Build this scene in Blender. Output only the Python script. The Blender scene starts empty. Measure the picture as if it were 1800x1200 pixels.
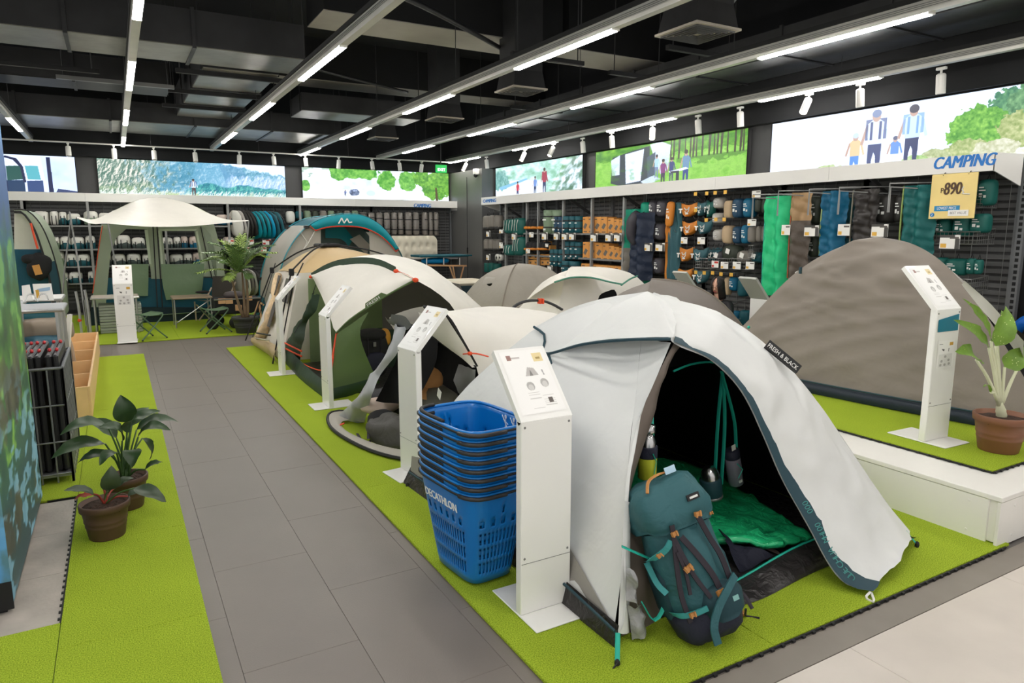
import bpy, math, random
import numpy as np
from mathutils import Vector, Matrix, noise
random.seed(7)
S = bpy.context.scene
COL = S.collection
# ------------------------------------------------------------------ camera, world, exposure
FPX, CX, CY, CAMH = 1211.0, 900.0, 600.0, 1.7          # focal length in pixels of the 1800x1200 frame
TH = math.atan(196 / FPX); PSI = math.atan(700 * math.cos(TH) / FPX)
FW = Vector((math.sin(PSI) * math.cos(TH), math.cos(PSI) * math.cos(TH), -math.sin(TH)))
RT = Vector((math.cos(PSI), -math.sin(PSI), 0)); UP = RT.cross(FW)
cam = bpy.data.cameras.new('camera'); cam.sensor_width = 36; cam.lens = FPX / 1800 * 36; cam.clip_start = .05
co = bpy.data.objects.new('camera', cam); COL.objects.link(co)
co.matrix_world = Matrix(((RT.x, UP.x, -FW.x, 0), (RT.y, UP.y, -FW.y, 0), (RT.z, UP.z, -FW.z, CAMH), (0, 0, 0, 1)))
S.camera = co
S.view_settings.view_transform = 'Standard'; S.view_settings.look = 'None'
S.view_settings.gamma = 1; S.view_settings.use_curve_mapping = False
S.view_settings.exposure = 1.25
LAMP, SCREEN, SPOT, AMBIENT = 27.0, .54, 20.0, 0.42
w = bpy.data.worlds.new('world'); S.world = w; w.use_nodes = True
w.node_tree.nodes['Background'].inputs[0].default_value = (1.0, .975, .94, 1)      # the rest of the bright store behind and beside
w.node_tree.nodes['Background'].inputs[1].default_value = AMBIENT

# ------------------------------------------------------------------ measuring: a photo point on a known plane
def ray(x, y): return FW + RT * ((x - CX) / FPX) + UP * ((CY - y) / FPX)
def G(x, y, z=0.0):
    d = ray(x, y); t = (z - CAMH) / d.z; return Vector((d.x * t, d.y * t, z))
def PY(x, y, Y):
    d = ray(x, y); t = Y / d.y; return Vector((d.x * t, Y, CAMH + d.z * t))
def PX(x, y, X):
    d = ray(x, y); t = X / d.x; return Vector((X, d.y * t, CAMH + d.z * t))

# ------------------------------------------------------------------ materials
def M(name, col, rough=.6, metal=0., bump=0., bs=60., var=.06, vs=4., emit=0., trans=0., dist=0., spec=.5, coat=0., alpha=1., sub=0.):
    m = bpy.data.materials.new(name); m.use_nodes = True
    nt = m.node_tree; N = nt.nodes; L = nt.links
    b = N['Principled BSDF']; b.inputs['Roughness'].default_value = rough; b.inputs['Metallic'].default_value = metal
    b.inputs['Specular IOR Level'].default_value = spec
    if coat: b.inputs['Coat Weight'].default_value = coat
    if trans: b.inputs['Transmission Weight'].default_value = trans
    if alpha < 1: b.inputs['Alpha'].default_value = alpha
    c = (col[0], col[1], col[2], 1)
    tc = N.new('ShaderNodeTexCoord')
    nz = N.new('ShaderNodeTexNoise'); nz.inputs['Scale'].default_value = vs; nz.inputs['Detail'].default_value = 4
    L.new(tc.outputs['Object'], nz.inputs['Vector'])
    rp = N.new('ShaderNodeValToRGB')
    rp.color_ramp.elements[0].position = .3; rp.color_ramp.elements[1].position = .7
    rp.color_ramp.elements[0].color = tuple(max(0, x * (1 - var)) for x in c[:3]) + (1,)
    rp.color_ramp.elements[1].color = tuple(min(1, x * (1 + var)) for x in c[:3]) + (1,)
    L.new(nz.outputs['Fac'], rp.inputs['Fac']); L.new(rp.outputs['Color'], b.inputs['Base Color'])
    if bump:
        n2 = N.new('ShaderNodeTexNoise'); n2.inputs['Scale'].default_value = bs; n2.inputs['Detail'].default_value = 3; n2.inputs['Distortion'].default_value = dist
        L.new(tc.outputs['Object'], n2.inputs['Vector'])
        bp = N.new('ShaderNodeBump'); bp.inputs['Strength'].default_value = bump; bp.inputs['Distance'].default_value = .02
        L.new(n2.outputs['Fac'], bp.inputs['Height']); L.new(bp.outputs['Normal'], b.inputs['Normal'])
    if emit:
        b.inputs['Emission Color'].default_value = c; b.inputs['Emission Strength'].default_value = emit
    return m
def srgb(r, g, b):
    return tuple((x / 255 / 12.92) if x < 10 else ((x / 255 + .055) / 1.055) ** 2.4 for x in (r, g, b))
def MS(name, rgb, **k): return M(name, srgb(*rgb), **k)
def MI(name, arr, emit=0., rough=.5, cool=False):
    """print or screen picture painted below with numpy, shown through the UV map"""
    h, w_, _ = arr.shape
    im = bpy.data.images.new(name, w_, h)
    px = np.ones((h, w_, 4), np.float32); px[..., :3] = np.clip(arr[::-1], 0, 1)
    im.pixels.foreach_set(px.ravel()); im.update(); im.pack()
    m = bpy.data.materials.new(name); m.use_nodes = True
    N = m.node_tree.nodes; L = m.node_tree.links; b = N['Principled BSDF']
    t = N.new('ShaderNodeTexImage'); t.image = im; t.extension = 'EXTEND'
    b.inputs['Roughness'].default_value = rough
    if emit:
        b.inputs['Base Color'].default_value = (0.02, .02, .02, 1)
        if cool:                                                       # cold white backlight
            mx = N.new('ShaderNodeMixRGB'); mx.blend_type = 'MULTIPLY'; mx.inputs[0].default_value = 1; mx.inputs[2].default_value = (.88, 1.0, 1.28, 1); L.new(t.outputs['Color'], mx.inputs[1]); L.new(mx.outputs[0], b.inputs['Emission Color'])
        else: L.new(t.outputs['Color'], b.inputs['Emission Color'])
        b.inputs['Emission Strength'].default_value = emit
    else:
        L.new(t.outputs['Color'], b.inputs['Base Color'])
    return m

# ------------------------------------------------------------------ mesh builder (world coordinates; a part is stored relative to its thing's base)
LOC = {}
def V(*a): return Vector(a)
def cr(pts, n):
    """n points along a smooth curve through pts"""
    P = [Vector(p) for p in pts]
    if len(P) == 2: return [P[0].lerp(P[1], i / (n - 1)) for i in range(n)]
    Q = [P[0] * 2 - P[1]] + P + [P[-1] * 2 - P[-2]]
    fine = []
    for k in range(len(P) - 1):
        a, b, c, d = Q[k:k + 4]
        for i in range(12):
            t = i / 12
            fine.append(.5 * ((2 * b) + (c - a) * t + (2 * a - 5 * b + 4 * c - d) * t * t + (3 * b - a - 3 * c + d) * t ** 3))
    fine.append(P[-1])
    ls = [0]
    for i in range(1, len(fine)): ls.append(ls[-1] + (fine[i] - fine[i - 1]).length)
    out, j = [], 0
    for i in range(n):
        s = ls[-1] * i / (n - 1)
        while j < len(ls) - 2 and ls[j + 1] < s: j += 1
        q = (s - ls[j]) / max(1e-9, ls[j + 1] - ls[j]); out.append(fine[j].lerp(fine[j + 1], min(1, max(0, q))))
    return out
class MB:
    def __init__(s): s.v = []; s.f = []; s.uv = None
    def add(s, v, f):
        o = len(s.v); s.v += [Vector(p) for p in v]; s.f += [tuple(i + o for i in q) for q in f]; return s
    def box(s, x0, x1, y0, y1, z0, z1):
        return s.add([(x0, y0, z0), (x1, y0, z0), (x1, y1, z0), (x0, y1, z0), (x0, y0, z1), (x1, y0, z1), (x1, y1, z1), (x0, y1, z1)],
                     [(3, 2, 1, 0), (4, 5, 6, 7), (0, 1, 5, 4), (1, 2, 6, 5), (2, 3, 7, 6), (3, 0, 4, 7)])
    def bbox(s, x0, x1, y0, y1, z0, z1, b=.006):
        """box with chamfered edges"""
        vs, ix = [], {}
        for a, (X, sx) in enumerate(((x0, 1), (x1, -1))):
            for c, (Y, sy) in enumerate(((y0, 1), (y1, -1))):
                for e, (Z, sz) in enumerate(((z0, 1), (z1, -1))):
                    for k, d in enumerate(((0, sy * b, sz * b), (sx * b, 0, sz * b), (sx * b, sy * b, 0))):
                        ix[a, c, e, k] = len(vs); vs.append((X + d[0], Y + d[1], Z + d[2]))
        F = []
        def q(*l): F.append(tuple(ix[t] for t in l))
        for i in (0, 1):
            q((i, 0, 0, 0), (i, 0, 1, 0), (i, 1, 1, 0), (i, 1, 0, 0)); q((0, i, 0, 1), (1, i, 0, 1), (1, i, 1, 1), (0, i, 1, 1)); q((0, 0, i, 2), (0, 1, i, 2), (1, 1, i, 2), (1, 0, i, 2))
            for j in (0, 1):
                q((0, i, j, 1), (0, i, j, 2), (1, i, j, 2), (1, i, j, 1)); q((i, 0, j, 0), (i, 0, j, 2), (i, 1, j, 2), (i, 1, j, 0)); q((i, j, 0, 0), (i, j, 0, 1), (i, j, 1, 1), (i, j, 1, 0))
                for k in (0, 1): q((i, j, k, 0), (i, j, k, 1), (i, j, k, 2))
        return s.add(vs, F)
    def obox(s, c, size, rot=None):
        R = rot if rot else Matrix.Identity(3); c = Vector(c); o = len(s.v)
        MB.box(s, -size[0] / 2, size[0] / 2, -size[1] / 2, size[1] / 2, -size[2] / 2, size[2] / 2)
        for i in range(o, len(s.v)): s.v[i] = R @ s.v[i] + c
        return s
    def bar(s, a, b, w_, h, up=(0, 0, 1)):
        a, b = Vector(a), Vector(b); y = (b - a).normalized(); x = y.cross(Vector(up))
        if x.length < 1e-4: x = y.cross(Vector((1, 0, 0)))
        x.normalize(); z = x.cross(y); R = Matrix((x, y, z)).transposed()
        return s.obox((a + b) / 2, (w_, (b - a).length, h), R)
    def tube(s, pts, r, n=6, closed=False, flat=1.0):
        P = [Vector(p) for p in pts]; m = len(P); o = len(s.v); nrm = None
        for i, p in enumerate(P):
            t = (P[(i + 1) % m] - P[i - 1]) if closed else (P[min(i + 1, m - 1)] - P[max(i - 1, 0)])
            t = t.normalized() if t.length > 1e-9 else Vector((0, 0, 1))
            if nrm is None:
                nrm = t.cross(Vector((0, 0, 1)))
                if nrm.length < .1: nrm = t.cross(Vector((1, 0, 0)))
            nrm = (nrm - t * nrm.dot(t))
            nrm = nrm.normalized() if nrm.length > 1e-6 else t.orthogonal().normalized()
            bn = t.cross(nrm); rr = r[i] if isinstance(r, (list, tuple)) else r
            for k in range(n):
                a = 2 * math.pi * k / n; s.v.append(p + nrm * math.cos(a) * rr + bn * math.sin(a) * rr * flat)
        for i in range(m if closed else m - 1):
            A, B = o + i * n, o + ((i + 1) % m) * n
            for k in range(n): s.f.append((A + k, A + (k + 1) % n, B + (k + 1) % n, B + k))
        if not closed:
            s.f.append(tuple(o + k for k in range(n))[::-1]); s.f.append(tuple(o + (m - 1) * n + k for k in range(n)))
        return s
    def lathe(s, c, prof, n=16, sx=1., sy=1., rot=None):
        c = Vector(c); o = len(s.v)
        for (r, z) in prof:
            for k in range(n):
                a = 2 * math.pi * k / n; p = Vector((r * sx * math.cos(a), r * sy * math.sin(a), z))
                s.v.append((rot @ p if rot else p) + c)
        for i in range(len(prof) - 1):
            for k in range(n):
                A, B = o + i * n, o + (i + 1) * n; s.f.append((A + k, A + (k + 1) % n, B + (k + 1) % n, B + k))
        s.f.append(tuple(o + k for k in range(n))[::-1]); s.f.append(tuple(o + (len(prof) - 1) * n + k for k in range(n)))
        return s
    def ell(s, c, rad, nu=12, nv=8, e1=1., e2=1., rot=None, jit=0., seed=0):
        """super-ellipsoid"""
        c = Vector(c); o = len(s.v)
        sg = lambda x, e: math.copysign(abs(x) ** e, x)
        for j in range(1, nv):
            v = -math.pi / 2 + math.pi * j / nv
            for i in range(nu):
                u = 2 * math.pi * i / nu
                p = Vector((rad[0] * sg(math.cos(v), e1) * sg(math.cos(u), e2), rad[1] * sg(math.cos(v), e1) * sg(math.sin(u), e2), rad[2] * sg(math.sin(v), e1)))
                if jit: p *= 1 + jit * noise.noise(p * 9 + Vector((seed, 0, 0)))
                s.v.append((rot @ p if rot else p) + c)
        b, t = Vector((0, 0, -rad[2])), Vector((0, 0, rad[2]))
        s.v.append((rot @ b if rot else b) + c); s.v.append((rot @ t if rot else t) + c); B, T = len(s.v) - 2, len(s.v) - 1
        for j in range(nv - 2):
            for i in range(nu): s.f.append((o + j * nu + i, o + j * nu + (i + 1) % nu, o + (j + 1) * nu + (i + 1) % nu, o + (j + 1) * nu + i))
        for i in range(nu):
            s.f.append((B, o + (i + 1) % nu, o + i)); s.f.append((T, o + (nv - 2) * nu + i, o + (nv - 2) * nu + (i + 1) % nu))
        return s
    def loft(s, rows, uv=False):
        o = len(s.v); n = len(rows[0])
        for r in rows: s.v += [Vector(p) for p in r]
        for i in range(len(rows) - 1):
            for k in range(n - 1): s.f.append((o + i * n + k, o + i * n + k + 1, o + (i + 1) * n + k + 1, o + (i + 1) * n + k))
        return s
    def prism(s, poly, d):
        P = [Vector(p) for p in poly]; d = Vector(d); n = len(P)
        return s.add(P + [p + d for p in P], [tuple(range(n))[::-1], tuple(range(n, 2 * n))] + [(k, (k + 1) % n, n + (k + 1) % n, n + k) for k in range(n)])
    def quad(s, a, b, c, d):
        """picture quad: bottom-left, bottom-right, top-right, top-left"""
        s.add([a, b, c, d], [(0, 1, 2, 3)]); s.uv = (s.uv or []) + [(0, 0), (1, 0), (1, 1), (0, 1)]; return s
    def wrinkle(s, amp, scale, seed=0, aniso=(1, 1, 1)):
        for i, p in enumerate(s.v):
            q = Vector((p.x * aniso[0], p.y * aniso[1], p.z * aniso[2])) * scale + Vector((seed, seed * .7, 0))
            s.v[i] = p + noise.noise_vector(q) * amp + noise.noise_vector(q * 2.7) * amp * .4
        return s
    def build(s, name, mat, parent=None, smooth=False, loc=None, solid=0.):
        base = LOC[parent.name] if parent else (Vector(loc) if loc is not None else Vector((0, 0, 0)))
        me = bpy.data.meshes.new(name); me.from_pydata([p - base for p in s.v], [], s.f)
        if s.uv:
            l = me.uv_layers.new(name='uv'); l.data.foreach_set('uv', [c for q in s.uv for c in q])
        me.materials.append(mat)
        if smooth: me.polygons.foreach_set('use_smooth', [True] * len(me.polygons))
        me.update()
        o = bpy.data.objects.new(name, me); COL.objects.link(o); LOC[o.name] = base
        if parent: o.parent = parent
        elif loc is not None: o.location = base
        if solid:
            md = o.modifiers.new('thickness', 'SOLIDIFY'); md.thickness = solid; md.offset = 0
        return o
def tag(o, label=None, cat=None, group=None, kind=None):
    for k, v in (('label', label), ('category', cat), ('group', group), ('kind', kind)):
        if v: o[k] = v
    return o
def thing(name, label, cat, loc=(0, 0, 0), group=None):
    o = bpy.data.objects.new(name, None); o.empty_display_size = .05; COL.objects.link(o); o.location = loc; LOC[o.name] = Vector(loc)
    return tag(o, label, cat, group)
def copy_tree(o, loc, rz=0., label=None, parent=None, sc=None):
    c = o.copy(); COL.objects.link(c)
    if parent is None:
        c.location = loc; c.rotation_euler.z = rz; LOC[c.name] = Vector(loc)
        if sc: c.scale = sc
    else: c.parent = parent
    if label: c['label'] = label
    for ch in list(o.children): copy_tree(ch, None, parent=c)
    return c
def text(body, mat, parent, origin, right, up, size, depth=.002, align='LEFT', shear=0., xs=1.0, name='lettering', width=None, bold=.0):
    """flat lettering as a mesh, lying in the plane (right, up)"""
    cu = bpy.data.curves.new(name, 'FONT'); cu.body = body; cu.size = size; cu.extrude = depth; cu.align_x = align; cu.shear = shear; cu.resolution_u = 3
    t = bpy.data.objects.new('tmp', cu); COL.objects.link(t)
    dg = bpy.context.evaluated_depsgraph_get(); me = bpy.data.meshes.new_from_object(t.evaluated_get(dg))
    bpy.data.objects.remove(t)
    r, u = Vector(right).normalized(), Vector(up).normalized(); n = r.cross(u)
    if width:
        xx = [v.co.x for v in me.vertices]; xs = width / max(1e-6, max(xx) - min(xx))
    base = LOC[parent.name] if parent else Vector(origin)
    for v in me.vertices: v.co = Vector(origin) + r * v.co.x * xs + u * v.co.y + n * v.co.z - base
    if bold:                                                           # heavier strokes: the outline once more, a little to each side
        src = me; nv = len(src.vertices); vs, fs = [], []
        for k, d in enumerate((-bold, 0, bold)):
            vs += [v.co + r * d + n * (.0004 * k) for v in src.vertices]; fs += [[q + k * nv for q in p.vertices] for p in src.polygons]
        me = bpy.data.meshes.new(name); me.from_pydata(vs, [], fs)
    me.name = name; me.materials.clear(); me.materials.append(mat)
    o = bpy.data.objects.new(name, me); COL.objects.link(o); LOC[o.name] = base
    if parent: o.parent = parent
    else: o.location = base
    return o
def ordinal(i): return ['first', 'second', 'third', 'fourth', 'fifth', 'sixth', 'seventh', 'eighth', 'ninth', 'tenth', 'eleventh', 'twelfth', 'thirteenth', 'fourteenth', 'fifteenth', 'sixteenth', 'seventeenth', 'eighteenth'][i]

# ------------------------------------------------------------------ shared materials
WHITE = MS('white_lacquer', (236, 234, 228), rough=.35, var=.015)
WHITEM = MS('white_metal', (232, 230, 224), rough=.4, var=.02)
BLACK = MS('matt_black', (16, 16, 17), rough=.75, var=.2)
DKGREY = MS('dark_grey_metal', (62, 62, 62), rough=.55, var=.06)
GREYM = MS('grey_steel', (130, 130, 128), rough=.4, metal=.6, var=.05)
WIRE = MS('wire_steel', (150, 150, 148), rough=.35, metal=.7)
GRID = MS('grid_back', (92, 92, 92), rough=.6, var=.05)
GRIDW = MS('grid_wire_grey', (128, 128, 126), rough=.5, metal=.4)
BLUE_TXT = MS('print_blue', (10, 110, 190), rough=.5)
BLACKF = MS('black_fabric', (22, 22, 24), rough=.85, bump=.3, bs=25, var=.2)
CARD = MS('kraft_card', (196, 140, 72), rough=.8, var=.08, bump=.05)
PRINT_DK = MS('dark_print', (60, 58, 56), rough=.7)
PRINT_WH = MS('white_print', (232, 232, 228), rough=.7)
TEAL = MS('teal_ripstop', (22, 88, 94), rough=.55, bump=.35, bs=14, var=.12, dist=1.)
TEALTAPE = MS('teal_tape', (30, 172, 150), rough=.6)
RUBBER = MS('black_rubber', (24, 24, 25), rough=.6)
ORANGE = MS('orange_cord', (222, 74, 30), rough=.6)
WOOD = MS('pale_birch', (226, 188, 136), rough=.5, var=.05, vs=9)
STEEL = MS('brushed_steel', (190, 190, 190), rough=.25, metal=1.)
# ================================================================== THE SETTING
def struct(o): o['kind'] = 'structure'; return o
VINYL = MS('grey_vinyl', (118, 110, 103), rough=.42, var=.05, vs=2.2, bump=.06, bs=160)
SUBF = MS('subfloor', (96, 92, 89), rough=.6)
BEIGE = MS('beige_stone_tile', (204, 195, 185), rough=.38, var=.05, vs=3.5, bump=.02)
STRIPM = MS('taupe_floor_strip', (132, 124, 115), rough=.5, var=.05, vs=6)
CONC = MS('worn_concrete', (172, 164, 154), rough=.7, var=.16, vs=5, bump=.1, bs=40)
BLACKW = MS('black_plaster', (15, 16, 18), rough=.9, var=.2)
GREYW = MS('grey_panel', (98, 97, 95), rough=.32, var=.03, spec=.6)
floor = struct(MB().box(-6, 9, -3.5, 18, -.12, -.005).build('floor', SUBF))
k = 0
tile_me = {}
def tile(x0, y0, w_, h, mat, parent, g=.0010, t=.006, z=0., nm='tile'):
    key = (round(w_, 3), round(h, 3), mat.name, round(t, 3))
    if key not in tile_me:
        o = MB().bbox(g / 2, w_ - g / 2, g / 2, h - g / 2, -t, 0, .0012).build(nm, mat); tile_me[key] = o.data
    else:
        o = bpy.data.objects.new(nm, tile_me[key]); COL.objects.link(o)
    o.parent = parent; o.location = (x0 - LOC[parent.name].x, y0 - LOC[parent.name].y, z - LOC[parent.name].z); return o
for i in range(7):
    for j in range(14):
        X, Y = -.62 + i * .46, 1.71 + j * .92 - (.46 if i % 2 else 0)
        if Y > 1.2: tile(X, max(Y, 1.71), .46, .92 if Y >= 1.71 else .46, VINYL, floor)
for i in range(5):
    for j in range(4):
        tile(.1 + i * 1.2, 1.571 - (j + 1) * .6, 1.2, .6, BEIGE, floor, g=.0014)
tile(-1.2, 1.573, 7.2, .137, STRIPM, floor, g=.002)
for i in range(3): tile(-.72, 3.365 + i * .55, .385, .55, CONC, floor, g=.002, t=.012, z=.0065)
struct(MB().box(-6, 9, -3.5, 18, 5.0, 5.1).build('ceiling', BLACKW))
struct(MB().box(-6, 8.5, 17.0, 17.2, 0, 5.0).build('wall_back', DKGREY))
struct(MB().box(8.2, 8.4, -3.5, 17.0, 0, 5.0).build('wall_right', DKGREY))
# black fascia above the light boxes
struct(MB().box(-6, 8.2, 16.86, 17.0, 3.18, 5.0).build('trim_1', BLACKW))
struct(MB().box(8.06, 8.2, -3.5, 17.0, 3.18, 5.0).build('trim_2', BLACKW))
# grey corner pillar between the two shelving runs
cp = struct(MB().box(7.78, 8.2, 15.1, 17, 0, 3.16).build('trim_3', GREYW))
MB().box(7.765, 7.781, 15.9, 15.915, 0, 3.0).build('joint', DKGREY, cp)
MB().box(7.765, 7.79, 15.88, 15.93, 1.12, 1.26).build('handle', BLACK, cp)
# wall end to the right of the shelving
struct(MB().box(7.95, 8.2, 3.1, 3.33, 0, 3.1).build('trim_4', GREYW))
struct(MB().box(8.1, 8.2, -3.5, 3.1, 0, 3.1).build('trim_5', GREYW))

# ---- carpets of artificial turf, laid in tiles
def turf_mat(name, a, b):
    m = bpy.data.materials.new(name); m.use_nodes = True; N = m.node_tree.nodes; L = m.node_tree.links; bs = N['Principled BSDF']
    bs.inputs['Roughness'].default_value = .9; bs.inputs['Specular IOR Level'].default_value = .15
    tc = N.new('ShaderNodeTexCoord'); n1 = N.new('ShaderNodeTexNoise'); n1.inputs['Scale'].default_value = 190; n1.inputs['Detail'].default_value = 3
    n2 = N.new('ShaderNodeTexNoise'); n2.inputs['Scale'].default_value = 2.2; n2.inputs['Detail'].default_value = 3
    L.new(tc.outputs['Object'], n1.inputs['Vector']); L.new(tc.outputs['Object'], n2.inputs['Vector'])
    r = N.new('ShaderNodeValToRGB'); r.color_ramp.elements[0].position = .32; r.color_ramp.elements[1].position = .68
    r.color_ramp.elements[0].color = a + (1,); r.color_ramp.elements[1].color = b + (1,)
    L.new(n1.outputs['Fac'], r.inputs['Fac'])
    mx = N.new('ShaderNodeMixRGB'); mx.blend_type = 'MULTIPLY'; mx.inputs[0].default_value = .22
    L.new(r.outputs['Color'], mx.inputs[1]); L.new(n2.outputs['Fac'], mx.inputs[2]); L.new(mx.outputs[0], bs.inputs['Base Color'])
    bp = N.new('ShaderNodeBump'); bp.inputs['Strength'].default_value = .9; bp.inputs['Distance'].default_value = .012
    L.new(n1.outputs['Fac'], bp.inputs['Height']); L.new(bp.outputs['Normal'], bs.inputs['Normal'])
    return m
TURF = turf_mat('artificial_turf', srgb(132, 164, 20), srgb(206, 226, 74))
def turf(rects, label, edges, z=.002):
    x0, y0 = rects[0][0], rects[0][2]
    t = thing('turf_carpet', label, 'carpet', (x0, y0, z))
    for (a, b, c, d, nx, ny) in rects:
        for i in range(nx):
            for j in range(ny):
                wx, wy = (b - a) / nx, (d - c) / ny
                tile(a + i * wx, c + j * wy, wx, wy, TURF, t, g=.003, t=.014, z=z + .0145)
    m = MB()
    for (p, q) in edges:
        p, q = Vector((p[0], p[1], z)), Vector((q[0], q[1], z)); d = (q - p); n = max(2, int(d.length / .032)); dn = d.normalized(); nn = Vector((dn.y, -dn.x, 0))
        for i in range(n):
            c = p + d * ((i + .5) / n)
            if i % 2 == 0: m.obox(c + nn * .007 + Vector((0, 0, .006)), (.016, .016, .010), Matrix.Rotation(math.atan2(dn.y, dn.x), 3, 'Z'))
        m.bar(p + nn * .003 + V(0, 0, .005), q + nn * .003 + V(0, 0, .005), .006, .011)
    e = m.build('rubber_edge', RUBBER, t); e['kind'] = 'stuff'
    return t
turf([(-.335, .225, 1.0, 10.65, 1, 9), (-1.5, -.335, 1.0, 3.37, 1, 3), (-2.2, -.335, 5.04, 10.65, 2, 6)], 'long green artificial turf carpet along the left of the aisle under the potted plants',
     [((-.335, 5.035), (-.335, 3.37)), ((-.335, 5.035), (-.5, 5.035))])
turf([(1.28, 4.1, 1.72, 10.6, 3, 7), (4.1, 6.9, 5.25, 11.2, 3, 6)], 'wide green artificial turf carpet under the row of display tents', [((1.28, 1.718), (4.05, 1.718))])
turf([(-3.2, 3.4, 11.85, 16.2, 5, 4)], 'green artificial turf carpet at the back under the cabin tent and stools', [])
# ---- white display platform with its own turf
pl = thing('display_platform', 'low white display platform carrying the large grey dome tent', 'platform', (4.0, 1.735, 0))
Y1, X1 = 5.2, 7.3
MB().bbox(4.02, X1, 1.755, Y1, .02, .262, .004).build('body', WHITE, pl)
MB().bbox(4.0, X1, 1.735, Y1, .262, .29, .003).build('top_board', WHITE, pl)
MB().bbox(4.006, 4.021, 1.80, Y1, .004, .258, .002).build('side_panel', WHITE, pl)
MB().bbox(4.0, X1, 1.738, 1.756, .004, .258, .002).build('front_panel', WHITE, pl)
for y in (1.9, 2.6, 3.3):
    for z in (.05, .22): MB().lathe((4.006, y, z), [(.008, 0), (.006, .004)], 8, rot=Matrix.Rotation(-math.pi / 2, 3, 'Y')).build('screw_cap', WHITEM, pl)
for x in (4.15, 4.8): 
    for z in (.05, .22): MB().lathe((x, 1.738, z), [(.008, 0), (.006, .004)], 8, rot=Matrix.Rotation(math.pi / 2, 3, 'X')).build('screw_cap', WHITEM, pl)
turf([(4.36, 7.25, 1.96, 5.17, 2, 2)], 'green artificial turf carpet laid on top of the white platform', [((4.357, 5.17), (4.357, 1.957)), ((4.357, 1.957), (7.25, 1.957))], z=.292)
# ================================================================== CEILING SERVICES AND LIGHTS
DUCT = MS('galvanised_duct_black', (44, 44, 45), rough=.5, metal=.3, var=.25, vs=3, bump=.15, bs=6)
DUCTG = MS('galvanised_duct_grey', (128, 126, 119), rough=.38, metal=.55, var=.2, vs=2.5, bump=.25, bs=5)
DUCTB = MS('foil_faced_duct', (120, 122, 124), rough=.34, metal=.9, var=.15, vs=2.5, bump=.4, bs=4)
BEAMM = MS('bare_concrete_beam', (150, 146, 138), rough=.8, var=.1, vs=2)
TRACKW = MS('track_aluminium', (205, 203, 196), rough=.35, metal=.3)
LITM = M('lamp_diffuser', (1.0, .972, .925), emit=LAMP, var=.0)
SPOTM = M('spot_lamp_face', (1.0, .93, .80), emit=SPOT, var=0)
HANG = MS('hanger_rod', (30, 30, 31), rough=.6)
def duct(name, label, rects, mat, cat='duct', bands=(), slack=0.):
    """rects: (x0,x1,y0,y1,z0,z1) bodies; the underside is its own grey sheet with proud flanges"""
    x0, x1, y0, y1, z0, z1 = rects[0]
    t = thing(name, label, cat, ((x0 + x1) / 2, (y0 + y1) / 2, z0))
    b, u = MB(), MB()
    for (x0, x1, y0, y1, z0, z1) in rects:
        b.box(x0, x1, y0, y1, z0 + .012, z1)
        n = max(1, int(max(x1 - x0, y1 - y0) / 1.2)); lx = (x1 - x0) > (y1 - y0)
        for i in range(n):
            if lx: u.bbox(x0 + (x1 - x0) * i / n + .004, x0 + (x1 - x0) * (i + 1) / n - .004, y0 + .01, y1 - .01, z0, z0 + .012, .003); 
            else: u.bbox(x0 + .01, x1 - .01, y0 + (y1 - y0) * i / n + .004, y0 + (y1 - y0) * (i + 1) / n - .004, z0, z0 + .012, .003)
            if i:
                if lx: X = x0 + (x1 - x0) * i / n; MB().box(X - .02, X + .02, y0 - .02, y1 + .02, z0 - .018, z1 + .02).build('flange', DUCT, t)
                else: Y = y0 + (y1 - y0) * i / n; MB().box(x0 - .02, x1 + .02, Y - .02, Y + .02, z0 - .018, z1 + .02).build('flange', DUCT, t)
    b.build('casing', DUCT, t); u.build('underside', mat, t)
    h = None
    for (x0, x1, y0, y1, z0, z1) in rects:
        for (X, Y) in ((x0 - .01, y0 + .1), (x1 + .01, y0 + .1), (x0 - .01, y1 - .1), (x1 + .01, y1 - .1)): MB().tube([(X, Y, z0), (X, Y, 5.0)], .008, 4).build('hanger_rod', HANG, t)
    return t
duct('air_duct', 'widest ceiling duct crossing above the aisle, pale underside over the blue video wall', [(-4, 2.2, 8.95, 9.85, 3.75, 4.15)], DUCTG)
duct('air_duct', 'short square duct running along the aisle with dark cross bars beneath it', [(1.15, 2.1, 10.0, 14.35, 3.75, 4.2)], DUCTG)
duct('air_duct', 'low duct crossing the back of the room just in front of the spot rail', [(-4, 4.2, 14.4, 16.1, 3.6, 3.95)], DUCTG)
duct('air_duct', 'long duct above the right track catching blue light from the light boxes', [(7.0, 7.95, 3.2, 13.9, 3.74, 4.05)], DUCTB)
duct('air_duct', 'narrow duct crossing the aisle between the wide duct and the back', [(-4, .9, 11.9, 12.6, 3.78, 4.15)], DUCT)
duct('air_duct', 'ribbed duct behind the third light track near the back', [(3.0, 5.2, 12.6, 13.5, 3.75, 4.05)], DUCTG)
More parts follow.
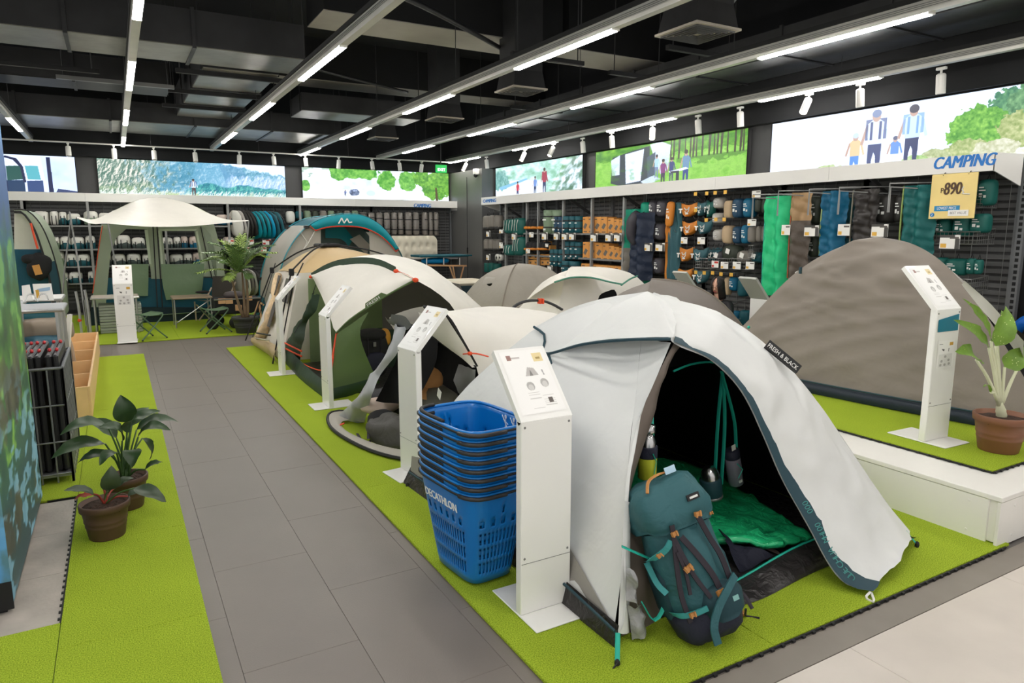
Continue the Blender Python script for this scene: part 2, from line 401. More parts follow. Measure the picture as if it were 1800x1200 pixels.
# loose cross bars beneath the square duct
t = thing('hanger_frame', 'dark cross bars carrying the square duct over the aisle', 'frame', (1.6, 12, 3.66))
for y in (10.15, 11.6, 13.0): MB().box(.85, 2.4, y, y + .06, 3.69, 3.745).build('cross_bar', BLACK, t)
for y in (10.18, 11.63, 13.03):
    for x in (.9, 2.35): MB().tube([(x, y, 3.7), (x, y, 5)], .008, 4).build('hanger_rod', HANG, t)
def beam(n, x0, x1, y0, y1, z0):
    o = struct(MB().box(x0, x1, y0, y1, z0 + .01, 5).build('trim_%d' % n, BLACKW)); MB().box(x0, x1, y0 + .01, y1 - .01, z0, z0 + .012).build('beam_underside', BEAMM, o)
beam(11, 2.3, 5.6, 8.4, 9.2, 4.2); beam(12, 5.7, 8.2, 8.4, 9.25, 4.2); beam(13, -4, 8.2, 3.6, 4.4, 4.3); beam(14, 2.3, 8.2, 12.7, 13.4, 4.3)
# sprinkler pipes, rods and flexible ducts
def pipe(label, pts, r, mat=DUCT, nm='ceiling_pipe', cat='pipe'):
    o = MB().tube(cr(pts, 14), r, 8).build(nm, mat, None, True, loc=pts[0]); return tag(o, label, cat)
pipe('black bent pipe high above the left end of the wide duct', [(.9, 7.0, 4.4), (1.5, 7.6, 4.4), (2.0, 7.8, 4.5), (2.4, 7.9, 4.9)], .11)
pipe('black pipe running along the aisle beside the first light track', [(-.5, 4.5, 4.5), (.9, 6.6, 4.35), (1.6, 8.0, 4.35)], .09)
pipe('thin black sprinkler pipe crossing between the second and third light tracks', [(2.4, 7.0, 4.1), (3.4, 7.6, 4.1), (5.2, 8.9, 4.1)], .03)
pipe('thin black conduit sloping under the concrete beam', [(2.2, 10.0, 3.95), (3.2, 10.4, 3.9), (4.4, 11.2, 3.95)], .02)
pipe('grey round duct above the fourth light track', [(4.2, 3.0, 4.25), (5.2, 4.6, 4.25), (6.6, 6.6, 4.3)], .13, DUCTG)
for i, (x, y, lx) in enumerate(((4.6, 7.2, 1.0), (6.0, 6.1, 1.1), (6.1, 7.4, .9), (.2, 11.2, 1.4), (6.3, 10.2, 1.0), (-.6, 10.6, 1.2))):
    t = thing('ceiling_strut', ['short dark strut with two rods above the square vents', 'dark strut crossing towards the blue-lit duct', 'second dark strut under the blue-lit duct', 'thin pale strut hung left of the square duct', 'dark strut in front of the far vents', 'dark strut hung left behind the wide duct'][i], 'strut', (x, y, 3.66))
    MB().box(x - lx / 2, x + lx / 2, y - .03, y + .03, 3.66, 3.71).build('channel', BLACK if i != 3 else GREYM, t)
    for s in (-1, 1): MB().tube([(x + s * (lx / 2 - .08), y, 3.68), (x + s * (lx / 2 - .08), y, 5)], .008, 4).build('hanger_rod', HANG, t)
# square air diffusers on black boots
for i, (x, y, sz) in enumerate(((4.92, 5.1, .56), (4.86, 8.28, .52), (4.97, 11.0, .5), (4.9, 13.9, .5))):
    t = thing('air_diffuser', ['square ceiling vent nearest the camera above the large grey dome', 'second square ceiling vent along the third light track', 'third square ceiling vent with a tapering boot', 'farthest square ceiling vent near the back spots'][i], 'vent', (x, y, 3.5), 'square ceiling vents')
    h = sz / 2
    MB().prism([(x - h, y - h, 3.52), (x + h, y - h, 3.52), (x + h, y + h, 3.52), (x - h, y + h, 3.52)], (0, 0, .02)).build('frame', MS('vent_grey', (168, 160, 148), rough=.5), t)
    b = MB(); q = [[(x + sx * s_, y + sy * s_, z) for sx, sy in ((-1, -1), (1, -1), (1, 1), (-1, 1), (-1, -1))] for s_, z in ((h - .02, 3.54), (h * .8, 3.75), (h * .8, 4.2), (h * .8, 5))]
    b.loft(q).build('boot', DUCT, t)
    for k in range(1, 6):
        s_ = h * (1 - k / 6.2)
        MB().tube([(x - s_, y - s_, 3.516), (x + s_, y - s_, 3.516), (x + s_, y + s_, 3.516), (x - s_, y + s_, 3.516)], .012, 4, True).build('louvre', DKGREY, t)
# light tracks: an extruded white profile with lamp sections let in
TRK = [(-1.27, 3.4, 'leftmost short light track beside the blue video wall'), (.30, 1.7, 'light track straight above the left edge of the aisle'), (2.0, .1, 'light track ending above the square duct, second over the aisle'),
       (3.87, 1.7, 'light track passing the square ceiling vents'), (5.76, .1, 'light track left of the blue-lit duct'), (7.62, 1.7, 'light track nearest the right-hand light boxes, with spots')]
for X, ph, lb in TRK:
    t = thing('light_track', 'white linear ' + lb, 'lamp', (X, 16.8, 3.4), 'linear light tracks')
    prof = [(X - .035, -3.2, 3.4), (X + .035, -3.2, 3.4), (X + .04, -3.2, 3.43), (X + .03, -3.2, 3.5), (X - .03, -3.2, 3.5), (X - .04, -3.2, 3.43)]
    MB().prism(prof, (0, 19.95, 0)).build('profile', TRACKW, t)
    MB().box(X - .045, X + .045, -3.2, 17, 3.5, 3.54).build('tray', BLACK, t)
    m = MB()
    for z in (3.44, 3.455, 3.47): 
        for s in (-1, 1): m.box(X + s * .0385 - .002, X + s * .0385 + .002, -3.2, 16.75, z, z + .005)
    m.build('ridges', GREYM, t)['kind'] = 'stuff'
    y = ph - 3.3
    while y < 16.5:
        a, b = max(y, -3.1), min(y + 1.68, 16.7)
        if b > a + .2 and a > -3.05 or b > 0:
            d = MB().bbox(X - .031, X + .031, a, b, 3.382, 3.402, .004).build('diffuser', LITM, t)
            for yy in (a - .02, b): MB().box(X - .036, X + .036, yy, yy + .02, 3.385, 3.405).build('end_cap', WHITEM, d)
        y += 3.3
    for yy in (1.5, 5.5, 8.2, 11.2, 13.7): MB().tube([(X, yy, 3.54), (X, yy, 3.74 if X > 7 else 5)], .005, 4).build('hanger_rod', HANG, t)
# spot rail along the back wall
t = thing('spot_rail', 'thin white track rail for spots crossing the back of the room', 'rail', (2, 16.3, 3.38)); MB().box(-3, 7.6, 16.29, 16.33, 3.37, 3.395).build('rail', TRACKW, t)
for x in (-2, 0.8, 2.9, 4.9, 6.6): MB().tube([(x, 16.31, 3.39), (x, 16.31, 5)], .005, 4).build('hanger_rod', HANG, t)
def spot(x, y, tilt, yaw, lit, label):
    t = thing('track_spot', label, 'spotlight', (x, y, 3.37), 'white cylinder spots')
    MB().bbox(x - .02, x + .02, y - .05, y + .05, 3.345, 3.372, .004).build('adaptor', WHITEM, t)
    MB().tube([(x, y, 3.35), (x, y, 3.30)], .012, 8).build('swivel', WHITEM, t)
    R = Matrix.Rotation(yaw, 3, 'Z') @ Matrix.Rotation(tilt, 3, 'X')
    MB().lathe((x, y, 3.31), [(.03, 0), (.045, -.012), (.047, -.03), (.047, -.2), (.043, -.205), (.04, -.19)], 14, rot=R).build('body', WHITEM, t)
    MB().lathe((x, y, 3.31), [(.04, -.187), (.039, -.19)], 14, rot=R).build('lens', SPOTM if lit else DKGREY, t)
for i, px in enumerate((120, 200, 270, 342, 420, 480, 536, 595, 653, 701, 741)):
    p = PY(px, 262, 16.31)
    litb = px in (200, 420, 595, 741)
    spot(p.x, 16.31, (.35 if litb else -.3), 0, litb, 'white spot on the back rail, %s from the left%s' % (ordinal(i), ', lit' if litb else ''))
for i, (px, py) in enumerate(((820, 290), (855, 283), (923, 268), (973, 262), (1024, 248), (1075, 238), (1147, 228), (1227, 210), (1301, 196), (1422, 175), (1512, 155), (1655, 122))):
    p = PX(px, py, 7.62); litb = px in (820, 923, 973, 1147, 1422)
    spot(7.62, p.y, .5 if litb else -.12, math.pi / 2 if px != 1147 else 2.4, litb, 'white spot under the right track, %s from the corner pillar%s' % (ordinal(i), ', lit' if litb else ''))
# exit sign and camera by the corner
t = thing('exit_sign', 'green lit EXIT sign hung near the corner pillar', 'sign', (7.1, 15.9, 3.2))
EX = M('exit_green', srgb(20, 140, 60), emit=.6, var=0)
MB().bbox(6.93, 7.22, 15.88, 15.92, 3.08, 3.27, .005).build('plate', EX, t); MB().box(7.06, 7.08, 15.89, 15.91, 3.27, 5).build('hanger_rod', HANG, t)
text('EXIT', M('exit_white', (.95, 1, .95), emit=1, var=0), t, (6.97, 15.875, 3.12), (1, 0, 0), (0, 0, 1), .10)
t = thing('security_camera', 'white dome camera under the ceiling at the corner pillar', 'camera', (7.75, 15.3, 3.2))
MB().bbox(7.66, 7.78, 15.2, 15.36, 3.02, 3.16, .02).build('housing', WHITEM, t); MB().ell((7.70, 15.27, 3.0), (.05, .05, .05), 10, 7).build('dome', BLACK, t, True)
# ================================================================== LIGHT BOXES AND THE VIDEO WALL (pictures painted with numpy)
def fbm(h, w_, sx, sy, seed, oc=4):
    r = np.random.RandomState(seed); out = np.zeros((h, w_)); a = 1.
    for o in range(oc):
        gx, gy = int(sx * 2 ** o) + 2, int(sy * 2 ** o) + 2
        g = r.rand(gy, gx); X = np.linspace(0, gx - 1.001, w_); Y = np.linspace(0, gy - 1.001, h)
        xi, yi = X.astype(int), Y.astype(int); fx, fy = X - xi, Y - yi; fx = fx * fx * (3 - 2 * fx); fy = (fy * fy * (3 - 2 * fy))[:, None]
        A = g[yi][:, xi] * (1 - fx) + g[yi][:, xi + 1] * fx; B = g[yi + 1][:, xi] * (1 - fx) + g[yi + 1][:, xi + 1] * fx
        out += a * (A * (1 - fy) + B * fy); a *= .5
    out -= out.min(); return out / out.max()
class Pic:
    def __init__(s, w_, h, c): s.w, s.h = w_, h; s.a = np.ones((h, w_, 3)) * np.array(c) / 255.; s.X, s.Y = np.meshgrid((np.arange(w_) + .5) / w_, (np.arange(h) + .5) / h); s.asp = w_ / h
    def mask(s, m, c, k=1.):
        c = np.array(c) / 255. if np.ndim(c) == 1 else c
        m = np.clip(m, 0, 1)[..., None] * k; s.a = s.a * (1 - m) + c * m
    def poly(s, P, c, k=1.):
        ins = np.zeros((s.h, s.w), bool); n = len(P)
        for i in range(n):
            (x1, y1), (x2, y2) = P[i], P[(i + 1) % n]
            if y1 == y2: continue
            ins ^= ((y1 > s.Y) != (y2 > s.Y)) & (s.X < (x2 - x1) * (s.Y - y1) / (y2 - y1) + x1)
        s.mask(ins.astype(float), c, k)
    def ell(s, x, y, rx, ry, c, k=1., soft=0.):
        d = ((s.X - x) / rx) ** 2 + ((s.Y - y) / ry) ** 2
        s.mask((d < 1).astype(float) if not soft else np.clip((1 - d) / soft, 0, 1), c, k)
    def blob(s, x, y, rx, ry, c1, c2, seed, sc=14):
        """ragged leafy or rocky mass"""
        n = fbm(s.h, s.w, sc * s.asp / 2, sc / 2, seed, 4); d = ((s.X - x) / rx) ** 2 + ((s.Y - y) / ry) ** 2
        n2 = fbm(s.h, s.w, sc * 2 * s.asp / 2, sc, seed + 50, 3)[..., None]
        s.mask(((1 - d) + (n - .5) * 1.1 > 0).astype(float), np.array(c1) / 255. * (1 - n2) + np.array(c2) / 255. * n2)
    def person(s, x, foot, hgt, shirt, legs, skin=(196, 150, 120), hair=(50, 36, 30), bag=None, sit=False):
        """walking figure: head, shirt with sleeves, arms, two legs"""
        wx0 = hgt * .13 / s.asp
        for sg_ in (-1, 1): s.poly([(x + sg_ * wx0 * .8, foot - hgt * .8), (x + sg_ * wx0 * 1.25, foot - hgt * .78), (x + sg_ * wx0 * 1.9, foot - hgt * .5), (x + sg_ * wx0 * 1.55, foot - hgt * .48)], shirt if sg_ > 0 else skin)
        hy = hgt; wx = hgt * .13 / s.asp
        if bag: s.poly([(x - wx * 1.3, foot - hy * .86), (x + wx * 1.3, foot - hy * .86), (x + wx * 1.35, foot - hy * .55), (x - wx * 1.3, foot - hy * .55)], bag, .8)
        s.poly([(x - wx * .85, foot - hy * .5), (x + wx * .85, foot - hy * .5), (x + wx * .8, foot - hy * .24), (x + wx * .7, foot - hy * .02), (x + wx * .3, foot - hy * .02), (x + wx * .15, foot - hy * .3), (x - wx * .1, foot - hy * .36), (x - wx * .3, foot - hy * .25), (x - wx * .4, foot - hy * .02), (x - wx * .8, foot - hy * .02), (x - wx * .85, foot - hy * .25)], legs)
        s.poly([(x - wx * .45, foot - hy * .85), (x + wx * .45, foot - hy * .85), (x + wx, foot - hy * .8), (x + wx * .95, foot - hy * .48), (x - wx * .95, foot - hy * .48), (x - wx, foot - hy * .8)], shirt)
        if bag: s.poly([(x - wx * .7, foot - hy * .82), (x - wx * .4, foot - hy * .82), (x - wx * .4, foot - hy * .55), (x - wx * .7, foot - hy * .55)], bag); s.poly([(x + wx * .4, foot - hy * .82), (x + wx * .7, foot - hy * .82), (x + wx * .7, foot - hy * .55), (x + wx * .4, foot - hy * .55)], bag)
        s.ell(x, foot - hy * .9, hy * .07 / s.asp, hy * .085, skin); s.ell(x, foot - hy * .94, hy * .075 / s.asp, hy * .06, hair)
    def grain(s, k, seed):
        s.a *= 1 + k * (np.random.RandomState(seed).rand(s.h, s.w, 1) - .5)
def mix(c1, c2, n): return np.array(c1) / 255. * (1 - n[..., None]) + np.array(c2) / 255. * n[..., None]
SH = 150
# back 1: tent porch with a van
p = Pic(230, SH, (226, 232, 246)); n = fbm(SH, 230, 4, 3, 3); p.a = mix((206, 218, 244), (246, 248, 255), n)
p.poly([(.2, .05), (.35, 0), (.62, 0), (.66, 1), (.2, 1)], (238, 240, 246)); p.poly([(.24, .3), (.4, .28), (.42, .62), (.24, .66)], (40, 84, 70)); p.poly([(.44, .28), (.58, .27), (.6, .62), (.46, .62)], (96, 176, 170))
p.poly([(.22, .66), (.42, .64), (.42, 1), (.22, 1)], (36, 60, 84)); p.poly([(.45, .66), (.62, .64), (.62, 1), (.45, 1)], (54, 74, 110))
for x in (.19, .68): p.poly([(x, .04), (x + .04, .04), (x + .05, 1), (x, 1)], (26, 34, 66))
p.poly([(.24, .04), (.36, .1), (.42, .3), (.44, .7), (.41, .7), (.39, .32), (.32, .14), (.22, .08)], (34, 40, 66)); p.poly([(.78, .84), (1, .9), (1, 1), (.74, 1)], (56, 66, 96)); SC1 = p
# back 2: mountain range
def sheared(a, k): return np.stack([np.roll(a[r], int(k * r)) for r in range(a.shape[0])])
p = Pic(760, SH, (250, 252, 252)); n = fbm(SH, 760, 24, 10, 11, 5); n2 = fbm(SH, 760, 50, 8, 12, 3); hm = 1 - np.abs(2 * sheared(fbm(SH, 760, 22, 5, 15, 6), .6) - 1); hm2 = 1 - np.abs(2 * sheared(fbm(SH, 760, 40, 5, 16, 6), -.25) - 1); shd = lambda a: (lambda g: np.clip(.5 + g / (3.4 * g.std()), 0, 1))(np.gradient(a, axis=1) + .6 * np.gradient(a, axis=0)); st, st2 = shd(hm), shd(hm2); jag = (fbm(SH, 760, 40, 1, 13, 4) - .5)
ridge = np.where(p.X < .6, -.3 + 0 * p.X, -.05 + (p.X - .6) * .9 + jag * .16)
rock = np.clip((st - .45) * 2.2, 0, 1); lo_ = fbm(SH, 760, 9, 4, 17, 3); p.mask(np.clip((p.Y - ridge) * 20, 0, 1), mix((64, 132, 142), (186, 216, 216), np.clip(.45 * lo_ + .6 * (st - .1), 0, 1)))
for P_, c_, k_ in (([(.3, .35), (.42, 0), (.55, 0), (.48, .5), (.4, .8), (.3, .8)], (60, 132, 146), .5), ([(.5, 0), (.62, .0), (.72, .6), (.6, .8), (.45, .8)], (120, 176, 190), .5), ([(.62, .02), (.74, .1), (.8, .5), (.66, .62)], (86, 140, 164), .5)): p.poly(P_, c_, k_)
p.mask(np.clip((st - .8) * 4, 0, 1) * (p.Y > ridge) * .5, (236, 232, 216))
lf = np.clip((.36 - p.X) * 6 + (n2 - .5) * 2.2, 0, 1); gul = np.clip((st2 - .35) * 2.2 + (n - .5), 0, 1); p.mask(lf, mix((74, 110, 84), (246, 226, 192), gul), .95)
p.mask(lf * np.clip((p.Y - .6) * 5, 0, 1) * np.clip((n2 - .4) * 3, 0, 1), (150, 170, 110), .7)
cl = np.clip((p.Y - .34 - jag * .3) * 14, 0, 1) * np.clip((.74 - p.Y - jag * .2) * 14, 0, 1) * np.clip((p.X - .62) * 12, 0, 1) * (p.Y > ridge + .06); p.mask(cl, mix((146, 178, 196), (238, 240, 242), np.clip((st2 - .1) * 1.3, 0, 1)), .95)
hl = np.clip((p.Y - (.84 - .28 * np.exp(-((p.X - .55) / .1) ** 2) - .24 * np.exp(-((p.X - .76) / .09) ** 2) - .16 * np.exp(-((p.X - .93) / .1) ** 2)) - (n - .5) * .08) * 25, 0, 1) * np.clip((p.X - .42) * 20, 0, 1)
p.mask(hl, mix((20, 112, 120), (104, 190, 160), np.clip((st - .2) * 1.5, 0, 1))); p.mask(np.clip((p.Y - .82 + (st2 - .5) * .2) * 12, 0, 1), mix((214, 210, 160), (255, 252, 240), n2), .95)
p.mask(np.clip((p.Y - .86) * 20, 0, 1) * (n2 > .6) * (p.X > .2) * (p.X < .5), (176, 188, 110), .7); p.person(.477, .95, .48, (236, 240, 240), (88, 60, 54), bag=(30, 50, 100)); p.grain(.12, 3); SC2 = p
# back 3: meadow with trees and tents
p = Pic(740, SH, (255, 255, 255)); n = fbm(SH, 740, 20, 8, 21, 5); p.a = mix((214, 226, 196), (255, 255, 250), np.clip(n * 1.6, 0, 1)); p.mask((p.Y > .66 + (n - .5) * .06).astype(float), mix((250, 246, 224), (255, 255, 252), n))
p.mask(((p.Y < .3) & (p.X < .35) & (n < .45)).astype(float), (150, 170, 130), .7)
for i, (x, y, rx, ry) in enumerate(((.23, .12, .06, .22), (.33, .1, .06, .2), (.42, .12, .09, .2), (.55, .3, .06, .3), (.7, .3, .07, .3), (.02, .55, .03, .15))): p.blob(x, y, rx, ry, (46, 128, 34), (170, 220, 96), 30 + i)
for x, y, rx, ry, sd in ((.9, .4, .1, .5, 41), (.98, .3, .08, .5, 42), (.8, .2, .06, .25, 43)): p.blob(x, y, rx, ry, (40, 110, 24), (160, 210, 70), sd)
p.poly([(.897, .5), (.91, .5), (.92, .95), (.9, .95)], (86, 70, 40)); p.grain(.1, 6); p.blob(.66, .96, .06, .03, (60, 90, 50), (110, 130, 80), 44)
p.blob(.33, .72, .035, .12, (50, 60, 78), (220, 226, 236), 45); p.person(.27, .86, .2, (96, 110, 150), (60, 60, 80)); p.ell(.44, .74, .03, .09, (216, 226, 240)); SC3 = p
# right 1: hikers by the lake
p = Pic(700, SH, (236, 246, 236)); n = fbm(SH, 700, 16, 8, 51, 5); p.a = mix((110, 170, 120), (226, 244, 226), np.clip(n * 1.4, 0, 1)); p.mask((p.Y > .45 + .35 * np.clip(p.X - .35, 0, 1) + (n - .5) * .1).astype(float) * (p.X < .62), (250, 252, 250), .95)
p.mask(((p.X > .62 + (1 - p.Y) * .22)).astype(float), mix((96, 150, 90), (244, 248, 240), np.clip((n - .25) * 2, 0, 1))); p.blob(.06, .4, .12, .3, (70, 130, 110), (180, 214, 190), 52); p.poly([(.05, .6), (.4, .42), (.42, .46), (.07, .7)], (140, 190, 200))
cf = sheared(fbm(SH, 700, 26, 7, 53, 5), -.9); p.mask(np.clip((p.X - .66 - (1 - p.Y) * .2) * 14, 0, 1), mix((70, 110, 76), (250, 250, 246), np.clip((cf - .3) * 2.4, 0, 1)), .95)
p.person(.294, 1.0, .52, (206, 50, 66), (70, 66, 96)); p.person(.505, .95, .56, (110, 140, 184), (40, 54, 84)); p.person(.61, .95, .76, (168, 28, 58), (32, 44, 84), bag=(150, 30, 56)); p.grain(.1, 4); SC4 = p
# right 2: camp in the woods
p = Pic(720, SH, (120, 186, 60)); n = fbm(SH, 720, 26, 10, 61, 5); p.a = mix((104, 172, 36), (196, 230, 110), n); p.mask((p.Y < .3 + (n - .5) * .16).astype(float), mix((40, 110, 16), (150, 200, 50), n))
for i in range(16):
    x = .56 + i * .028 + .01 * math.sin(i * 5); p.poly([(x, 0), (x + .006 + .004 * (i % 3), 0), (x + .008, .42), (x - .002, .42)], (56, 50, 32))
p.mask(((p.Y > .4) & (p.Y < .5 + (n - .5) * .2) & (p.X > .6)).astype(float), (60, 110, 26), .6)
p.poly([(.14, .2), (.3, .1), (.42, .05), (.42, .85), (.3, .97), (.13, .8)], (52, 60, 62)); p.poly([(.13, .26), (.2, .16), (.2, .62), (.14, .62)], (226, 230, 234)); p.poly([(.24, .16), (.38, .1), (.36, .8), (.25, .84)], (236, 240, 246)); p.poly([(.36, .82), (.45, .7), (.5, .8), (.4, .92)], (210, 216, 220))
p.poly([(.42, .02), (.5, .0), (.56, .1), (.55, .6), (.5, .7), (.46, .4)], (222, 226, 230)); p.poly([(.4, .3), (.46, .2), (.46, .7), (.41, .75)], (70, 84, 92))
p.mask(np.clip((n - .5) * 5, 0, 1) * np.clip((p.Y - .3) * 5, 0, 1) * .35, (70, 140, 20)); p.person(.47, .78, .52, (176, 206, 214), (120, 130, 150)); p.person(.515, .97, .6, (132, 50, 104), (56, 40, 62)); p.person(.57, .9, .54, (50, 60, 104), (60, 66, 90)); p.person(.66, .98, .74, (104, 138, 156), (36, 60, 116)); p.poly([(.55, .66), (.66, .6), (.68, .64), (.57, .7)], (236, 236, 236)); p.grain(.15, 5); p.poly([(.56, .66), (.62, .66), (.62, .98), (.6, .98), (.6, .7), (.57, .7)], (40, 40, 50)); SC5 = p
# right 3: family of hikers in a bright meadow
W6 = 1460; p = Pic(W6, 240, (255, 255, 255)); n = fbm(240, W6, 26, 8, 71, 5); n2 = fbm(240, W6, 6, 3, 72, 3); n3 = fbm(240, W6, 120, 30, 73, 3); p.a = mix((214, 234, 255), (255, 255, 255), np.clip(n2 * 1.1 + (.75 - p.X) * 1.2, 0, 1))
p.mask(np.clip((p.Y - 1.02 + .42 * np.clip((p.X - .3) / .45, 0, 1) + (n3 - .5) * .1) * 14, 0, 1), mix((226, 214, 160), (255, 253, 242), np.clip((n3 - .2) * 1.5, 0, 1)))
for i, (x, y, rx, ry, a, b) in enumerate(((.64, .30, .05, .26, (40, 96, 70), (130, 180, 110)), (.70, .32, .06, .36, (50, 100, 60), (150, 190, 120)), (.575, .52, .07, .30, (46, 120, 30), (176, 220, 90)), (.67, .58, .05, .26, (120, 140, 60), (226, 216, 150)), (.56, .78, .05, .14, (130, 150, 70), (236, 222, 160)), (.49, .84, .035, .10, (140, 150, 80), (240, 230, 180)), (.62, .80, .05, .12, (170, 168, 110), (250, 236, 200)), (.44, .9, .04, .1, (120, 160, 60), (220, 230, 160)), (.2, .95, .05, .12, (150, 172, 90), (236, 232, 180)), (.36, .97, .03, .08, (170, 160, 100), (238, 222, 180)), (.85, .5, .12, .4, (60, 120, 50), (170, 210, 100)))): p.blob(x, y, rx, ry, a, b, 80 + i, 26)
p.person(.276, 1.06, .70, (238, 192, 128), (70, 130, 200), hair=(196, 206, 226)); p.person(.331, 1.06, 1.02, (224, 232, 246), (44, 54, 90), hair=(110, 122, 146), bag=(66, 76, 108)); p.person(.386, 1.0, .52, (90, 136, 200), (226, 226, 236), hair=(76, 78, 96)); p.person(.428, .99, .94, (206, 222, 244), (40, 48, 80), hair=(40, 36, 52), bag=(120, 160, 200)); p.ell(.428, .115, .0125, .06, (40, 36, 50)); p.mask(np.clip((.5 - p.X) * 9, 0, 1) * np.clip((p.X - .2) * 9, 0, 1), (255, 255, 255), .12); SC6 = p
def lightbox(label, pic, a, b, c, d, nrm, strength=SCREEN):
    """a,b,c,d picture corners bottom-left .. top-left as seen"""
    t = thing('light_box', label, 'light box', tuple(a)); n = Vector(nrm)
    MB().quad(a, b, c, d).build('picture', MI('lightbox_picture', pic.a, strength, cool=True), t)
    A, B, C_, D = [Vector(q) for q in (a, b, c, d)]
    MB().prism([A - n * .004, B - n * .004, C_ - n * .004, D - n * .004], -n * .07).build('case', DKGREY, t)
    m = MB()
    for q, r in ((A, B), (B, C_), (C_, D), (D, A)): m.bar(q - n * .002, r - n * .002, .012, .012, n)
    m.build('frame', BLACK, t)
zb, zt = 2.40, 3.165
for lb, pc, x0, x1 in (('back light box at the far left showing a tent porch with a van door', SC1, -2.1, -.575), ('longest back light box showing a lone hiker under blue mountains', SC2, -.2, 3.57), ('back light box showing a sunny meadow with trees and small tents', SC3, 3.95, 7.74)):
    lightbox(lb, pc, (x0, 16.92, zb), (x1, 16.92, zb), (x1, 16.92, zt), (x0, 16.92, zt), (0, -1, 0))
for lb, pc, y0, y1 in (('right light box next to the corner pillar showing hikers in red by a lake', SC4, 15.03, 11.42), ('middle right light box showing a family camp on a green lawn', SC5, 11.0, 7.3), ('large near right light box showing four hikers in a bright meadow', SC6, 6.88, 2.2)):
    lightbox(lb, pc, (8.12, y0, zb), (8.12, y1, zb), (8.12, y1, zt), (8.12, y0, zt), (-1, 0, 0))
# ---- video wall pillar at the left edge: lake water, reeds and shimmering reflections
h, w_ = 640, 400; p = Pic(w_, h, (40, 120, 180)); n = fbm(h, w_, 10, 14, 91, 5); nv = fbm(h, w_, 9, 34, 92, 5); nh = fbm(h, w_, 8, 60, 93, 4)
def stops(Y, st):
    out = np.zeros(Y.shape + (3,)); ys = [s_[0] for s_ in st]
    for c in range(3): out[..., c] = np.interp(Y, ys, [s_[1][c] / 255. for s_ in st])
    return out
p.a = stops(p.Y + (n - .5) * .05, [(0, (10, 70, 120)), (.22, (16, 104, 160)), (.3, (40, 160, 220)), (.37, (110, 200, 236)), (.43, (90, 160, 215)), (.49, (40, 96, 160)), (.56, (24, 80, 130)), (.6, (30, 100, 110)), (1, (30, 60, 60))])
g = np.clip((p.Y - .58 - (nv - .5) * .25) * 8, 0, 1) * np.clip((.9 - p.Y) * 8, 0, 1)
p.mask(g, mix((24, 60, 36), (110, 176, 50), nv)); p.mask(np.clip((nv - .55) * 6, 0, 1) * (p.Y > .57) * (p.Y < .86), (156, 206, 70), .6)
dk = np.clip((fbm(h, w_, 5, 13, 94, 5) - .5) * 9, 0, 1) * np.clip((p.Y - .66) * 9, 0, 1); p.mask(dk, mix((40, 38, 30), (96, 88, 70), n), .85)
lt = np.clip((fbm(h, w_, 8, 60, 95, 4) - .5) * 9, 0, 1) * np.clip((p.Y - .74) * 9, 0, 1); p.mask(lt, mix((90, 140, 160), (150, 196, 206), n), .8)
PIL = p
q = Pic(200, 640, (60, 140, 190)); n = fbm(640, 200, 6, 14, 96, 5); q.a = stops(q.Y + (n - .5) * .1, [(0, (18, 96, 150)), (.5, (40, 130, 140)), (.6, (60, 110, 70)), (.72, (150, 200, 220)), (.85, (210, 226, 232)), (.93, (90, 150, 180)), (1, (60, 120, 160))])
q.mask(np.clip((fbm(640, 200, 20, 40, 97, 4) - .5) * 5, 0, 1) * (q.Y > .6), (60, 90, 80), .6)
t = thing('video_wall', 'tall video wall pillar at the left edge showing lake water and reeds', 'screen', (-.52, 4.3, 0))
x0, x1, y0, y1, z0, z1 = -1.7, -.52, 3.58, 5.03, .06, 3.9
MB().box(x0, x1 - .004, y0 + .004, y1, z0, z1).build('cabinet', BLACK, t); MB().box(x0, x1 - .03, y0 + .03, y1 - .03, 0, z0).build('plinth', BLACK, t)
MB().quad((x1, y0, z0), (x1, y1, z0), (x1, y1, z1), (x1, y0, z1)).build('side_screen', MI('pillar_picture', PIL.a, .30), t)
MB().quad((x0, y0, z0 + .1), (x1, y0, z0 + .1), (x1, y0, z1), (x0, y0, z1)).build('front_screen', MI('pillar_front_picture', q.a, .36), t)
MB().box(x0, x1, y0 - .002, y0 + .01, z0 - .03, z0 + .1).build('lower_rim', BLACK, t)
# ================================================================== TENTS
def cloth(name, rgb, **k):
    d = dict(rough=.5, bump=.32, bs=6, dist=.5, var=.03, vs=3, spec=.35); tl = k.pop('tl', 0.); d.update(k); m = MS(name, rgb, **d)
    if tl:                                                             # thin cloth lets light through
        N = m.node_tree.nodes; L = m.node_tree.links; b = N['Principled BSDF']; t_ = N.new('ShaderNodeBsdfTranslucent'); mx = N.new('ShaderNodeMixShader'); mx.inputs[0].default_value = tl
        L.new(b.inputs['Base Color'].links[0].from_socket, t_.inputs['Color']); L.new(b.outputs[0], mx.inputs[1]); L.new(t_.outputs[0], mx.inputs[2]); L.new(mx.outputs[0], N['Material Output'].inputs['Surface'])
    return m
FLY = cloth('white_flysheet', (214, 215, 213)); FLYC = cloth('cream_flysheet', (236, 232, 223), tl=.18); FLYGR = cloth('grey_flysheet', (128, 119, 109), bs=5)
SILV = cloth('silver_coated_cloth', (176, 178, 180), rough=.3, spec=.6); BRN = cloth('taupe_lining', (108, 98, 90)); INB = cloth('black_lining', (12, 12, 13), rough=.8, spec=.2)
TUB = cloth('black_groundsheet', (44, 41, 41), rough=.32, bs=16, bump=.8); TUBB = cloth('dark_blue_groundsheet', (34, 44, 58), rough=.4)
DTEAL = cloth('dark_teal_band', (38, 66, 76), rough=.6); BLACKT = MS('black_tape', (24, 24, 26), rough=.6)
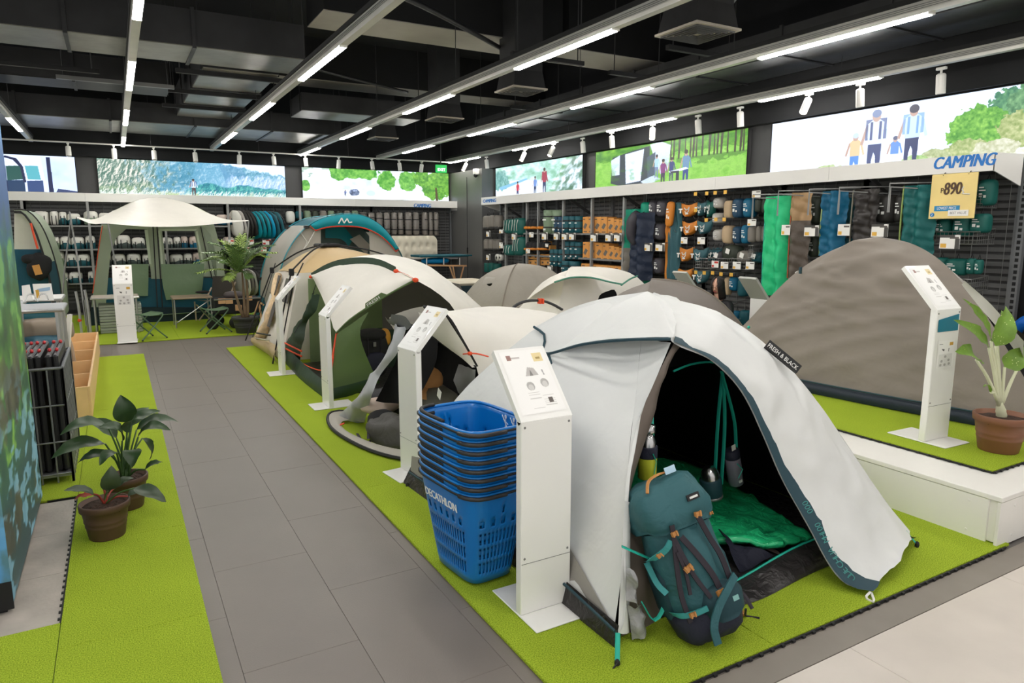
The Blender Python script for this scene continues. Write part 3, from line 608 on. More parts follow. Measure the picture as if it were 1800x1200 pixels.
SAGE = cloth('sage_cloth', (172, 184, 162), tl=.25); SAGED = cloth('sage_flap', (112, 134, 106)); PETROL = cloth('petrol_blue_cloth', (10, 78, 98)); NAVYG = cloth('dark_groundsheet', (14, 38, 48))
GRN = cloth('olive_green_cloth', (100, 122, 78), tl=.3); GRND = cloth('dark_green_cloth', (40, 62, 44)); BEI = cloth('beige_cloth', (214, 186, 140), tl=.25); TEALB = cloth('bright_teal_cloth', (0, 134, 148)); TEALD = cloth('deep_teal_cloth', (30, 92, 104)); LGREY = cloth('light_grey_cloth', (198, 192, 182), tl=.3)
MESHG = cloth('grey_mesh', (86, 84, 80), rough=.8)
def pan(A, B, nu=18, nv=10, sag=(0, 0, 0), amp=.012, sc=3., seed=0, mids=()):
    """cloth between two edge curves (and optional middle curves)"""
    Cs = [cr(c, nu) for c in ([A] + list(mids) + [B])]; sag = Vector(sag); rows = []
    for i in range(nu):
        r = cr([c[i] for c in Cs], nv) if len(Cs) > 2 else [Cs[0][i].lerp(Cs[1][i], k / (nv - 1)) for k in range(nv)]
        for k in range(nv):
            u = k / (nv - 1); r[k] = r[k] + sag * (4 * u * (1 - u))
            e = min(1, 6 * u * (1 - u) + .15); q = r[k] * sc + Vector((seed, seed * .3, 0))
            r[k] = r[k] + noise.noise_vector(q) * amp * e + noise.noise_vector(q * 2.6) * amp * .35 * e
        rows.append(r)
    return MB().loft(rows)
def pole(P, A, sil=None, zb=.02, zt=1., n=17, power=2.1):
    """3-D arch from ground corner P to apex A whose heights follow the outline measured in the photo"""
    P, A = Vector((P[0], P[1], 0)), Vector((A[0], A[1], 0)); Z = []
    for i in range(n):
        s = i / (n - 1); Z.append(zb + (zt - zb) * (1 - (1 - s) ** power))
    if sil:
        xs = [p[0] for p in sil]; o = sorted(range(len(xs)), key=lambda k: xs[k]); xs = [sil[k][0] for k in o]; ys = [sil[k][1] for k in o]
        fit = {}
        for i in range(n):
            q = P.lerp(A, i / (n - 1)); z = Z[i]
            for it in range(5):
                v = Vector((q.x, q.y, z - CAMH)); dz = v.dot(FW); px = CX + FPX * v.dot(RT) / dz
                if px < xs[0] - 3 or px > xs[-1] + 3: z = None; break
                py = float(np.interp(px, xs, ys)); d = ray(px, py); z = CAMH + d.z * math.hypot(q.x, q.y) / math.hypot(d.x, d.y)
            if z is not None: fit[i] = z
        fit.setdefault(0, zb); ks = sorted(fit)
        Z = [float(np.interp(i, ks, [fit[k] for k in ks])) for i in range(n)]; Z[-1] = zt if n - 1 not in fit else Z[-1]
        for _ in range(2): Z = [Z[0]] + [(Z[i - 1] + 2 * Z[i] + Z[i + 1]) / 4 for i in range(1, n - 1)] + [Z[-1]]
    return [P.lerp(A, i / (n - 1)) + Vector((0, 0, Z[i])) for i in range(n)]
def off(c, d): return [Vector(p) + Vector(d) for p in c]
def shrink(c, ctr, k): return [Vector(ctr) + (Vector(p) - Vector(ctr)) * k for p in c]
def strap(parent, a, b, mat, r=.006, nm='guy_strap', tog=True):
    o = MB().tube([a, b], r, 6, flat=.4).build(nm, mat, parent)
    if tog: MB().ell(b, (.012, .012, .02), 8, 6).build('toggle', RUBBER, o)
    return o
# ------------------------------------------------------------------ T1: the two-person tent in front, porch open
FL, FR, BL, BR, AP = (1.67, 2.04), (3.66, 2.01), (1.61, 4.2), (3.62, 4.2), (2.68, 3.1)
t = thing('dome_tent', 'white and grey two-person tent in front with open porch and green bed inside', 'tent', (2.65, 3.1, .017)); T1 = t
fl = pole(FL, AP, [(1090, 1112), (1094, 1000), (1105, 790), (1117, 705), (1122, 645), (1127, 600), (1134, 535)], .06, 1.31)
fr = pole(FR, AP, [(1590, 930), (1540, 860), (1490, 780), (1440, 708), (1395, 650), (1350, 605), (1310, 575), (1260, 547), (1200, 530), (1130, 522)], .07, 1.31)
bl = pole(BL, AP, [(745, 800), (760, 752), (797, 702), (860, 640), (915, 597), (957, 562), (1010, 540), (1060, 527), (1134, 522)], .06, 1.31)
br = pole(BR, AP, None, .05, 1.31)
Dp = [(1530, 1037, 1.77), (1488, 1027, 1.85), (1455, 990, 1.95), (1420, 925, 2.05), (1375, 845, 2.17), (1340, 765, 2.25), (1302, 688, 2.33), (1250, 634, 2.42), (1180, 600, 2.5)]
D = [PY(*p) for p in Dp]
top = PY(1180, 600, 2.5)
pm = pan(D + [PY(1172, 560, 2.72), V(2.68, 3.1, 1.31)], fr, 70, 40, (0, -.05, .03), .020, 4.5, 1)
for i, p in enumerate(pm.v):
    e = min(1, 7 * min(i % 40, 39 - i % 40) / 39); rg_ = lambda q: max(0, 1 - 3.2 * abs(noise.noise(q))) ** 1.5
    pm.v[i] = p + V(-.3, -.9, .3) * e * (.016 * rg_(p * 2.6 + V(4, 0, 0)) + .010 * rg_(p * 5.5 + V(0, 9, 0)))
pm.build('front_fly_panel', FLY, t, True)
# dark teal edging of the porch with its lettering
Dn = cr(D, 26); F2 = cr(fr[:15], 26); wid = [.092 if i < 22 else .092 - .010 * (i - 21) for i in range(26)]
bandI = [p - (q - p).normalized() * .012 + Vector((0, -.016, .008)) for p, q in zip(Dn, F2)]; bandO = [p + (q - p).normalized() * wd + Vector((0, -.02, .012)) for p, q, wd in zip(Dn, F2, wid)]
MB().loft([[a, a.lerp(b, .5) + V(0, -.005, 0), b] for a, b in zip(bandI, bandO)]).build('porch_edging', DTEAL, t, True)
TT = MS('teal_lettering', (64, 140, 136), rough=.6)
i0, i1 = 2, 8
a, b = bandI[i0].lerp(bandO[i0], .3), bandI[i1].lerp(bandO[i1], .3); nrm = (bandO[4] - bandI[4]).normalized()
for wd, (k0, k1) in (('QUECHUA', (1.6, 4.4)), ('MH100', (4.8, 6.4)), ('000', (7.2, 8.2))):
    f = lambda k: bandI[int(k)].lerp(bandI[int(k) + 1], k - int(k)) * .5 + bandO[int(k)].lerp(bandO[int(k) + 1], k - int(k)) * .5
    n_ = len(wd)
    for j, chh in enumerate(wd):
        k = k0 + (k1 - k0) * j / n_; p0 = f(k); p1 = f(k + .3); r_ = (p1 - p0).normalized(); fw = Vector((-.55, -.83, .1)); u_ = fw.cross(r_).normalized()
        text(chh, TT, t, p0 - u_ * .018 + fw * .012, r_, u_, .042, .0005)
# left door leaf, rolled back, with its taupe lining
pan([Vector((1.67, 2.04, .06))] + fl[2:12], [PY(*p) for p in ((1096, 1005, 2.08), (1100, 850, 2.2), (1122, 740, 2.3), (1152, 668, 2.4), (1179, 602, 2.5))], 16, 6, (0, -.02, 0), .012, 5, 3).build('porch_door', FLY, t, True)
pan([PY(*p) for p in ((1094, 880, 2.22), (1108, 800, 2.28), (1135, 700, 2.38), (1165, 640, 2.46), (1184, 604, 2.52))], [PY(*p) for p in ((1104, 868, 2.26), (1126, 800, 2.34), (1148, 730, 2.42), (1168, 660, 2.5), (1192, 606, 2.54))], 14, 5, (0, -.02, 0), .02, 6, 4).build('door_lining', BRN, t, True)
pan([PY(*p) for p in ((1092, 1120, 2.08), (1094, 1000, 2.12), (1092, 900, 2.2))], [PY(*p) for p in ((1180, 1118, 2.14), (1150, 985, 2.2), (1104, 880, 2.28))], 10, 6, (0, -.03, 0), .03, 6, 5).build('gathered_lining', BRN, t, True)
MB().tube(cr([PY(*p) for p in ((1093, 960, 2.06), (1115, 970, 2.04), (1150, 985, 2.06))], 10), .012, 5, flat=.3).build('teal_hem', TEALTAPE, t)
MB().tube(cr([PY(*p) for p in ((1128, 1058, 2.0), (1150, 1090, 1.98), (1168, 1060, 2.0), (1160, 1025, 2.06))], 12), .010, 5, flat=.3).build('teal_hem', TEALTAPE, t)
for q in (((1100, 1000), (1118, 1010), (1120, 1060), (1100, 1055)), ((1103, 1062), (1124, 1058), (1132, 1105), (1112, 1125))):
    pan([PY(*q[0], 2.05), PY(*q[3], 2.03)], [PY(*q[1], 2.05), PY(*q[2], 2.03)], 14, 9, (0, -.03, 0), .03, 14, 9).build('silver_lining', cloth('silver_foil_lining', (150, 150, 150), rough=.22, bs=16, bump=.8), t, True)
pan([PY(1086, 1113, 2.04), PY(1092, 1000, 2.09), PY(1098, 880, 2.16)], [PY(1104, 1108, 2.07), PY(1108, 1000, 2.12), PY(1106, 880, 2.2)], 12, 5, (0, -.02, 0), .008, 6, 2).build('door_hem', FLY, t, True)
# left (aisle) side and the far sides
pan([Vector((1.66, 2.06, .08))] + fl[1:], [Vector((1.6, 4.18, .08))] + bl[1:], 20, 16, (.03, 0, 0), .016, 3, 6).build('side_fly_panel', FLY, t, True)
pan(fr, br, 14, 10, (-.04, 0, 0), .012).build('side_fly_panel', FLY, t, True)
pan(bl, br, 14, 10, (0, -.05, 0), .012).build('rear_fly_panel', FLY, t, True)
lo = MB().loft([[V(1.655, 2.05, .02), V(1.655, 2.05, .09)], [V(1.66, 2.3, .02), PX(1045, 1040, 1.68)], [V(1.65, 2.7, .02), PX(1000, 960, 1.71)], [V(1.63, 3.4, .02), V(1.70, 3.4, .34)], [V(1.6, 4.2, .02), V(1.62, 4.2, .2)]]); lo.build('mud_flap', cloth('translucent_grey_flap', (150, 146, 140)), t, True)
MB().tube(cr([V(1.64, 2.03, .09), V(1.645, 2.5, .12), V(1.62, 3.3, .12), V(1.6, 4.2, .09)], 14), .007, 5).build('piping', DTEAL, t)
pan([V(1.64, 2.03, .018), V(1.62, 3.1, .018), V(1.56, 4.22, .018)], [V(1.66, 2.03, .11), V(1.66, 3.1, .14), V(1.62, 4.22, .12)], 16, 4, (0, 0, 0), .012, 6).build('groundsheet_edge', TUB, t, True)
# roof vent hood with dark piping
apx = V(2.68, 3.1, 1.335); hoodT = [bl[9]]; hoodB = [PX(964, 622, 2.18), PX(1030, 606, 2.17), PX(1110, 598, 2.2), PY(1183, 597, 2.46)]
up_ = V(0, 0, .014); rad = [(bl[9], bl[12])] + [(p, p.lerp(apx, .5) + V(0, 0, .05 if k < 3 else .045)) for k, p in enumerate(hoodB)] + [(fr[14], fr[15]), (br[15], br[15].lerp(apx, .5)), (bl[14], bl[15]), (bl[9], bl[12])]
ro, rm = cr([a + up_ for a, b in rad[:5]], 15) + cr([a + up_ for a, b in rad[4:]], 25)[1:], cr([b + up_ for a, b in rad[:5]], 15) + cr([b + up_ for a, b in rad[4:]], 25)[1:]
MB().loft([[*cr([a, b, apx + up_], 9)] for a, b in zip(ro, rm)]).wrinkle(.004, 6, 2).build('vent_hood', FLY, t, True)
MB().tube(cr([hoodT[0] + V(-.02, -.01, .012), PX(958, 590, 2.2)] + off(hoodB, (-.04, -.025, .01)), 24), .008, 6).build('piping', DTEAL, t)
MB().tube(cr([PX(964, 622, 2.15), PX(969, 640, 2.12)], 4), .010, 6).build('piping', DTEAL, t)
# black inner tent
ctr = (2.68, 3.12, .02); K = .94
ifl, ifr, ibl, ibr = [[Vector((c[0].x, c[0].y, .012)).lerp(V(2.68, 3.12, .012), .03)] + shrink(c, ctr, K) for c in (fl, fr, bl, br)]
pan(ifl, ibl, 12, 8, (0, 0, 0), 0).build('inner_wall', INB, t, True); pan(ifr, ibr, 12, 8, (0, 0, 0), 0).build('inner_wall', INB, t, True); pan(ibl, ibr, 12, 8, (0, -.03, 0), .0).build('inner_wall', INB, t, True)
pan(ifl[10:], ifr[10:], 8, 8, (0, 0, 0), 0).build('inner_front', INB, t, True)
MB().tube(cr([PY(*p) for p in ((1184, 652, 2.6), (1215, 640, 2.62), (1250, 636, 2.62), (1275, 645, 2.6))], 12), .006, 5).build('zip_tape', TEALTAPE, t)
MB().tube(cr([PY(*p) for p in ((1146, 706, 2.5), (1147, 760, 2.45), (1150, 800, 2.45))], 8), .009, 5, flat=.3).build('zip_tape', TEALTAPE, t)
# floor and door sill
MB().prism([(1.68, 2.1, .02), (3.6, 2.1, .02), (3.56, 4.15, .02), (1.66, 4.15, .02)], (0, 0, .006)).build('groundsheet', TUB, t)
sA, sB = [PY(1200, 1098, 2.09), G(1323, 1058, .02), G(1443, 1000, .02), V(3.62, 2.03, .02)], [PY(1215, 1062, 2.13), PY(1300, 1017, 2.14), PY(1425, 950, 2.14), V(3.62, 2.08, .12)]
sA[0].z = .02
pan(sA, sB, 26, 6, (0, -.03, 0), .016, 9, 2).build('door_sill', TUB, t, True)
MB().tube(cr(off(sB, (0, -.004, .004)), 20), .006, 5).build('sill_piping', TEALTAPE, t)
pan([V(3.45, 2.02, .02), V(3.72, 2.0, .03)], [PY(1548, 985, 1.98), PY(1590, 938, 1.97)], 8, 5, (0, -.02, 0), .012, 9).build('groundsheet_corner', TUB, t, True)
# guys, loop and pegs
strap(t, PY(1086, 1112, 2.0), G(1085, 1166, .02), TEALTAPE, .010); strap(t, PY(1592, 932, 2.0), G(1612, 957, .03), TEALTAPE, .008)
MB().tube(cr([G(1085, 1166, .03), G(1076, 1178, .01), G(1088, 1180, .01)], 6), .004, 5).build('cord', BLACKT, t)
MB().tube(cr([PY(1530, 1040, 1.76), G(1522, 1050, .02), G(1536, 1057, .02), PY(1532, 1042, 1.76)], 10), .006, 6).build('cord_loop', WHITEM, t)
strap(t, PX(728, 842, 1.62), G(716, 853, .02), TEALTAPE, .008)
pan([G(712, 850, .02), G(760, 862, .02)], [PX(742, 836, 1.63), PX(775, 838, 1.64)], 6, 4, (0, 0, 0), .01).build('groundsheet_corner', TUB, t, True)
# woven label on the right edge
la, lb_ = PY(1346, 606, 2.47), PY(1402, 652, 2.36); dn = (lb_ - la).normalized(); u_ = Vector((-.45, -.75, .4)).cross(dn).normalized()
MB().prism([la - u_ * .02, lb_ - u_ * .02, lb_ + u_ * .03, la + u_ * .03], V(-.01, -.015, .008)).build('woven_label', BLACKT, t)
text('FRESH & BLACK', PRINT_WH, t, la + V(-.014, -.02, .012) - u_ * .012 + dn * .008, dn, u_, .034, .0008, width=(lb_ - la).length * .9)
# gear loops hanging inside
tp = PY(1270, 655, 2.66)
for k, q in enumerate((((1270, 655), (1262, 740), (1256, 845)), ((1270, 655), (1274, 740), (1268, 850)), ((1268, 652), (1290, 735), (1294, 790)))):
    MB().tube(cr([PY(*p, 2.66 - .02 * k) for p in q], 10), .013, 6, flat=.25).build('gear_strap', TEALTAPE, t)
# ------------------------------------------------------------------ T11: large grey dome on the platform
t = thing('dome_tent', 'large plain grey dome tent on the white platform at the right', 'tent', (6.05, 3.55, .307))
zb = .31; A = (5.8, 3.68); C1, C2, C3, C4 = (5.38, 2.06), (5.02, 5.02), (7.0, 4.9), (7.05, 2.2)
zt = PY(1545, 424, 3.5).z
r1 = pole(C1, A, [(1800, 672), (1772, 630), (1750, 590), (1731, 556), (1690, 503), (1650, 462), (1600, 433), (1545, 424)], zb, zt)
r2 = pole(C2, A, [(1310, 580), (1340, 541), (1400, 482), (1460, 447), (1500, 432), (1545, 424)], zb, zt)
r3, r4 = pole(C3, A, None, zb, zt), pole(C4, A, [(1800, 592), (1745, 545), (1700, 495), (1660, 462), (1600, 434), (1545, 424)], zb, zt)
m = pan(off(r1, (0, 0, .04)), off(r2, (0, 0, .04)), 60, 60, (-.05, 0, 0), .02, 1.6, 12)
for i, p in enumerate(m.v):
    e = min(1, 8 * min(i % 60, 59 - i % 60) / 59); tz = (p.z - .3) / 1.3; m.v[i] = p + V(-.8, 0, .2) * e * (.05 * tz * max(0, 1 - 2.4 * abs(noise.noise(V(p.y * .8, (p.z + .3 * p.y) * 5.5, 3)))) ** 2 + .03 * tz * max(0, 1 - 2.4 * abs(noise.noise(V(p.y * 1.0, (p.z - .15 * p.y) * 9, 5)))) ** 2 + .018 * noise.noise(V(p.y * 5, p.z * 1.3, 9)) + .006 * noise.noise(p * 9))
m.build('front_fly_panel', FLYGR, t, True)
pan(r2, r3, 14, 12, (0, .05, 0), .012).build('side_fly_panel', FLYGR, t, True); pan(r3, r4, 14, 12, (.05, 0, 0), .012).build('rear_fly_panel', FLYGR, t, True)
pan(r1[8:], r4[8:], 10, 8, (0, 0, 0), .01).build('porch_top', cloth('pale_grey_flysheet', (176, 172, 164)), t, True)
pan([PY(*p) for p in ((1800, 640, 2.1), (1765, 590, 2.3), (1722, 540, 2.55), (1690, 500, 2.75))], [PY(*p) for p in ((1800, 600, 2.02), (1770, 566, 2.22), (1735, 528, 2.48), (1694, 492, 2.7))], 12, 5, (0, 0, 0), .01).build('porch_flap', cloth('pale_grey_flap', (196, 194, 188)), t, True)
pan(shrink(r1, (6.05, 3.6, .31), .95), shrink(r4, (6.05, 3.6, .31), .95), 12, 8, (0, .1, 0), .0).build('inner_wall', INB, t, True)
pan([V(5.0, 5.02, .312), V(5.12, 3.6, .312), V(5.34, 2.03, .312)], [V(5.02, 5.0, .42), V(5.14, 3.6, .41), V(5.36, 2.05, .41)], 16, 4, (-.02, 0, 0), .012, 4).build('groundsheet_edge', TUBB, t, True)
MB().tube(cr([V(4.99, 5.0, .425), V(5.10, 3.6, .415), V(5.33, 2.04, .415)], 14), .007, 5).build('piping', DTEAL, t)
for px, py in ((1511, 720), (1665, 765)): 
    p = PX(px, py, 5.08); MB().ell(p, (.01, .012, .012), 8, 6).build('peg_point', TEALTAPE, t); MB().tube(cr([p, p + V(-.02, .012, -.04), p + V(-.02, -.012, -.07), p + V(-.005, 0, -.02)], 8), .003, 4).build('cord_loop', BLACKT, t)
MB().ell(PX(1316, 575, 5.15), (.014, .014, .014), 8, 6).build('peg_point', TEALTAPE, t)
MB().obox(PX(1407, 475, 5.42), (.02, .02, .06)).build('vent_tab', DTEAL, t)
pan([PY(1395, 492, 4.35), PY(1440, 462, 4.2)], [PY(1398, 478, 4.5), PY(1450, 452, 4.3)], 6, 4, (0, 0, .02), 0).build('rear_vent', FLY, t, True)
# ------------------------------------------------------------------ second row of smaller domes
def small_dome(label, c, hw, apex_px, silL, silR, mat, extra=None):
    a = PY(apex_px[0], apex_px[1], c[1]); A = (c[0], c[1]); zt = CAMH + ray(*apex_px).z * math.hypot(*A) / math.hypot(ray(*apex_px).x, ray(*apex_px).y)
    t = thing('dome_tent', label, 'tent', (c[0], c[1], .017)); h = hw
    P = dict(nl=(c[0] - h, c[1] - h), nr=(c[0] + h, c[1] - h), fl=(c[0] - h, c[1] + h), fr=(c[0] + h, c[1] + h))
    n1 = pole(P['nl'], A, None, .03, zt); n2 = pole(P['nr'], A, silR, .03, zt); n3 = pole(P['fl'], A, silL, .03, zt); n4 = pole(P['fr'], A, None, .03, zt)
    for nm, x, y, sg in (('front_fly_panel', n1, n2, (0, .03, 0)), ('side_fly_panel', n3, n1, (.03, 0, 0)), ('rear_fly_panel', n3, n4, (0, -.03, 0)), ('side_fly_panel', n2, n4, (-.03, 0, 0))): pan(x, y, 16, 12, sg, .018, 3, hash(label) % 17).build(nm, mat, t, True)
    MB().prism([V(*P[k], .018) for k in ('nl', 'nr', 'fr', 'fl')], (0, 0, .05)).build('groundsheet', TUB, t)
    return t, n1, n2, n3, n4
GR8 = cloth('warm_grey_flysheet', (148, 142, 132)); 
t, a1, a2, a3, a4 = small_dome('small grey dome tent farthest back in the second row, vent flap propped', (5.95, 10.2), .94, (915, 463), [(818, 520), (833, 497), (858, 478), (885, 467), (915, 463)], [(915, 463), (950, 466), (975, 476), (1000, 500)], GR8)
pan([PX(848, 500, 5.0), PX(868, 497, 5.0)], [PX(855, 486, 5.15), PX(872, 488, 5.1)], 5, 4, (0, 0, .03), 0).build('vent_flap', GR8, t, True); MB().ell(PX(860, 497, 5.08), (.02, .1, .05), 8, 6).build('vent_opening', INB, t)
MB().tube(a1, .012, 5).build('seam', FLYGR, t)
t, b1, b2, b3, b4 = small_dome('white dome tent with green piping in the middle of the second row', (5.7, 8.25), .96, (1050, 468), [(925, 530), (945, 500), (970, 485), (1010, 472), (1050, 468)], [(1050, 468), (1085, 472), (1115, 481), (1130, 494), (1150, 520)], FLYC)
pg = MS('green_piping', (70, 140, 116), rough=.6)
e1 = [PY(*p) for p in ((972, 497, 7.25), (1000, 489, 7.4), (1035, 489, 7.45), (1070, 497, 7.35), (1092, 501, 7.25))]
pan(off(e1, (0, -.03, .01)), off(cr(b3[8:], 5), (0, -.05, .02)), 10, 5, (0, -.02, .02), .006).build('vent_hood', FLYC, t, True)
MB().tube(cr(off(e1, (0, -.04, .012)), 14), .012, 5).build('piping', pg, t)
MB().tube(cr([PY(1092, 501, 7.2), PY(1108, 490, 7.35), PY(1120, 485, 7.5)], 8), .012, 5).build('piping', pg, t)
pan([PY(*p, 7.22) for p in ((1050, 530), (1056, 517), (1075, 509))], [PY(*p, 7.22) for p in ((1085, 530), (1084, 516), (1080, 509))], 8, 5, (0, 0, 0), 0).build('door_opening', INB, t)
t, c1, c2, c3, c4 = small_dome('dark grey dome tent in front of the crouching woman, second row', (5.5, 6.3), .96, (1180, 491), [(1070, 530), (1085, 517), (1110, 505), (1145, 495), (1180, 491)], [(1180, 491), (1220, 501), (1260, 523), (1290, 553), (1312, 582), (1330, 610)], cloth('dark_grey_flysheet', (122, 114, 108)))
MB().tube(c2, .012, 5).build('seam', FLYGR, t)
# ------------------------------------------------------------------ T2: white pop-up tent, door dropped to the turf
t = thing('popup_tent', 'white pop-up tent behind the blue baskets, door hoop dropped on the turf', 'tent', (3, 5.4, .017))
E_ = [V(2.36, 4.46, .03), PX(838, 643, 2.24), PX(812, 596, 2.1), PX(784, 553, 2.0), PX(745, 539, 1.96), PX(715, 545, 1.92), PX(690, 556, 1.9), PX(684, 566, 1.92), V(2.15, 5.75, .7), V(2.25, 6.0, .35), V(2.35, 6.12, .03)]
def arcx(X, y0, y1, H, n=24): return [V(X, (y0 + y1) / 2 - (y1 - y0) / 2 * math.copysign(abs(math.cos(a)) ** .75, math.cos(a)), max(.03, H * math.sin(a) ** .8)) for a in [math.pi * i / (n - 1) for i in range(n)]]
arcs = [cr(E_, 24), arcx(2.75, 4.42, 6.4, .99), arcx(3.15, 4.45, 6.4, 1.0), arcx(3.7, 4.6, 6.3, .86), arcx(4.15, 4.9, 6.0, .42), arcx(4.3, 5.2, 5.7, .1)]
cols = [cr([a[i] for a in arcs], 22) for i in range(24)]
MB().loft(cols).wrinkle(.012, 2.5, 3).build('flysheet', FLYC, t, True)
rows = [[p * .985 + V(.04, .06, -.03) for p in c[3:]] for c in cols]
MB().loft(rows).build('inner_wall', INB, t, True)
MB().prism([V(2.1, 4.6, .02), V(4.1, 4.8, .02), V(4.1, 6.2, .02), V(1.95, 6.2, .02)], (0, 0, .01)).build('groundsheet', TUB, t)
MB().loft([[V(2.42, 4.55 + .18 * j, .03), V(2.42 + .02 * j, 4.55 + .18 * j, .75 - .01 * (j - 4) ** 2)] for j in range(10)]).build('inner_door', INB, t, True)
MB().tube(cr(E_[1:5], 16), .014, 6, flat=.5).build('hoop_sleeve', BLACKT, t)
d_ = (E_[3] - E_[1]).normalized(); text('2 SECONDS', PRINT_WH, t, E_[3] + V(-.02, -.02, -.02), (E_[2] - E_[3]).normalized(), Vector((-.6, -.8, .2)).cross((E_[2] - E_[3]).normalized()) * -1, .035, .0008)
pan([PX(783, 555, 1.98), PX(812, 600, 2.07), PX(837, 644, 2.22)], [PX(735, 548, 1.88), PX(756, 588, 1.98), PX(835, 645, 2.2)], 12, 7, (-.03, 0, 0), .008, 5).build('awning', FLYC, t, True)
MB().tube(cr([PX(757, 590, 1.97), PX(798, 618, 2.1), PX(837, 645, 2.21)], 10), .007, 5).build('awning_edge', BLACKT, t)
pan([PX(677, 556, 1.9), PX(684, 568, 1.92), PX(702, 575, 1.94)], [PX(688, 552, 1.88), PX(712, 556, 1.92), PX(724, 572, 1.95)], 8, 5, (0, 0, -.03), .01, 6).build('awning_lining', cloth('grey_lining', (104, 106, 108)), t, True)
MB().tube(cr([PX(815, 622, 2.1), PX(835, 621, 2.15), PX(857, 626, 2.3)], 8), .013, 6, flat=.4).build('orange_strap', ORANGE, t)
MB().ell(PX(826, 621, 2.1), (.02, .02, .014), 8, 6).build('strap_slider', ORANGE, t)
hp = [PY(*p, 5.55) for p in ((897, 548), (905, 538), (918, 531), (935, 528), (955, 529), (972, 535), (988, 544))]
MB().tube(cr(hp, 20), .022, 6, flat=.6).build('rear_hoop', BLACKT, t)
for px in (948, 953): p = PY(px, 529, 5.53); MB().obox(p, (.014, .05, .05)).build('orange_band', ORANGE, t)
ls, rs = [PX(695, 566, 1.94), PX(683, 620, 1.86), PX(649, 671, 1.76), PX(628, 698, 1.69), G(592, 733, .03)], [PX(716, 572, 1.95), PX(698, 620, 1.87), PX(668, 660, 1.78), PX(655, 692, 1.72), G(640, 742, .03)]
pan(ls, rs, 26, 9, (-.05, 0, .0), .03, 9, 8).build('door_flap', SILV, t, True)
pan([PX(836, 650, 2.26), PX(838, 690, 2.3), V(2.42, 4.46, .02)], [PX(806, 640, 2.45), PX(800, 690, 2.5), V(2.6, 4.7, .02)], 10, 6, (0, 0, 0), .02, 8).build('side_lining', SILV, t, True)
pan([PX(716, 568, 1.97), PX(698, 630, 1.9), PX(660, 705, 1.8)], [PX(770, 575, 2.05), PX(765, 640, 2.0), PX(728, 712, 1.92)], 10, 5, (0, 0, 0), .02, 7).build('door_lining', INB, t, True)
o_ = [G(*p, .035) for p in ((640, 728), (600, 722), (579, 727), (577, 742), (588, 757), (612, 773), (650, 791), (695, 804), (735, 808))]; i_ = [G(*p, .05) for p in ((640, 742), (612, 738), (600, 742), (602, 750), (612, 759), (632, 769), (665, 781), (700, 789), (735, 793))]
pan(o_, i_, 26, 5, (0, 0, .02), .004).build('door_hoop', LGREY, t, True); MB().tube(cr(o_, 30), .014, 6).build('hoop_piping', BLACKT, t)
MB().tube(cr([G(598, 746, .06), G(605, 744, .07)], 4), .02, 6, flat=.3).build('orange_tab', ORANGE, t)
# ------------------------------------------------------------------ T3: green and white family tent
t = thing('family_tent', 'green family tent with white pitched canopy and orange corner pole', 'tent', (3.1, 8, .017))
ft, lt_ = V(2.1, 8.69, PX(549, 486, 2.1).z), PX(592, 585, 1.9); kn = PX(730, 492, 2.6)
Kc = [ft, PY(575, 471, 8.3), PY(603, 462, 7.9), PY(640, 459, 7.5), PY(670, 463, 7.2), PY(698, 476, 6.9), kn]
Bc = [ft, PX(566, 522, 2.0), PX(580, 556, 1.95), lt_, PY(618, 560, 6.85), PY(660, 532, 6.72), PY(700, 508, 6.6), kn]
pan(cr(Kc, 18), cr(Bc, 18), 18, 9, (-.03, 0, .02), .012, 3, 4).build('canopy', FLYC, t, True)
Tc = [PY(556, 480, 8.75), PY(600, 458, 8.7), PY(650, 448, 8.4), PY(700, 450, 8.05), PY(755, 468, 7.7), PY(800, 508, 7.3), PY(837, 550, 7.05), V(4.0, 7.1, .3)]
Nc = Kc + [PY(765, 512, 6.55), PY(800, 546, 6.6), V(3.45, 6.7, .2)]
pan(Nc, Tc, 26, 9, (0, 0, .02), .01, 3, 5).build('flysheet', FLYC, t, True)
pan(Tc, [V(2.2, 9.0, .05), V(2.8, 9.0, .05), V(3.3, 9.0, .05), V(3.8, 8.9, .05), V(4.2, 8.4, .05), V(4.3, 7.4, .05)], 20, 6, (.2, .2, .2), .01).build('rear_flysheet', FLYC, t, True)
gb = [p + V(-.02, -.02, .01) for p in cr(Kc[:6], 18)]
pan(off(gb, (0, 0, .035)), off(gb, (0, -.02, -.035)), 18, 3, (0, 0, 0), 0).build('arch_sleeve', GRND, t, True)
for p in (ft, Kc[5]): MB().ell(p + V(-.02, -.02, 0), (.03, .03, .022), 8, 6).build('orange_end', ORANGE, t)
MB().tube(cr([Kc[5] + V(-.01, -.02, 0), PY(715, 483, 6.75), kn], 6), .007, 5).build('guy_cord', ORANGE, t); MB().ell(kn, (.035, .035, .025), 10, 6).build('orange_buckle', ORANGE, t)
MB().tube(cr([p + V(-.01, -.01, 0) for p in Bc[3:]], 16), .010, 5).build('canopy_edge', GRN, t)
a, b = PY(648, 541, 6.73), PY(676, 522, 6.66); n_ = V(-.5, -.85, .1); r_ = (b - a).normalized(); u_ = n_.cross(r_).normalized() * 1
MB().prism([a - r_ * .04, b + r_ * .04, b + u_ * .055, a + u_ * .055], n_ * .012).build('woven_label', GRN, t); text('FRESH', PRINT_WH, t, a + n_ * .016 + u_ * .012, r_, u_, .045, .0006, width=.15)
MB().tube([lt_, G(573, 703, .03)], .014, 6).build('corner_pole', ORANGE, t)
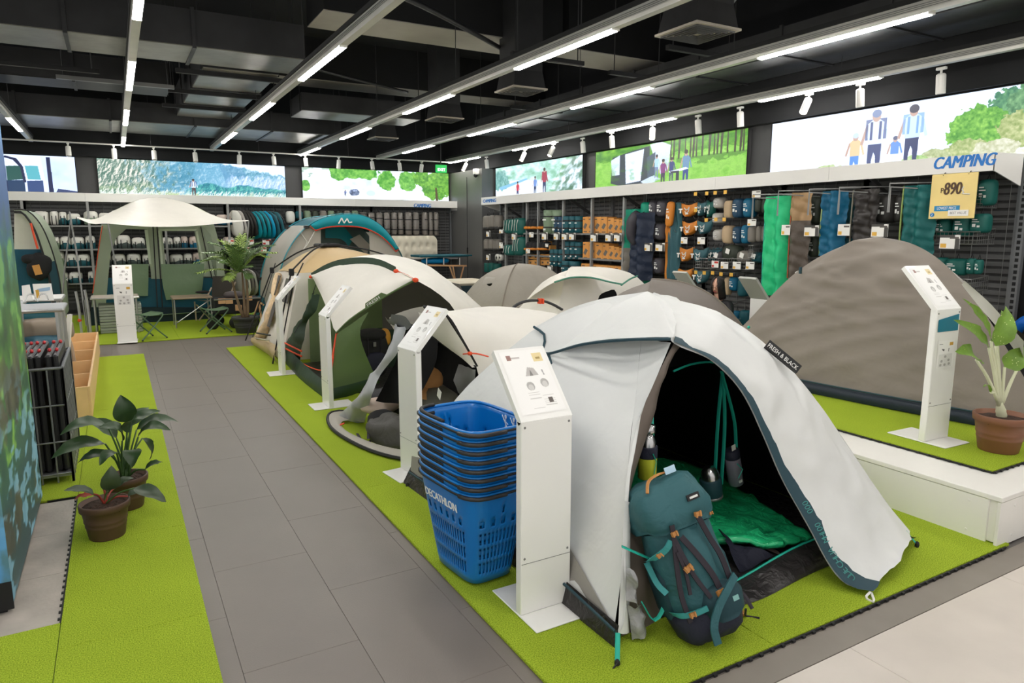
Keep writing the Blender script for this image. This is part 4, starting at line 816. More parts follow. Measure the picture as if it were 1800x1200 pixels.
# walls
pan([PY(592, 588, 6.86), PY(585, 640, 6.85), PY(576, 702, 6.82)], [PY(648, 548, 6.75), PY(633, 590, 6.75), PY(662, 668, 6.9)], 14, 8, (0, 0, 0), .01, 4, 7).build('side_wall', GRN, t, True)
pan([PY(574, 704, 6.76), PY(620, 694, 6.78), PY(668, 672, 6.84)], [PY(578, 684, 6.74), PY(620, 674, 6.74), PY(660, 662, 6.8)], 10, 4, (0, -.02, 0), .015, 6).build('side_skirt', GRND, t, True)
pan([G(503, 640, .02), G(530, 668, .02), G(570, 700, .02)], [PX(506, 612, 1.8), PX(535, 640, 1.78), PX(572, 672, 1.76)], 12, 5, (-.02, 0, 0), .015, 6).build('front_skirt', GRND, t, True)
pan([PX(553, 512, 2.0), PX(545, 535, 1.97), PX(533, 562, 1.92), PX(512, 590, 1.86), PX(501, 605, 1.84), PX(502, 632, 1.82)], [PX(562, 518, 2.02), PX(556, 545, 1.98), PX(540, 565, 1.93), PX(535, 595, 1.88), PX(530, 612, 1.86), PX(528, 634, 1.84)], 22, 8, (-.06, 0, 0), .028, 9, 2).build('rolled_door', GRND, t, True)
for d in (0, .02): MB().tube(cr([PX(500, 602 + d * 450, 1.80), PX(515, 610 + d * 450, 1.77), PX(530, 617 + d * 450, 1.80)], 8), .011, 5).build('orange_piping', ORANGE, t)
MB().tube(cr([PX(520, 632, 1.8), PX(545, 645, 1.78), PX(568, 650, 1.76), PX(585, 630, 1.8)], 12), .006, 5).build('orange_piping', ORANGE, t)
pan([V(2.05, 8.8, .02), V(2.05, 8.72, 1.1)], [V(3.9, 8.8, .02), V(3.7, 8.6, .95)], 8, 8, (0, 0, 0), .008).build('inner_wall', cloth('light_olive_lining', (138, 160, 112)), t, True)
pan([V(2.75, 8.0, .5), V(2.75, 8.0, 1.25)], [V(3.9, 7.6, .5), V(3.6, 7.6, 1.05)], 6, 6, (0, 0, 0), .008).build('inner_mesh', MESHG, t, True)
pan([V(2.7, 8.05, .02), V(2.7, 8.05, .52)], [V(3.9, 7.6, .02), V(3.9, 7.6, .52)], 6, 6, (0, 0, 0), .008).build('inner_wall', GRND, t, True)
MB().prism([V(1.85, 6.9, .018), V(3.9, 6.8, .018), V(3.9, 8.8, .018), V(1.85, 8.8, .018)], (0, 0, .012)).build('groundsheet', TUB, t)
MB().tube(cr([PY(555, 500, 8.6), PY(540, 545, 8.5), PY(518, 585, 8.3)], 8), .006, 4).build('guy_cord', BLACKT, t)
# ------------------------------------------------------------------ T4: instant tent with beige roof
t = thing('instant_tent', 'beige-roofed white instant tent with black outer frame and patterned rolled flap', 'tent', (2.7, 10, .017))
hub = PY(575, 434, 10.0); nlc, flc, nrc, frc = V(2.0, 8.98, PX(525, 480, 2.0).z), V(2.16, 11.1, PX(487, 476, 2.16).z), V(3.6, 9.1, 1.12), V(3.6, 11.0, 1.1)
def ridge(c): return [c, c.lerp(hub, .5) + V(0, 0, .07), hub]
for x, y in ((nlc, flc), (nlc, nrc), (flc, frc), (nrc, frc)): pan(ridge(x), ridge(y), 12, 10, (0, 0, .02), .008, 4).build('roof_panel', BEI, t, True)
bn, bf, bn2, bf2 = V(1.74, 9.0, .03), V(1.74, 11.1, .03), V(3.85, 9.05, .03), V(3.85, 11.05, .03)
pan([flc, bf], [nlc, bn], 12, 10, (.02, 0, 0), .015, 4).build('front_wall', FLYC, t, True); pan([nlc, bn], [nrc, bn2], 12, 10, (0, 0, 0), .015, 4).build('side_wall', FLYC, t, True)
pan([flc, bf], [frc, bf2], 8, 8).build('rear_wall', FLYC, t, True); pan([nrc, bn2], [frc, bf2], 8, 8).build('rear_wall', FLYC, t, True)
for s0_, s1_, t0_, t1_ in ((.12, .36, .06, .32), (.66, .94, .08, .36), (.40, .52, .40, .72)):
    wp_ = lambda s_, v_: flc.lerp(bf, v_).lerp(nlc.lerp(bn, v_), s_) + V(-.03, 0, .01)
    MB().prism([wp_(s0_, t0_), wp_(s1_, t0_), wp_(s1_ - .03, t1_), wp_(s0_ - .03, t1_)], V(-.01, 0, 0)).build('window_mesh', MESHG, t)
MB().tube(cr([PX(489, 482, 2.08), PX(482, 530, 1.95), PX(468, 570, 1.8), PX(456, 594, 1.72)], 12), [.05, .07, .075, .08] * 3, 8).build('rolled_flap', None or M('patterned_cotton', srgb(206, 180, 142), var=.35, vs=9, bump=.4, bs=12), t, True)
for k, (px, py) in enumerate(((459, 585), (457, 594))): MB().tube(cr([PX(px - 8, py, 1.66), PX(px + 4, py + 2, 1.62), PX(px + 16, py + 4, 1.66)], 6), .012, 5).build('stripe_band', [BLACKT, LGREY][k], t)
pan([G(446, 606, .03), G(470, 622, .03), G(490, 640, .03)], [PX(450, 592, 1.7), PX(470, 598, 1.72), PX(492, 612, 1.72)], 10, 5, (-.06, 0, .03), .03, 8).build('skirt', cloth('sand_skirt', (178, 158, 122)), t, True)
MB().bbox(hub.x - .16, hub.x + .16, hub.y - .16, hub.y + .16, hub.z + .0, hub.z + .05, .02).build('hub', BLACK, t)
for c in (nlc, flc, nrc, frc):
    e = c + V(-.09 if c.x < 3 else .09, 0, .03); MB().tube(cr([hub + V(0, 0, .05), c.lerp(hub, .45) + V(0, 0, .13), e], 10), .011, 6).build('roof_pole', BLACK, t)
    MB().bbox(e.x - .03, e.x + .03, e.y - .03, e.y + .03, e.z - .06, e.z + .03, .01).build('elbow', BLACK, t)
    g = V(1.62 if c.x < 3 else 3.95, c.y, .02); MB().tube([e, g], .010, 6).build('leg_pole', BLACK, t)
MB().tube([PX(533, 462, 1.9), PX(515, 500, 1.78), PX(498, 590, 1.66)], .008, 5).build('guy_cord', BLACKT, t); MB().tube([PX(484, 462, 2.1), PX(440, 605, 1.7)], .006, 5).build('guy_cord', BLACKT, t)
# ------------------------------------------------------------------ T5: grey and teal tunnel tent
t = thing('tunnel_tent', 'grey tunnel tent with teal arch sleeves at the back', 'tent', (3.8, 14, .017))
A5 = [PY(*p, 12.6) for p in ((487, 556), (487, 530), (490, 490), (503, 448), (528, 410), (560, 386), (600, 377), (642, 381), (677, 405), (704, 447), (726, 505), (735, 545))]
cz = Vector((3.65, 0, 0))
def sh5(dy, kx, kz): return [V(3.65 + (p.x - 3.65) * kx, p.y + dy, p.z * kz) for p in A5]
B5, C5 = sh5(1.5, 1.03, .99), sh5(2.9, .84, .62)
def seg(c, a, b, n=14): c = cr(c, 40); return cr(c[a:b], n)
for nm, x, y in (('outer', A5, B5), ('rear', B5, C5)):
    pan(seg(x, 0, 15), seg(y, 0, 15), 14, 8, (.02, 0, 0), .012, 3).build('side_panel', LGREY, t, True); pan(seg(x, 14, 27), seg(y, 14, 27), 14, 8, (0, 0, -.02), .012, 3).build('roof_panel', TEALD, t, True); pan(seg(x, 26, 40), seg(y, 26, 40), 14, 8).build('side_panel', LGREY, t, True)
for c in (A5, B5, C5):
    c = cr(c, 36); MB().loft([[p + V(0, -.05, .012), p + V(0, 0, .022), p + V(0, .06, .012)] for p in c]).build('arch_sleeve', TEALB, t, True)
for c in (A5, B5):
    for k in (4, 12): q = cr(c, 36)[k]; MB().obox(q + V(0, -.01, .01), (.07, .12, .05)).build('clip', BLACKT, t)
hA = seg(A5, 14, 30, 20); hB = [p + V(0, -.06, -.14 - .08 * math.sin(math.pi * i / 19) + (.0 if i % 19 else .12)) for i, p in enumerate(hA)]
pan(off(hA, (0, -.06, 0)), hB, 20, 5, (0, -.04, 0), .008).build('porch_peak', TEALB, t, True); MB().tube(hB, .014, 5).build('red_piping', MS('red_piping', (206, 62, 40)), t)
q = PY(606, 388, 12.5); m = MB()   # small folded mark on the peak
for k, (x0, z0, x1, z1) in enumerate(((-.12, -.05, -.06, .05), (-.06, .05, -.02, -.04), (-.02, -.04, .04, .04), (.04, .04, .07, -.03), (.07, -.03, .13, -.02))): m.bar(q + V(x0, -.02, z0), q + V(x1, -.02, z1), .02, .012, (0, 1, 0))
m.build('emblem', PRINT_WH, t)
# porch end: grey side panels, blue and grey inside
pan([PY(545, 396, 12.62), PY(528, 410, 12.62), PY(503, 448, 12.62), PY(490, 490, 12.62), PY(487, 545, 12.62)], [PY(564, 386, 12.66), PY(564, 412, 12.66), PY(564, 450, 12.66), PY(564, 500, 12.66), PY(564, 545, 12.66)], 10, 6, (0, 0, 0), .012, 4).build('front_wall', LGREY, t, True)
pan([PY(648, 384, 12.66), PY(650, 450, 12.66), PY(650, 545, 12.66)], [PY(665, 396, 12.62), PY(704, 447, 12.62), PY(735, 545, 12.62)], 10, 6, (0, 0, 0), .012, 4).build('front_wall', LGREY, t, True)
pan([PY(560, 400, 13.9), PY(560, 545, 13.9)], [PY(650, 400, 13.9), PY(650, 545, 13.9)], 6, 6).build('inner_wall', cloth('inner_grey_teal', (96, 116, 116)), t, True)
pan([PY(572, 402, 13.6), PY(600, 396, 13.6), PY(622, 420, 13.6)], [PY(572, 418, 13.6), PY(600, 420, 13.6), PY(612, 432, 13.6)], 6, 5).build('inner_flap', TEALB, t, True)
pan([PY(615, 420, 13.3), PY(645, 448, 13.3)], [PY(632, 412, 13.3), PY(650, 430, 13.3)], 6, 5).build('inner_flap', LGREY, t, True)
MB().prism([PY(566, 430, 13.7), PY(606, 430, 13.7), PY(606, 447, 13.7), PY(566, 447, 13.7)], (0, .01, 0)).build('window', cloth('inner_window', (64, 100, 108)), t)
for q in (((526, 405), (540, 425), (533, 440)), ((554, 405), (540, 430), (530, 442))): MB().tube([PY(*p, 12.6) for p in q], .008, 4).build('guy_cord', WHITEM, t)
pan([PY(448, 560, 13.9), PY(449, 535, 14), PY(452, 520, 14.2)], [PY(470, 556, 13.4), PY(466, 530, 13.6), PY(462, 515, 14)], 6, 4).build('corner_skirt', TEALD, t, True)
# ------------------------------------------------------------------ T6: cabin tent with sun canopy
t = thing('cabin_tent', 'sage and petrol cabin tent at the back under a white sun canopy', 'tent', (.7, 14.8, .017))
fe = [PY(134, 382, 13.0), PY(160, 393, 13.0), PY(190, 393, 13.0), PY(255, 398, 13.0), PY(320, 398, 13.0), PY(365, 395, 13.0), PY(405, 391, 13.0), PY(438, 388, 13.0)]
rg = [PY(136, 381, 13.1), PY(165, 385, 13.6), PY(198, 371, 14.2), PY(240, 352, 14.4), PY(280, 347, 14.5), PY(330, 357, 14.4), PY(372, 377, 14.2), PY(402, 386, 13.6), PY(437, 387, 13.1)]
md = [PY(135, 382, 13.05), PY(163, 389, 13.3), PY(195, 384, 13.6), PY(245, 374, 13.7), PY(290, 371, 13.7), PY(335, 376, 13.7), PY(372, 386, 13.6), PY(404, 389, 13.3), PY(437.5, 388, 13.05)]
pan(fe, rg, 30, 10, (0, 0, 0), .006, 3, 0, (md,)).build('sun_canopy', FLYC, t, True)
bk = [V(p.x, 15.8, 1.75) for p in cr(rg, 9)]; pan(rg[2:7], bk[2:7], 20, 6, (0, 0, .1), 0).build('roof', SAGE, t, True)
W = lambda x, y, d=0: PY(x, y, 14.3 + d)
def wall(nm, q, mat, d=0., th=.012): return MB().prism([W(*p, d) for p in q], (0, th, 0)).build(nm, mat, t)
wall('front_wall', ((178, 394), (225, 396), (203, 420), (194, 445), (184, 560), (158, 562)), SAGE); wall('front_wall', ((258, 398), (276, 398), (286, 490), (266, 490)), SAGE); wall('front_wall', ((277, 398), (284, 398), (292, 474), (286, 490), (286, 476)), SAGE, .003)
wall('front_wall', ((340, 398), (356, 398), (378, 486), (356, 486)), SAGE); wall('front_wall', ((356, 397), (376, 394), (392, 450), (396, 500), (383, 500), (378, 440), (370, 412)), SAGE)
wall('head_band', ((222, 396), (345, 396), (345, 403), (278, 404), (222, 402), (205, 417), (196, 440), (193, 420)), SAGE, -.006)
for q in (((254, 404), (260, 404), (266, 464), (262, 464)), ((278, 405), (282, 405), (287, 464), (283, 464)), ((343, 405), (347, 405), (359, 464), (355, 464)), ((280, 402), (346, 402), (346, 406), (280, 406))): wall('window_frame', q, cloth('pale_sage_tape', (186, 198, 176)), -.02)
for q in (((268, 398), (270, 398), (278, 545), (276, 545)), ((275, 398), (277, 398), (287, 545), (285, 545)), ((352, 398), (353.5, 398), (374, 490), (372, 490))): wall('zip', q, BLACKT, -.02)
wall('lower_wall', ((166, 488), (380, 488), (384, 546), (160, 546)), PETROL, .02); wall('groundsheet', ((160, 540), (386, 540), (390, 566), (255, 572), (158, 574)), NAVYG, -.03, .03)
MB().tube(cr([W(262, 555, -.06), W(300, 552, -.06), W(352, 548, -.06)], 8), .02, 6, flat=.4).build('door_strip', SAGED, t)
pan([W(206, 465, -.05), W(207, 490, -.06), W(216, 519, -.06)], [W(261, 464, -.05), W(261, 490, -.07), W(260, 520, -.06)], 10, 8, (0, -.05, 0), .014, 5).build('window_flap', SAGED, t, True)
pan([W(283, 464, -.05), W(286, 500, -.07), W(292, 527, -.06)], [W(359, 463, -.05), W(357, 495, -.06), W(354, 517, -.06)], 10, 8, (0, -.06, 0), .016, 5).build('window_flap', SAGED, t, True)
pan([V(-.17, 14.3, 1.78), V(-.5, 14.3, .05)], [V(-.2, 15.9, 1.75), V(-.5, 15.9, .05)], 8, 8, (.05, 0, 0), .01).build('side_wall', SAGE, t, True)
pan([V(1.62, 14.3, 1.78), V(1.95, 14.3, .05)], [V(1.6, 15.9, 1.75), V(1.95, 15.9, .05)], 8, 8, (-.05, 0, 0), .01).build('side_wall', SAGE, t, True)
for q in (((180, 397), (173, 440), (163, 515)),): MB().tube(cr([W(*p, -.03) for p in q], 8), .007, 5).build('red_piping', ORANGE, t)
for q in (((190, 393, 13.0), (204, 470, 13.0), (212, 560, 13.0)), ((437, 388, 13.0), (431, 470, 12.9), (424, 570, 12.8)), ((122, 372, 13.3), (134, 440, 13.2), (152, 572, 13.0)), ((125, 384, 13.3), (114, 470, 13.3), (108, 540, 13.3))):
    MB().tube([PY(*p) for p in q], .014, 6).build('awning_pole', GREYM, t)
# ------------------------------------------------------------------ T7: edge of a sage and petrol tent behind the video wall
t = thing('tunnel_tent', 'sage and petrol tent partly hidden behind the blue video wall', 'tent', (-1.4, 14, .017))
o7 = [PY(*p, 13.6) for p in ((25, 368), (48, 370), (70, 392), (86, 425), (98, 462), (106, 500), (112, 560))]; n7 = [PY(*p, 13.6) for p in ((25, 372), (40, 374), (58, 398), (70, 428), (80, 462), (90, 505), (98, 560))]
k7 = [V(p.x, p.y + 1.6, p.z) for p in o7]
c_ = cr(o7, 24); d_ = cr(n7, 24)
pan(c_[:13], d_[:13], 12, 5, (0, 0, 0), .006).build('front_edge', SAGE, t, True); pan(c_[12:], d_[12:], 12, 5).build('front_edge', cloth('dark_petrol', (26, 66, 78)), t, True)
MB().tube(d_, .016, 5).build('black_piping', BLACKT, t); MB().tube(c_, .010, 5).build('black_piping', BLACKT, t)
pan(c_, cr(k7, 24), 16, 6).build('side_panel', SAGE, t, True)
q = [PY(*p, 13.75) for p in ((25, 375), (40, 376), (60, 402), (70, 432), (70, 438), (25, 438))]; MB().prism(q, (0, .01, 0)).build('inner_wall', cloth('pale_inner', (206, 206, 192)), t)
q = [PY(*p, 13.75) for p in ((25, 438), (72, 438), (84, 480), (92, 560), (25, 560))]; MB().prism(q, (0, .01, 0)).build('inner_wall', PETROL, t)
MB().tube([PY(*p, 13.55) for p in ((54, 392), (60, 415), (66, 437))], .016, 5).build('orange_strap', ORANGE, t)
# ================================================================== INFO STANDS
def sheet(seed, kind='head'):
    w_, h = 120, 150; p = Pic(w_, h, (240, 239, 236)); r = random.Random(seed)
    if kind == 'head':
        p.poly([(.12, .1), (.42, .1), (.42, .125), (.12, .125)], (196, 190, 186)); p.poly([(.12, .07), (.22, .07), (.22, .15), (.12, .15)], (150, 116, 108)); p.poly([(.72, .06), (.94, .06), (.94, .2), (.72, .2)], (226, 208, 156)); p.poly([(.78, .13), (.88, .13), (.88, .16), (.78, .16)], (170, 146, 90))
        p.poly([(.4, .42), (.5, .28), (.64, .3), (.7, .42)], (186, 182, 178)); p.poly([(.5, .42), (.54, .32), (.58, .42)], (130, 126, 122)); p.poly([(.8, .34), (.83, .34), (.84, .43), (.81, .43)], (170, 168, 166))
        for x, y in ((.42, .58), (.76, .55)): p.ell(x, y, .09, .07, (176, 174, 170)); p.ell(x, y + .02, .06, .05, (206, 204, 200))
        for i in range(9): x, y = r.choice((.3, .6)), .68 + .03 * i; p.poly([(x, y), (x + .26, y), (x + .26, y + .008), (x, y + .008)], (200, 198, 194))
        p.poly([(.7, .78), (.8, .78), (.8, .86), (.7, .86)], (96, 88, 84))
    else:
        p.poly([(.7, .08), (.92, .08), (.92, .2), (.7, .2)], (206, 160, 62)); p.poly([(.08, .12), (.3, .12), (.3, .14), (.08, .14)], (120, 118, 116)); p.poly([(.25, .3), (.42, .32), (.4, .4), (.3, .36)], (90, 88, 86)); p.poly([(.66, .3), (.7, .3), (.69, .42), (.66, .42)], (110, 108, 106))
        p.poly([(.1, .5), (.92, .5), (.92, .98), (.1, .98)], (222, 221, 218))
        for x, y in ((.5, .6), (.3, .76), (.72, .74), (.25, .9), (.5, .9), (.76, .88)): p.ell(x, y, .07, .05, (168, 166, 162))
    return p.a
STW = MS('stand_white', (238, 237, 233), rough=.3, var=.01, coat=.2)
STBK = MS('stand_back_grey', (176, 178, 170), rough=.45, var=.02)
HEADP, BODYP = MI('info_sheet', sheet(1)), MI('info_sheet_two', sheet(2, 'body'))
def stand(x, y, z, rz, label, body=False, wd=.26, back=False, extra=None):
    """local: front faces -Y; origin at the middle of the column foot"""
    t = thing('info_stand', label, 'stand', (0, 0, 0), 'white information stands'); h = wd / 2; th = .045
    MB().bbox(-h - .005, h + .005, -.14, .26, 0, .008, .003).build('base_plate', STW, t)
    MB().bbox(-h, h, 0, th, .008, .885, .004).build('post', STW, t)
    m = MB(); p1, p2 = V(0, 0, .885), V(0, .245, 1.155); n = V(0, -.27, .245).normalized()
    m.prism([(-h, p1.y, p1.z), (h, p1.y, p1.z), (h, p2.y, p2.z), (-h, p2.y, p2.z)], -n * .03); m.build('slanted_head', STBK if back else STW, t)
    b = .02; d = (p2 - p1).normalized(); a0, a1 = p1 + d * .03 + n * .002, p2 - d * .015 + n * .002
    MB().quad((-h + b, a0.y, a0.z), (h - b, a0.y, a0.z), (h - b, a1.y, a1.z), (-h + b, a1.y, a1.z)).build('info_sheet', HEADP, t)
    if body: MB().quad((-h + .02, -.002, .56), (h - .02, -.002, .56), (h - .02, -.002, .86), (-h + .02, -.002, .86)).build('info_sheet', BODYP, t)
    for sx in (-1, 1):
        for zz in (.27, .86): MB().lathe((sx * (h - .018), 0, zz), [(.006, 0), (.004, .003)], 8, rot=Matrix.Rotation(math.pi / 2, 3, 'X')).build('screw', GREYM, t)
    MB().box(-h + .003, h - .003, -.0012, 0, .245, .247).build('panel_joint', GREYM, t)
    if extra: extra(t, h)
    t.location = (x, y, z); t.rotation_euler.z = rz; return t
stand(1.55, 2.41, .017, 0, 'white information stand in the front beside the blue baskets')
stand(1.66, 4.36, .017, -math.pi / 2 + .12, 'white information stand between the baskets and the pop-up tent')
stand(1.65, 6.53, .017, -math.pi / 2, 'white information stand by the orange pole of the green tent')
stand(1.585, 8.33, .017, -math.pi / 2 - .05, 'white information stand next to the beige-roofed tent')
stand(.05, 11.9, .017, -.05, 'white information stand in front of the cabin tent and folding table', True)
def ex(t, h):
    MB().quad((-h + .02, -.003, .74), (h - .02, -.003, .74), (h - .02, -.003, .85), (-h + .02, -.003, .82)).build('blue_print', MS('print_petrol', (20, 116, 140), rough=.4), t)
    MB().quad((-h + .04, -.003, .5), (h - .04, -.003, .5), (h - .04, -.003, .68), (-h + .04, -.003, .68)).build('info_sheet', BODYP, t)
stand(4.68, 2.46, .307, -.04, 'white information stand on the platform in front of the grey dome', extra=ex)
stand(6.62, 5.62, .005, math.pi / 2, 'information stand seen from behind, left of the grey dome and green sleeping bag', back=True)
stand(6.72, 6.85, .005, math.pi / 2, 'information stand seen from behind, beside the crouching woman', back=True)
# ================================================================== BASKETS
BLU = MS('blue_plastic', (0, 116, 196), rough=.32, var=.03, coat=.2)
def sec(k, z, n=64):
    """rounded section of the basket: k=0 base, 1 rim"""
    hx, hy = .125 + .062 * k, .185 + .085 * k; q = []; e = .42
    for i in range(361):
        a = 2 * math.pi * i / 360; c, s_ = math.cos(a), math.sin(a); q.append((hx * math.copysign(abs(c) ** e, c), hy * math.copysign(abs(s_) ** e, s_)))
    q = np.array(q); L = np.concatenate([[0], np.cumsum(np.hypot(*np.diff(q, axis=0).T))]); t = L[-1] * np.arange(n) / n
    return [V(float(x), float(y), z) for x, y in zip(np.interp(t, L, q[:, 0]), np.interp(t, L, q[:, 1]))]
def basket(label, z, first=None):
    t = thing('shopping_basket', label, 'basket', (0, 0, 0), 'stacked blue shopping baskets'); H = .47
    zs = [0, .03, .05, .11, .13, .19, .21, .27, .29, .30, .335, .36, .40, .44, .47]; n = 128; m = MB(); S_ = [sec(q / H, q, n) for q in zs]
    for s_ in S_: m.v += s_
    for r in range(len(zs) - 1):
        for i in range(n):
            p_ = S_[r][i]; hx, hy = max(v.x for v in S_[r][::8]), max(v.y for v in S_[r][::8]); flat = min(abs(p_.x) / hx, abs(p_.y) / hy) < .74; side_ = abs(p_.x) / hx > abs(p_.y) / hy; mid_ = min(abs(p_.x), abs(p_.y)) < .035
            slot = r in (2, 4, 6) and i % 2 == 0 and flat; hole = r == 9 and flat and i % 5 in (1, 2); sl2 = r == 11 and not side_ and mid_ and i % 3 == 0
            if not (slot or hole or sl2): m.f.append((r * n + i, r * n + (i + 1) % n, (r + 1) * n + (i + 1) % n, (r + 1) * n + i))
    m.f.append(tuple(range(n))[::-1])
    b = m.build('body', BLU, t, True); md = b.modifiers.new('wall', 'SOLIDIFY'); md.thickness = .0035; md.offset = 1
    rim = sec(1.04, H, 48); MB().tube(rim, .0085, 6, True).build('rim', BLU, t, True)
    MB().tube([p + V(0, 0, -.006) for p in sec(1.16, H, 48)], .006, 6, True).build('handle', RUBBER, t, True)
    g = [p * 1.0 + V(0, -.004, -.008) for p in sec(1.18, H, 48)[29:37]]; MB().tube(g, .0105, 8).build('handle_grip', MS('dark_grip', (40, 38, 38), rough=.45), t, True)
    g2 = [p + V(0, 0, .012) for p in sec(.95, H, 48)[14:26]]; MB().tube(g2, .010, 8).build('handle_grip', RUBBER, t, True)
    return t
BZ = .035; bs = []
for i in range(8):
    lb = 'bottom basket of the blue stack, slotted sides and white lettering in full view' if i == 0 else 'top basket of the blue stack, open to view' if i == 7 else 'blue basket nested in the stack, %s from the bottom' % ordinal(i)
    t = basket(lb, 0) if i == 0 else copy_tree(bs[0], (0, 0, 0), 0, lb); bs.append(t)
    t.location = (1.45, 2.93, BZ + i * .0425); t.rotation_euler.z = .10
b0 = bs[0]
r_ = V(0, -1, -.0); p0 = V(-.1685, .135, .345); text('DECATHLON', PRINT_WH, b0, V(-.1775, .165, .362), (0, -1, 0), (-.13, 0, 1), .058, .0012, width=.30, bold=.002)
for sx in (-1, 1):
    for sy in (-1, 1):
        MB().tube([(sx * .07 - .01, sy * .13, -.012), (sx * .07 + .01, sy * .13, -.012)], .02, 10).build('caster', RUBBER, b0)
WSIG = MS('white_mark', (220, 226, 232), rough=.5)
m = MB()
for y in (-.03, -.10): 
    for a, b in (((0, -.02), (0, .03)), ((-.02, .0), (.02, .02)), ((-.015, -.035), (0, -.01)), ((.015, -.035), (0, -.01)), ((-.03, -.04), (.03, .04))): m.bar((.176, y + a[0], .41 + a[1]), (.176, y + b[0], .41 + b[1]), .002, .005, (1, 0, 0))
    m.ell((.176, y, .445), (.002, .010, .012), 8, 6)
o = m.build('pictogram', WSIG, bs[7]); o['kind'] = 'stuff'
# ================================================================== THE RUCKSACK IN THE DOORWAY AND GEAR IN THE TENT
RUK = cloth('petrol_rucksack_cloth', (46, 92, 98), rough=.6, bs=9, bump=.7, dist=1.); RUKD = cloth('petrol_dark', (28, 62, 70), rough=.65); NAVY = cloth('navy_cloth', (34, 36, 52), rough=.7, bump=.6, bs=12); STRAPM = MS('dark_webbing', (40, 34, 44), rough=.7); BUCK = MS('amber_buckle', (182, 126, 66), rough=.35); TEALW = MS('teal_webbing', (50, 140, 140), rough=.6)
bA, bB = V(2.06, 1.925, .02), V(1.925, 2.13, .66); zz = (bB - bA).normalized(); fy = V(-.22, -.97, 0); xx = fy.cross(zz).normalized() * -1; xx = zz.cross(fy).normalized() * -1; yy = zz.cross(xx).normalized(); RB = Matrix((xx, yy, zz)).transposed()
if xx.x < 0: pass
def L_(x, y, z): return bA + RB @ V(x, y, z)       # y < 0 is the outer face of the pack
sgn = 1 if (RB @ V(0, -1, 0)).y < 0 else -1
sx_ = 1 if (RB @ V(1, 0, 0)).x > 0 else -1
def K_(x, y, z): return L_(x * sx_, y * sgn, z)
t = thing('rucksack', 'large petrol-blue trekking rucksack leaning in the front tent doorway', 'backpack', bA); RK = t
def psec(w_, d0, d1, z, n=28, e=.6, cx=0):
    out = []
    for i in range(n):
        a = 2 * math.pi * i / n; c, s_ = math.cos(a), math.sin(a); y = math.copysign(abs(s_) ** e, s_); out.append(K_(cx + w_ * math.copysign(abs(c) ** e, c), (d0 if y < 0 else d1) * abs(y) * (-1 if y < 0 else 1), z))
    return out
def ploft(ss, nm, mat, par, amp=.009, sc=11, cap=True):
    m = MB(); n = len(ss[0])
    for s_ in ss: m.v += s_
    for r in range(len(ss) - 1):
        for i in range(n): m.f.append((r * n + i, r * n + (i + 1) % n, (r + 1) * n + (i + 1) % n, (r + 1) * n + i))
    m.f.append(tuple(range(n))); m.f.append(tuple(range((len(ss) - 1) * n, len(ss) * n)))
    m.wrinkle(amp, sc, 2); return m.build(nm, mat, par, True)
ploft([psec(*q) for q in ((.13, .11, .07, .08), (.15, .13, .09, .14), (.155, .135, .10, .22), (.152, .13, .10, .30), (.148, .125, .10, .38), (.142, .12, .10, .46), (.138, .11, .10, .52), (.13, .10, .09, .58))], 'body', RUK, t, .016, 8)
ploft([psec(*q) for q in ((.05, .04, .03, .0), (.11, .11, .06, .006), (.145, .15, .08, .04), (.152, .16, .085, .09), (.15, .155, .08, .13), (.14, .13, .07, .15))], 'bottom_pocket', NAVY, t, .016, 9)
ploft([psec(*q, 28, .6, .045) for q in ((.07, .165, -.05, .08), (.105, .182, -.05, .11), (.112, .182, -.05, .17), (.09, .165, -.05, .215), (.05, .14, -.05, .235))], 'lower_pocket', RUKD, t, .010, 9)
ploft([psec(*q) for q in ((.150, .135, .11, .48), (.163, .155, .12, .51), (.168, .160, .12, .56), (.162, .150, .12, .61), (.14, .12, .11, .65), (.09, .08, .08, .675), (.03, .03, .02, .68))], 'lid', RUK, t, .024, 9)
ploft([psec(*q, 28, .6, .0) for q in ((.075, .140, -.05, .20), (.09, .152, -.05, .28), (.09, .150, -.05, .38), (.072, .138, -.05, .49))], 'front_pocket', RUK, t, .012, 10)
for s_ in (-1, 1): ploft([psec(*q, 16, .7, s_ * .135) for q in ((.02, .05, .05, .12), (.035, .07, .07, .16), (.035, .07, .07, .30), (.02, .05, .05, .34))], 'side_pocket', RUKD, t, .006)
def ribbon(pts, w_, mt, nm, n=18):
    """flat webbing lying on the pack"""
    c = cr([K_(*p) for p in pts], n); nrm = (RB @ V(0, -sgn, 0)).normalized(); rows = []
    for i, p in enumerate(c):
        d = (c[min(i + 1, n - 1)] - c[max(i - 1, 0)]).normalized(); s_ = d.cross(nrm).normalized(); o = nrm * .004; rows.append([p - s_ * w_ - o, p - s_ * w_ + o, p + s_ * w_ + o, p + s_ * w_ - o])
    return MB().loft(rows).build(nm, mt, t)
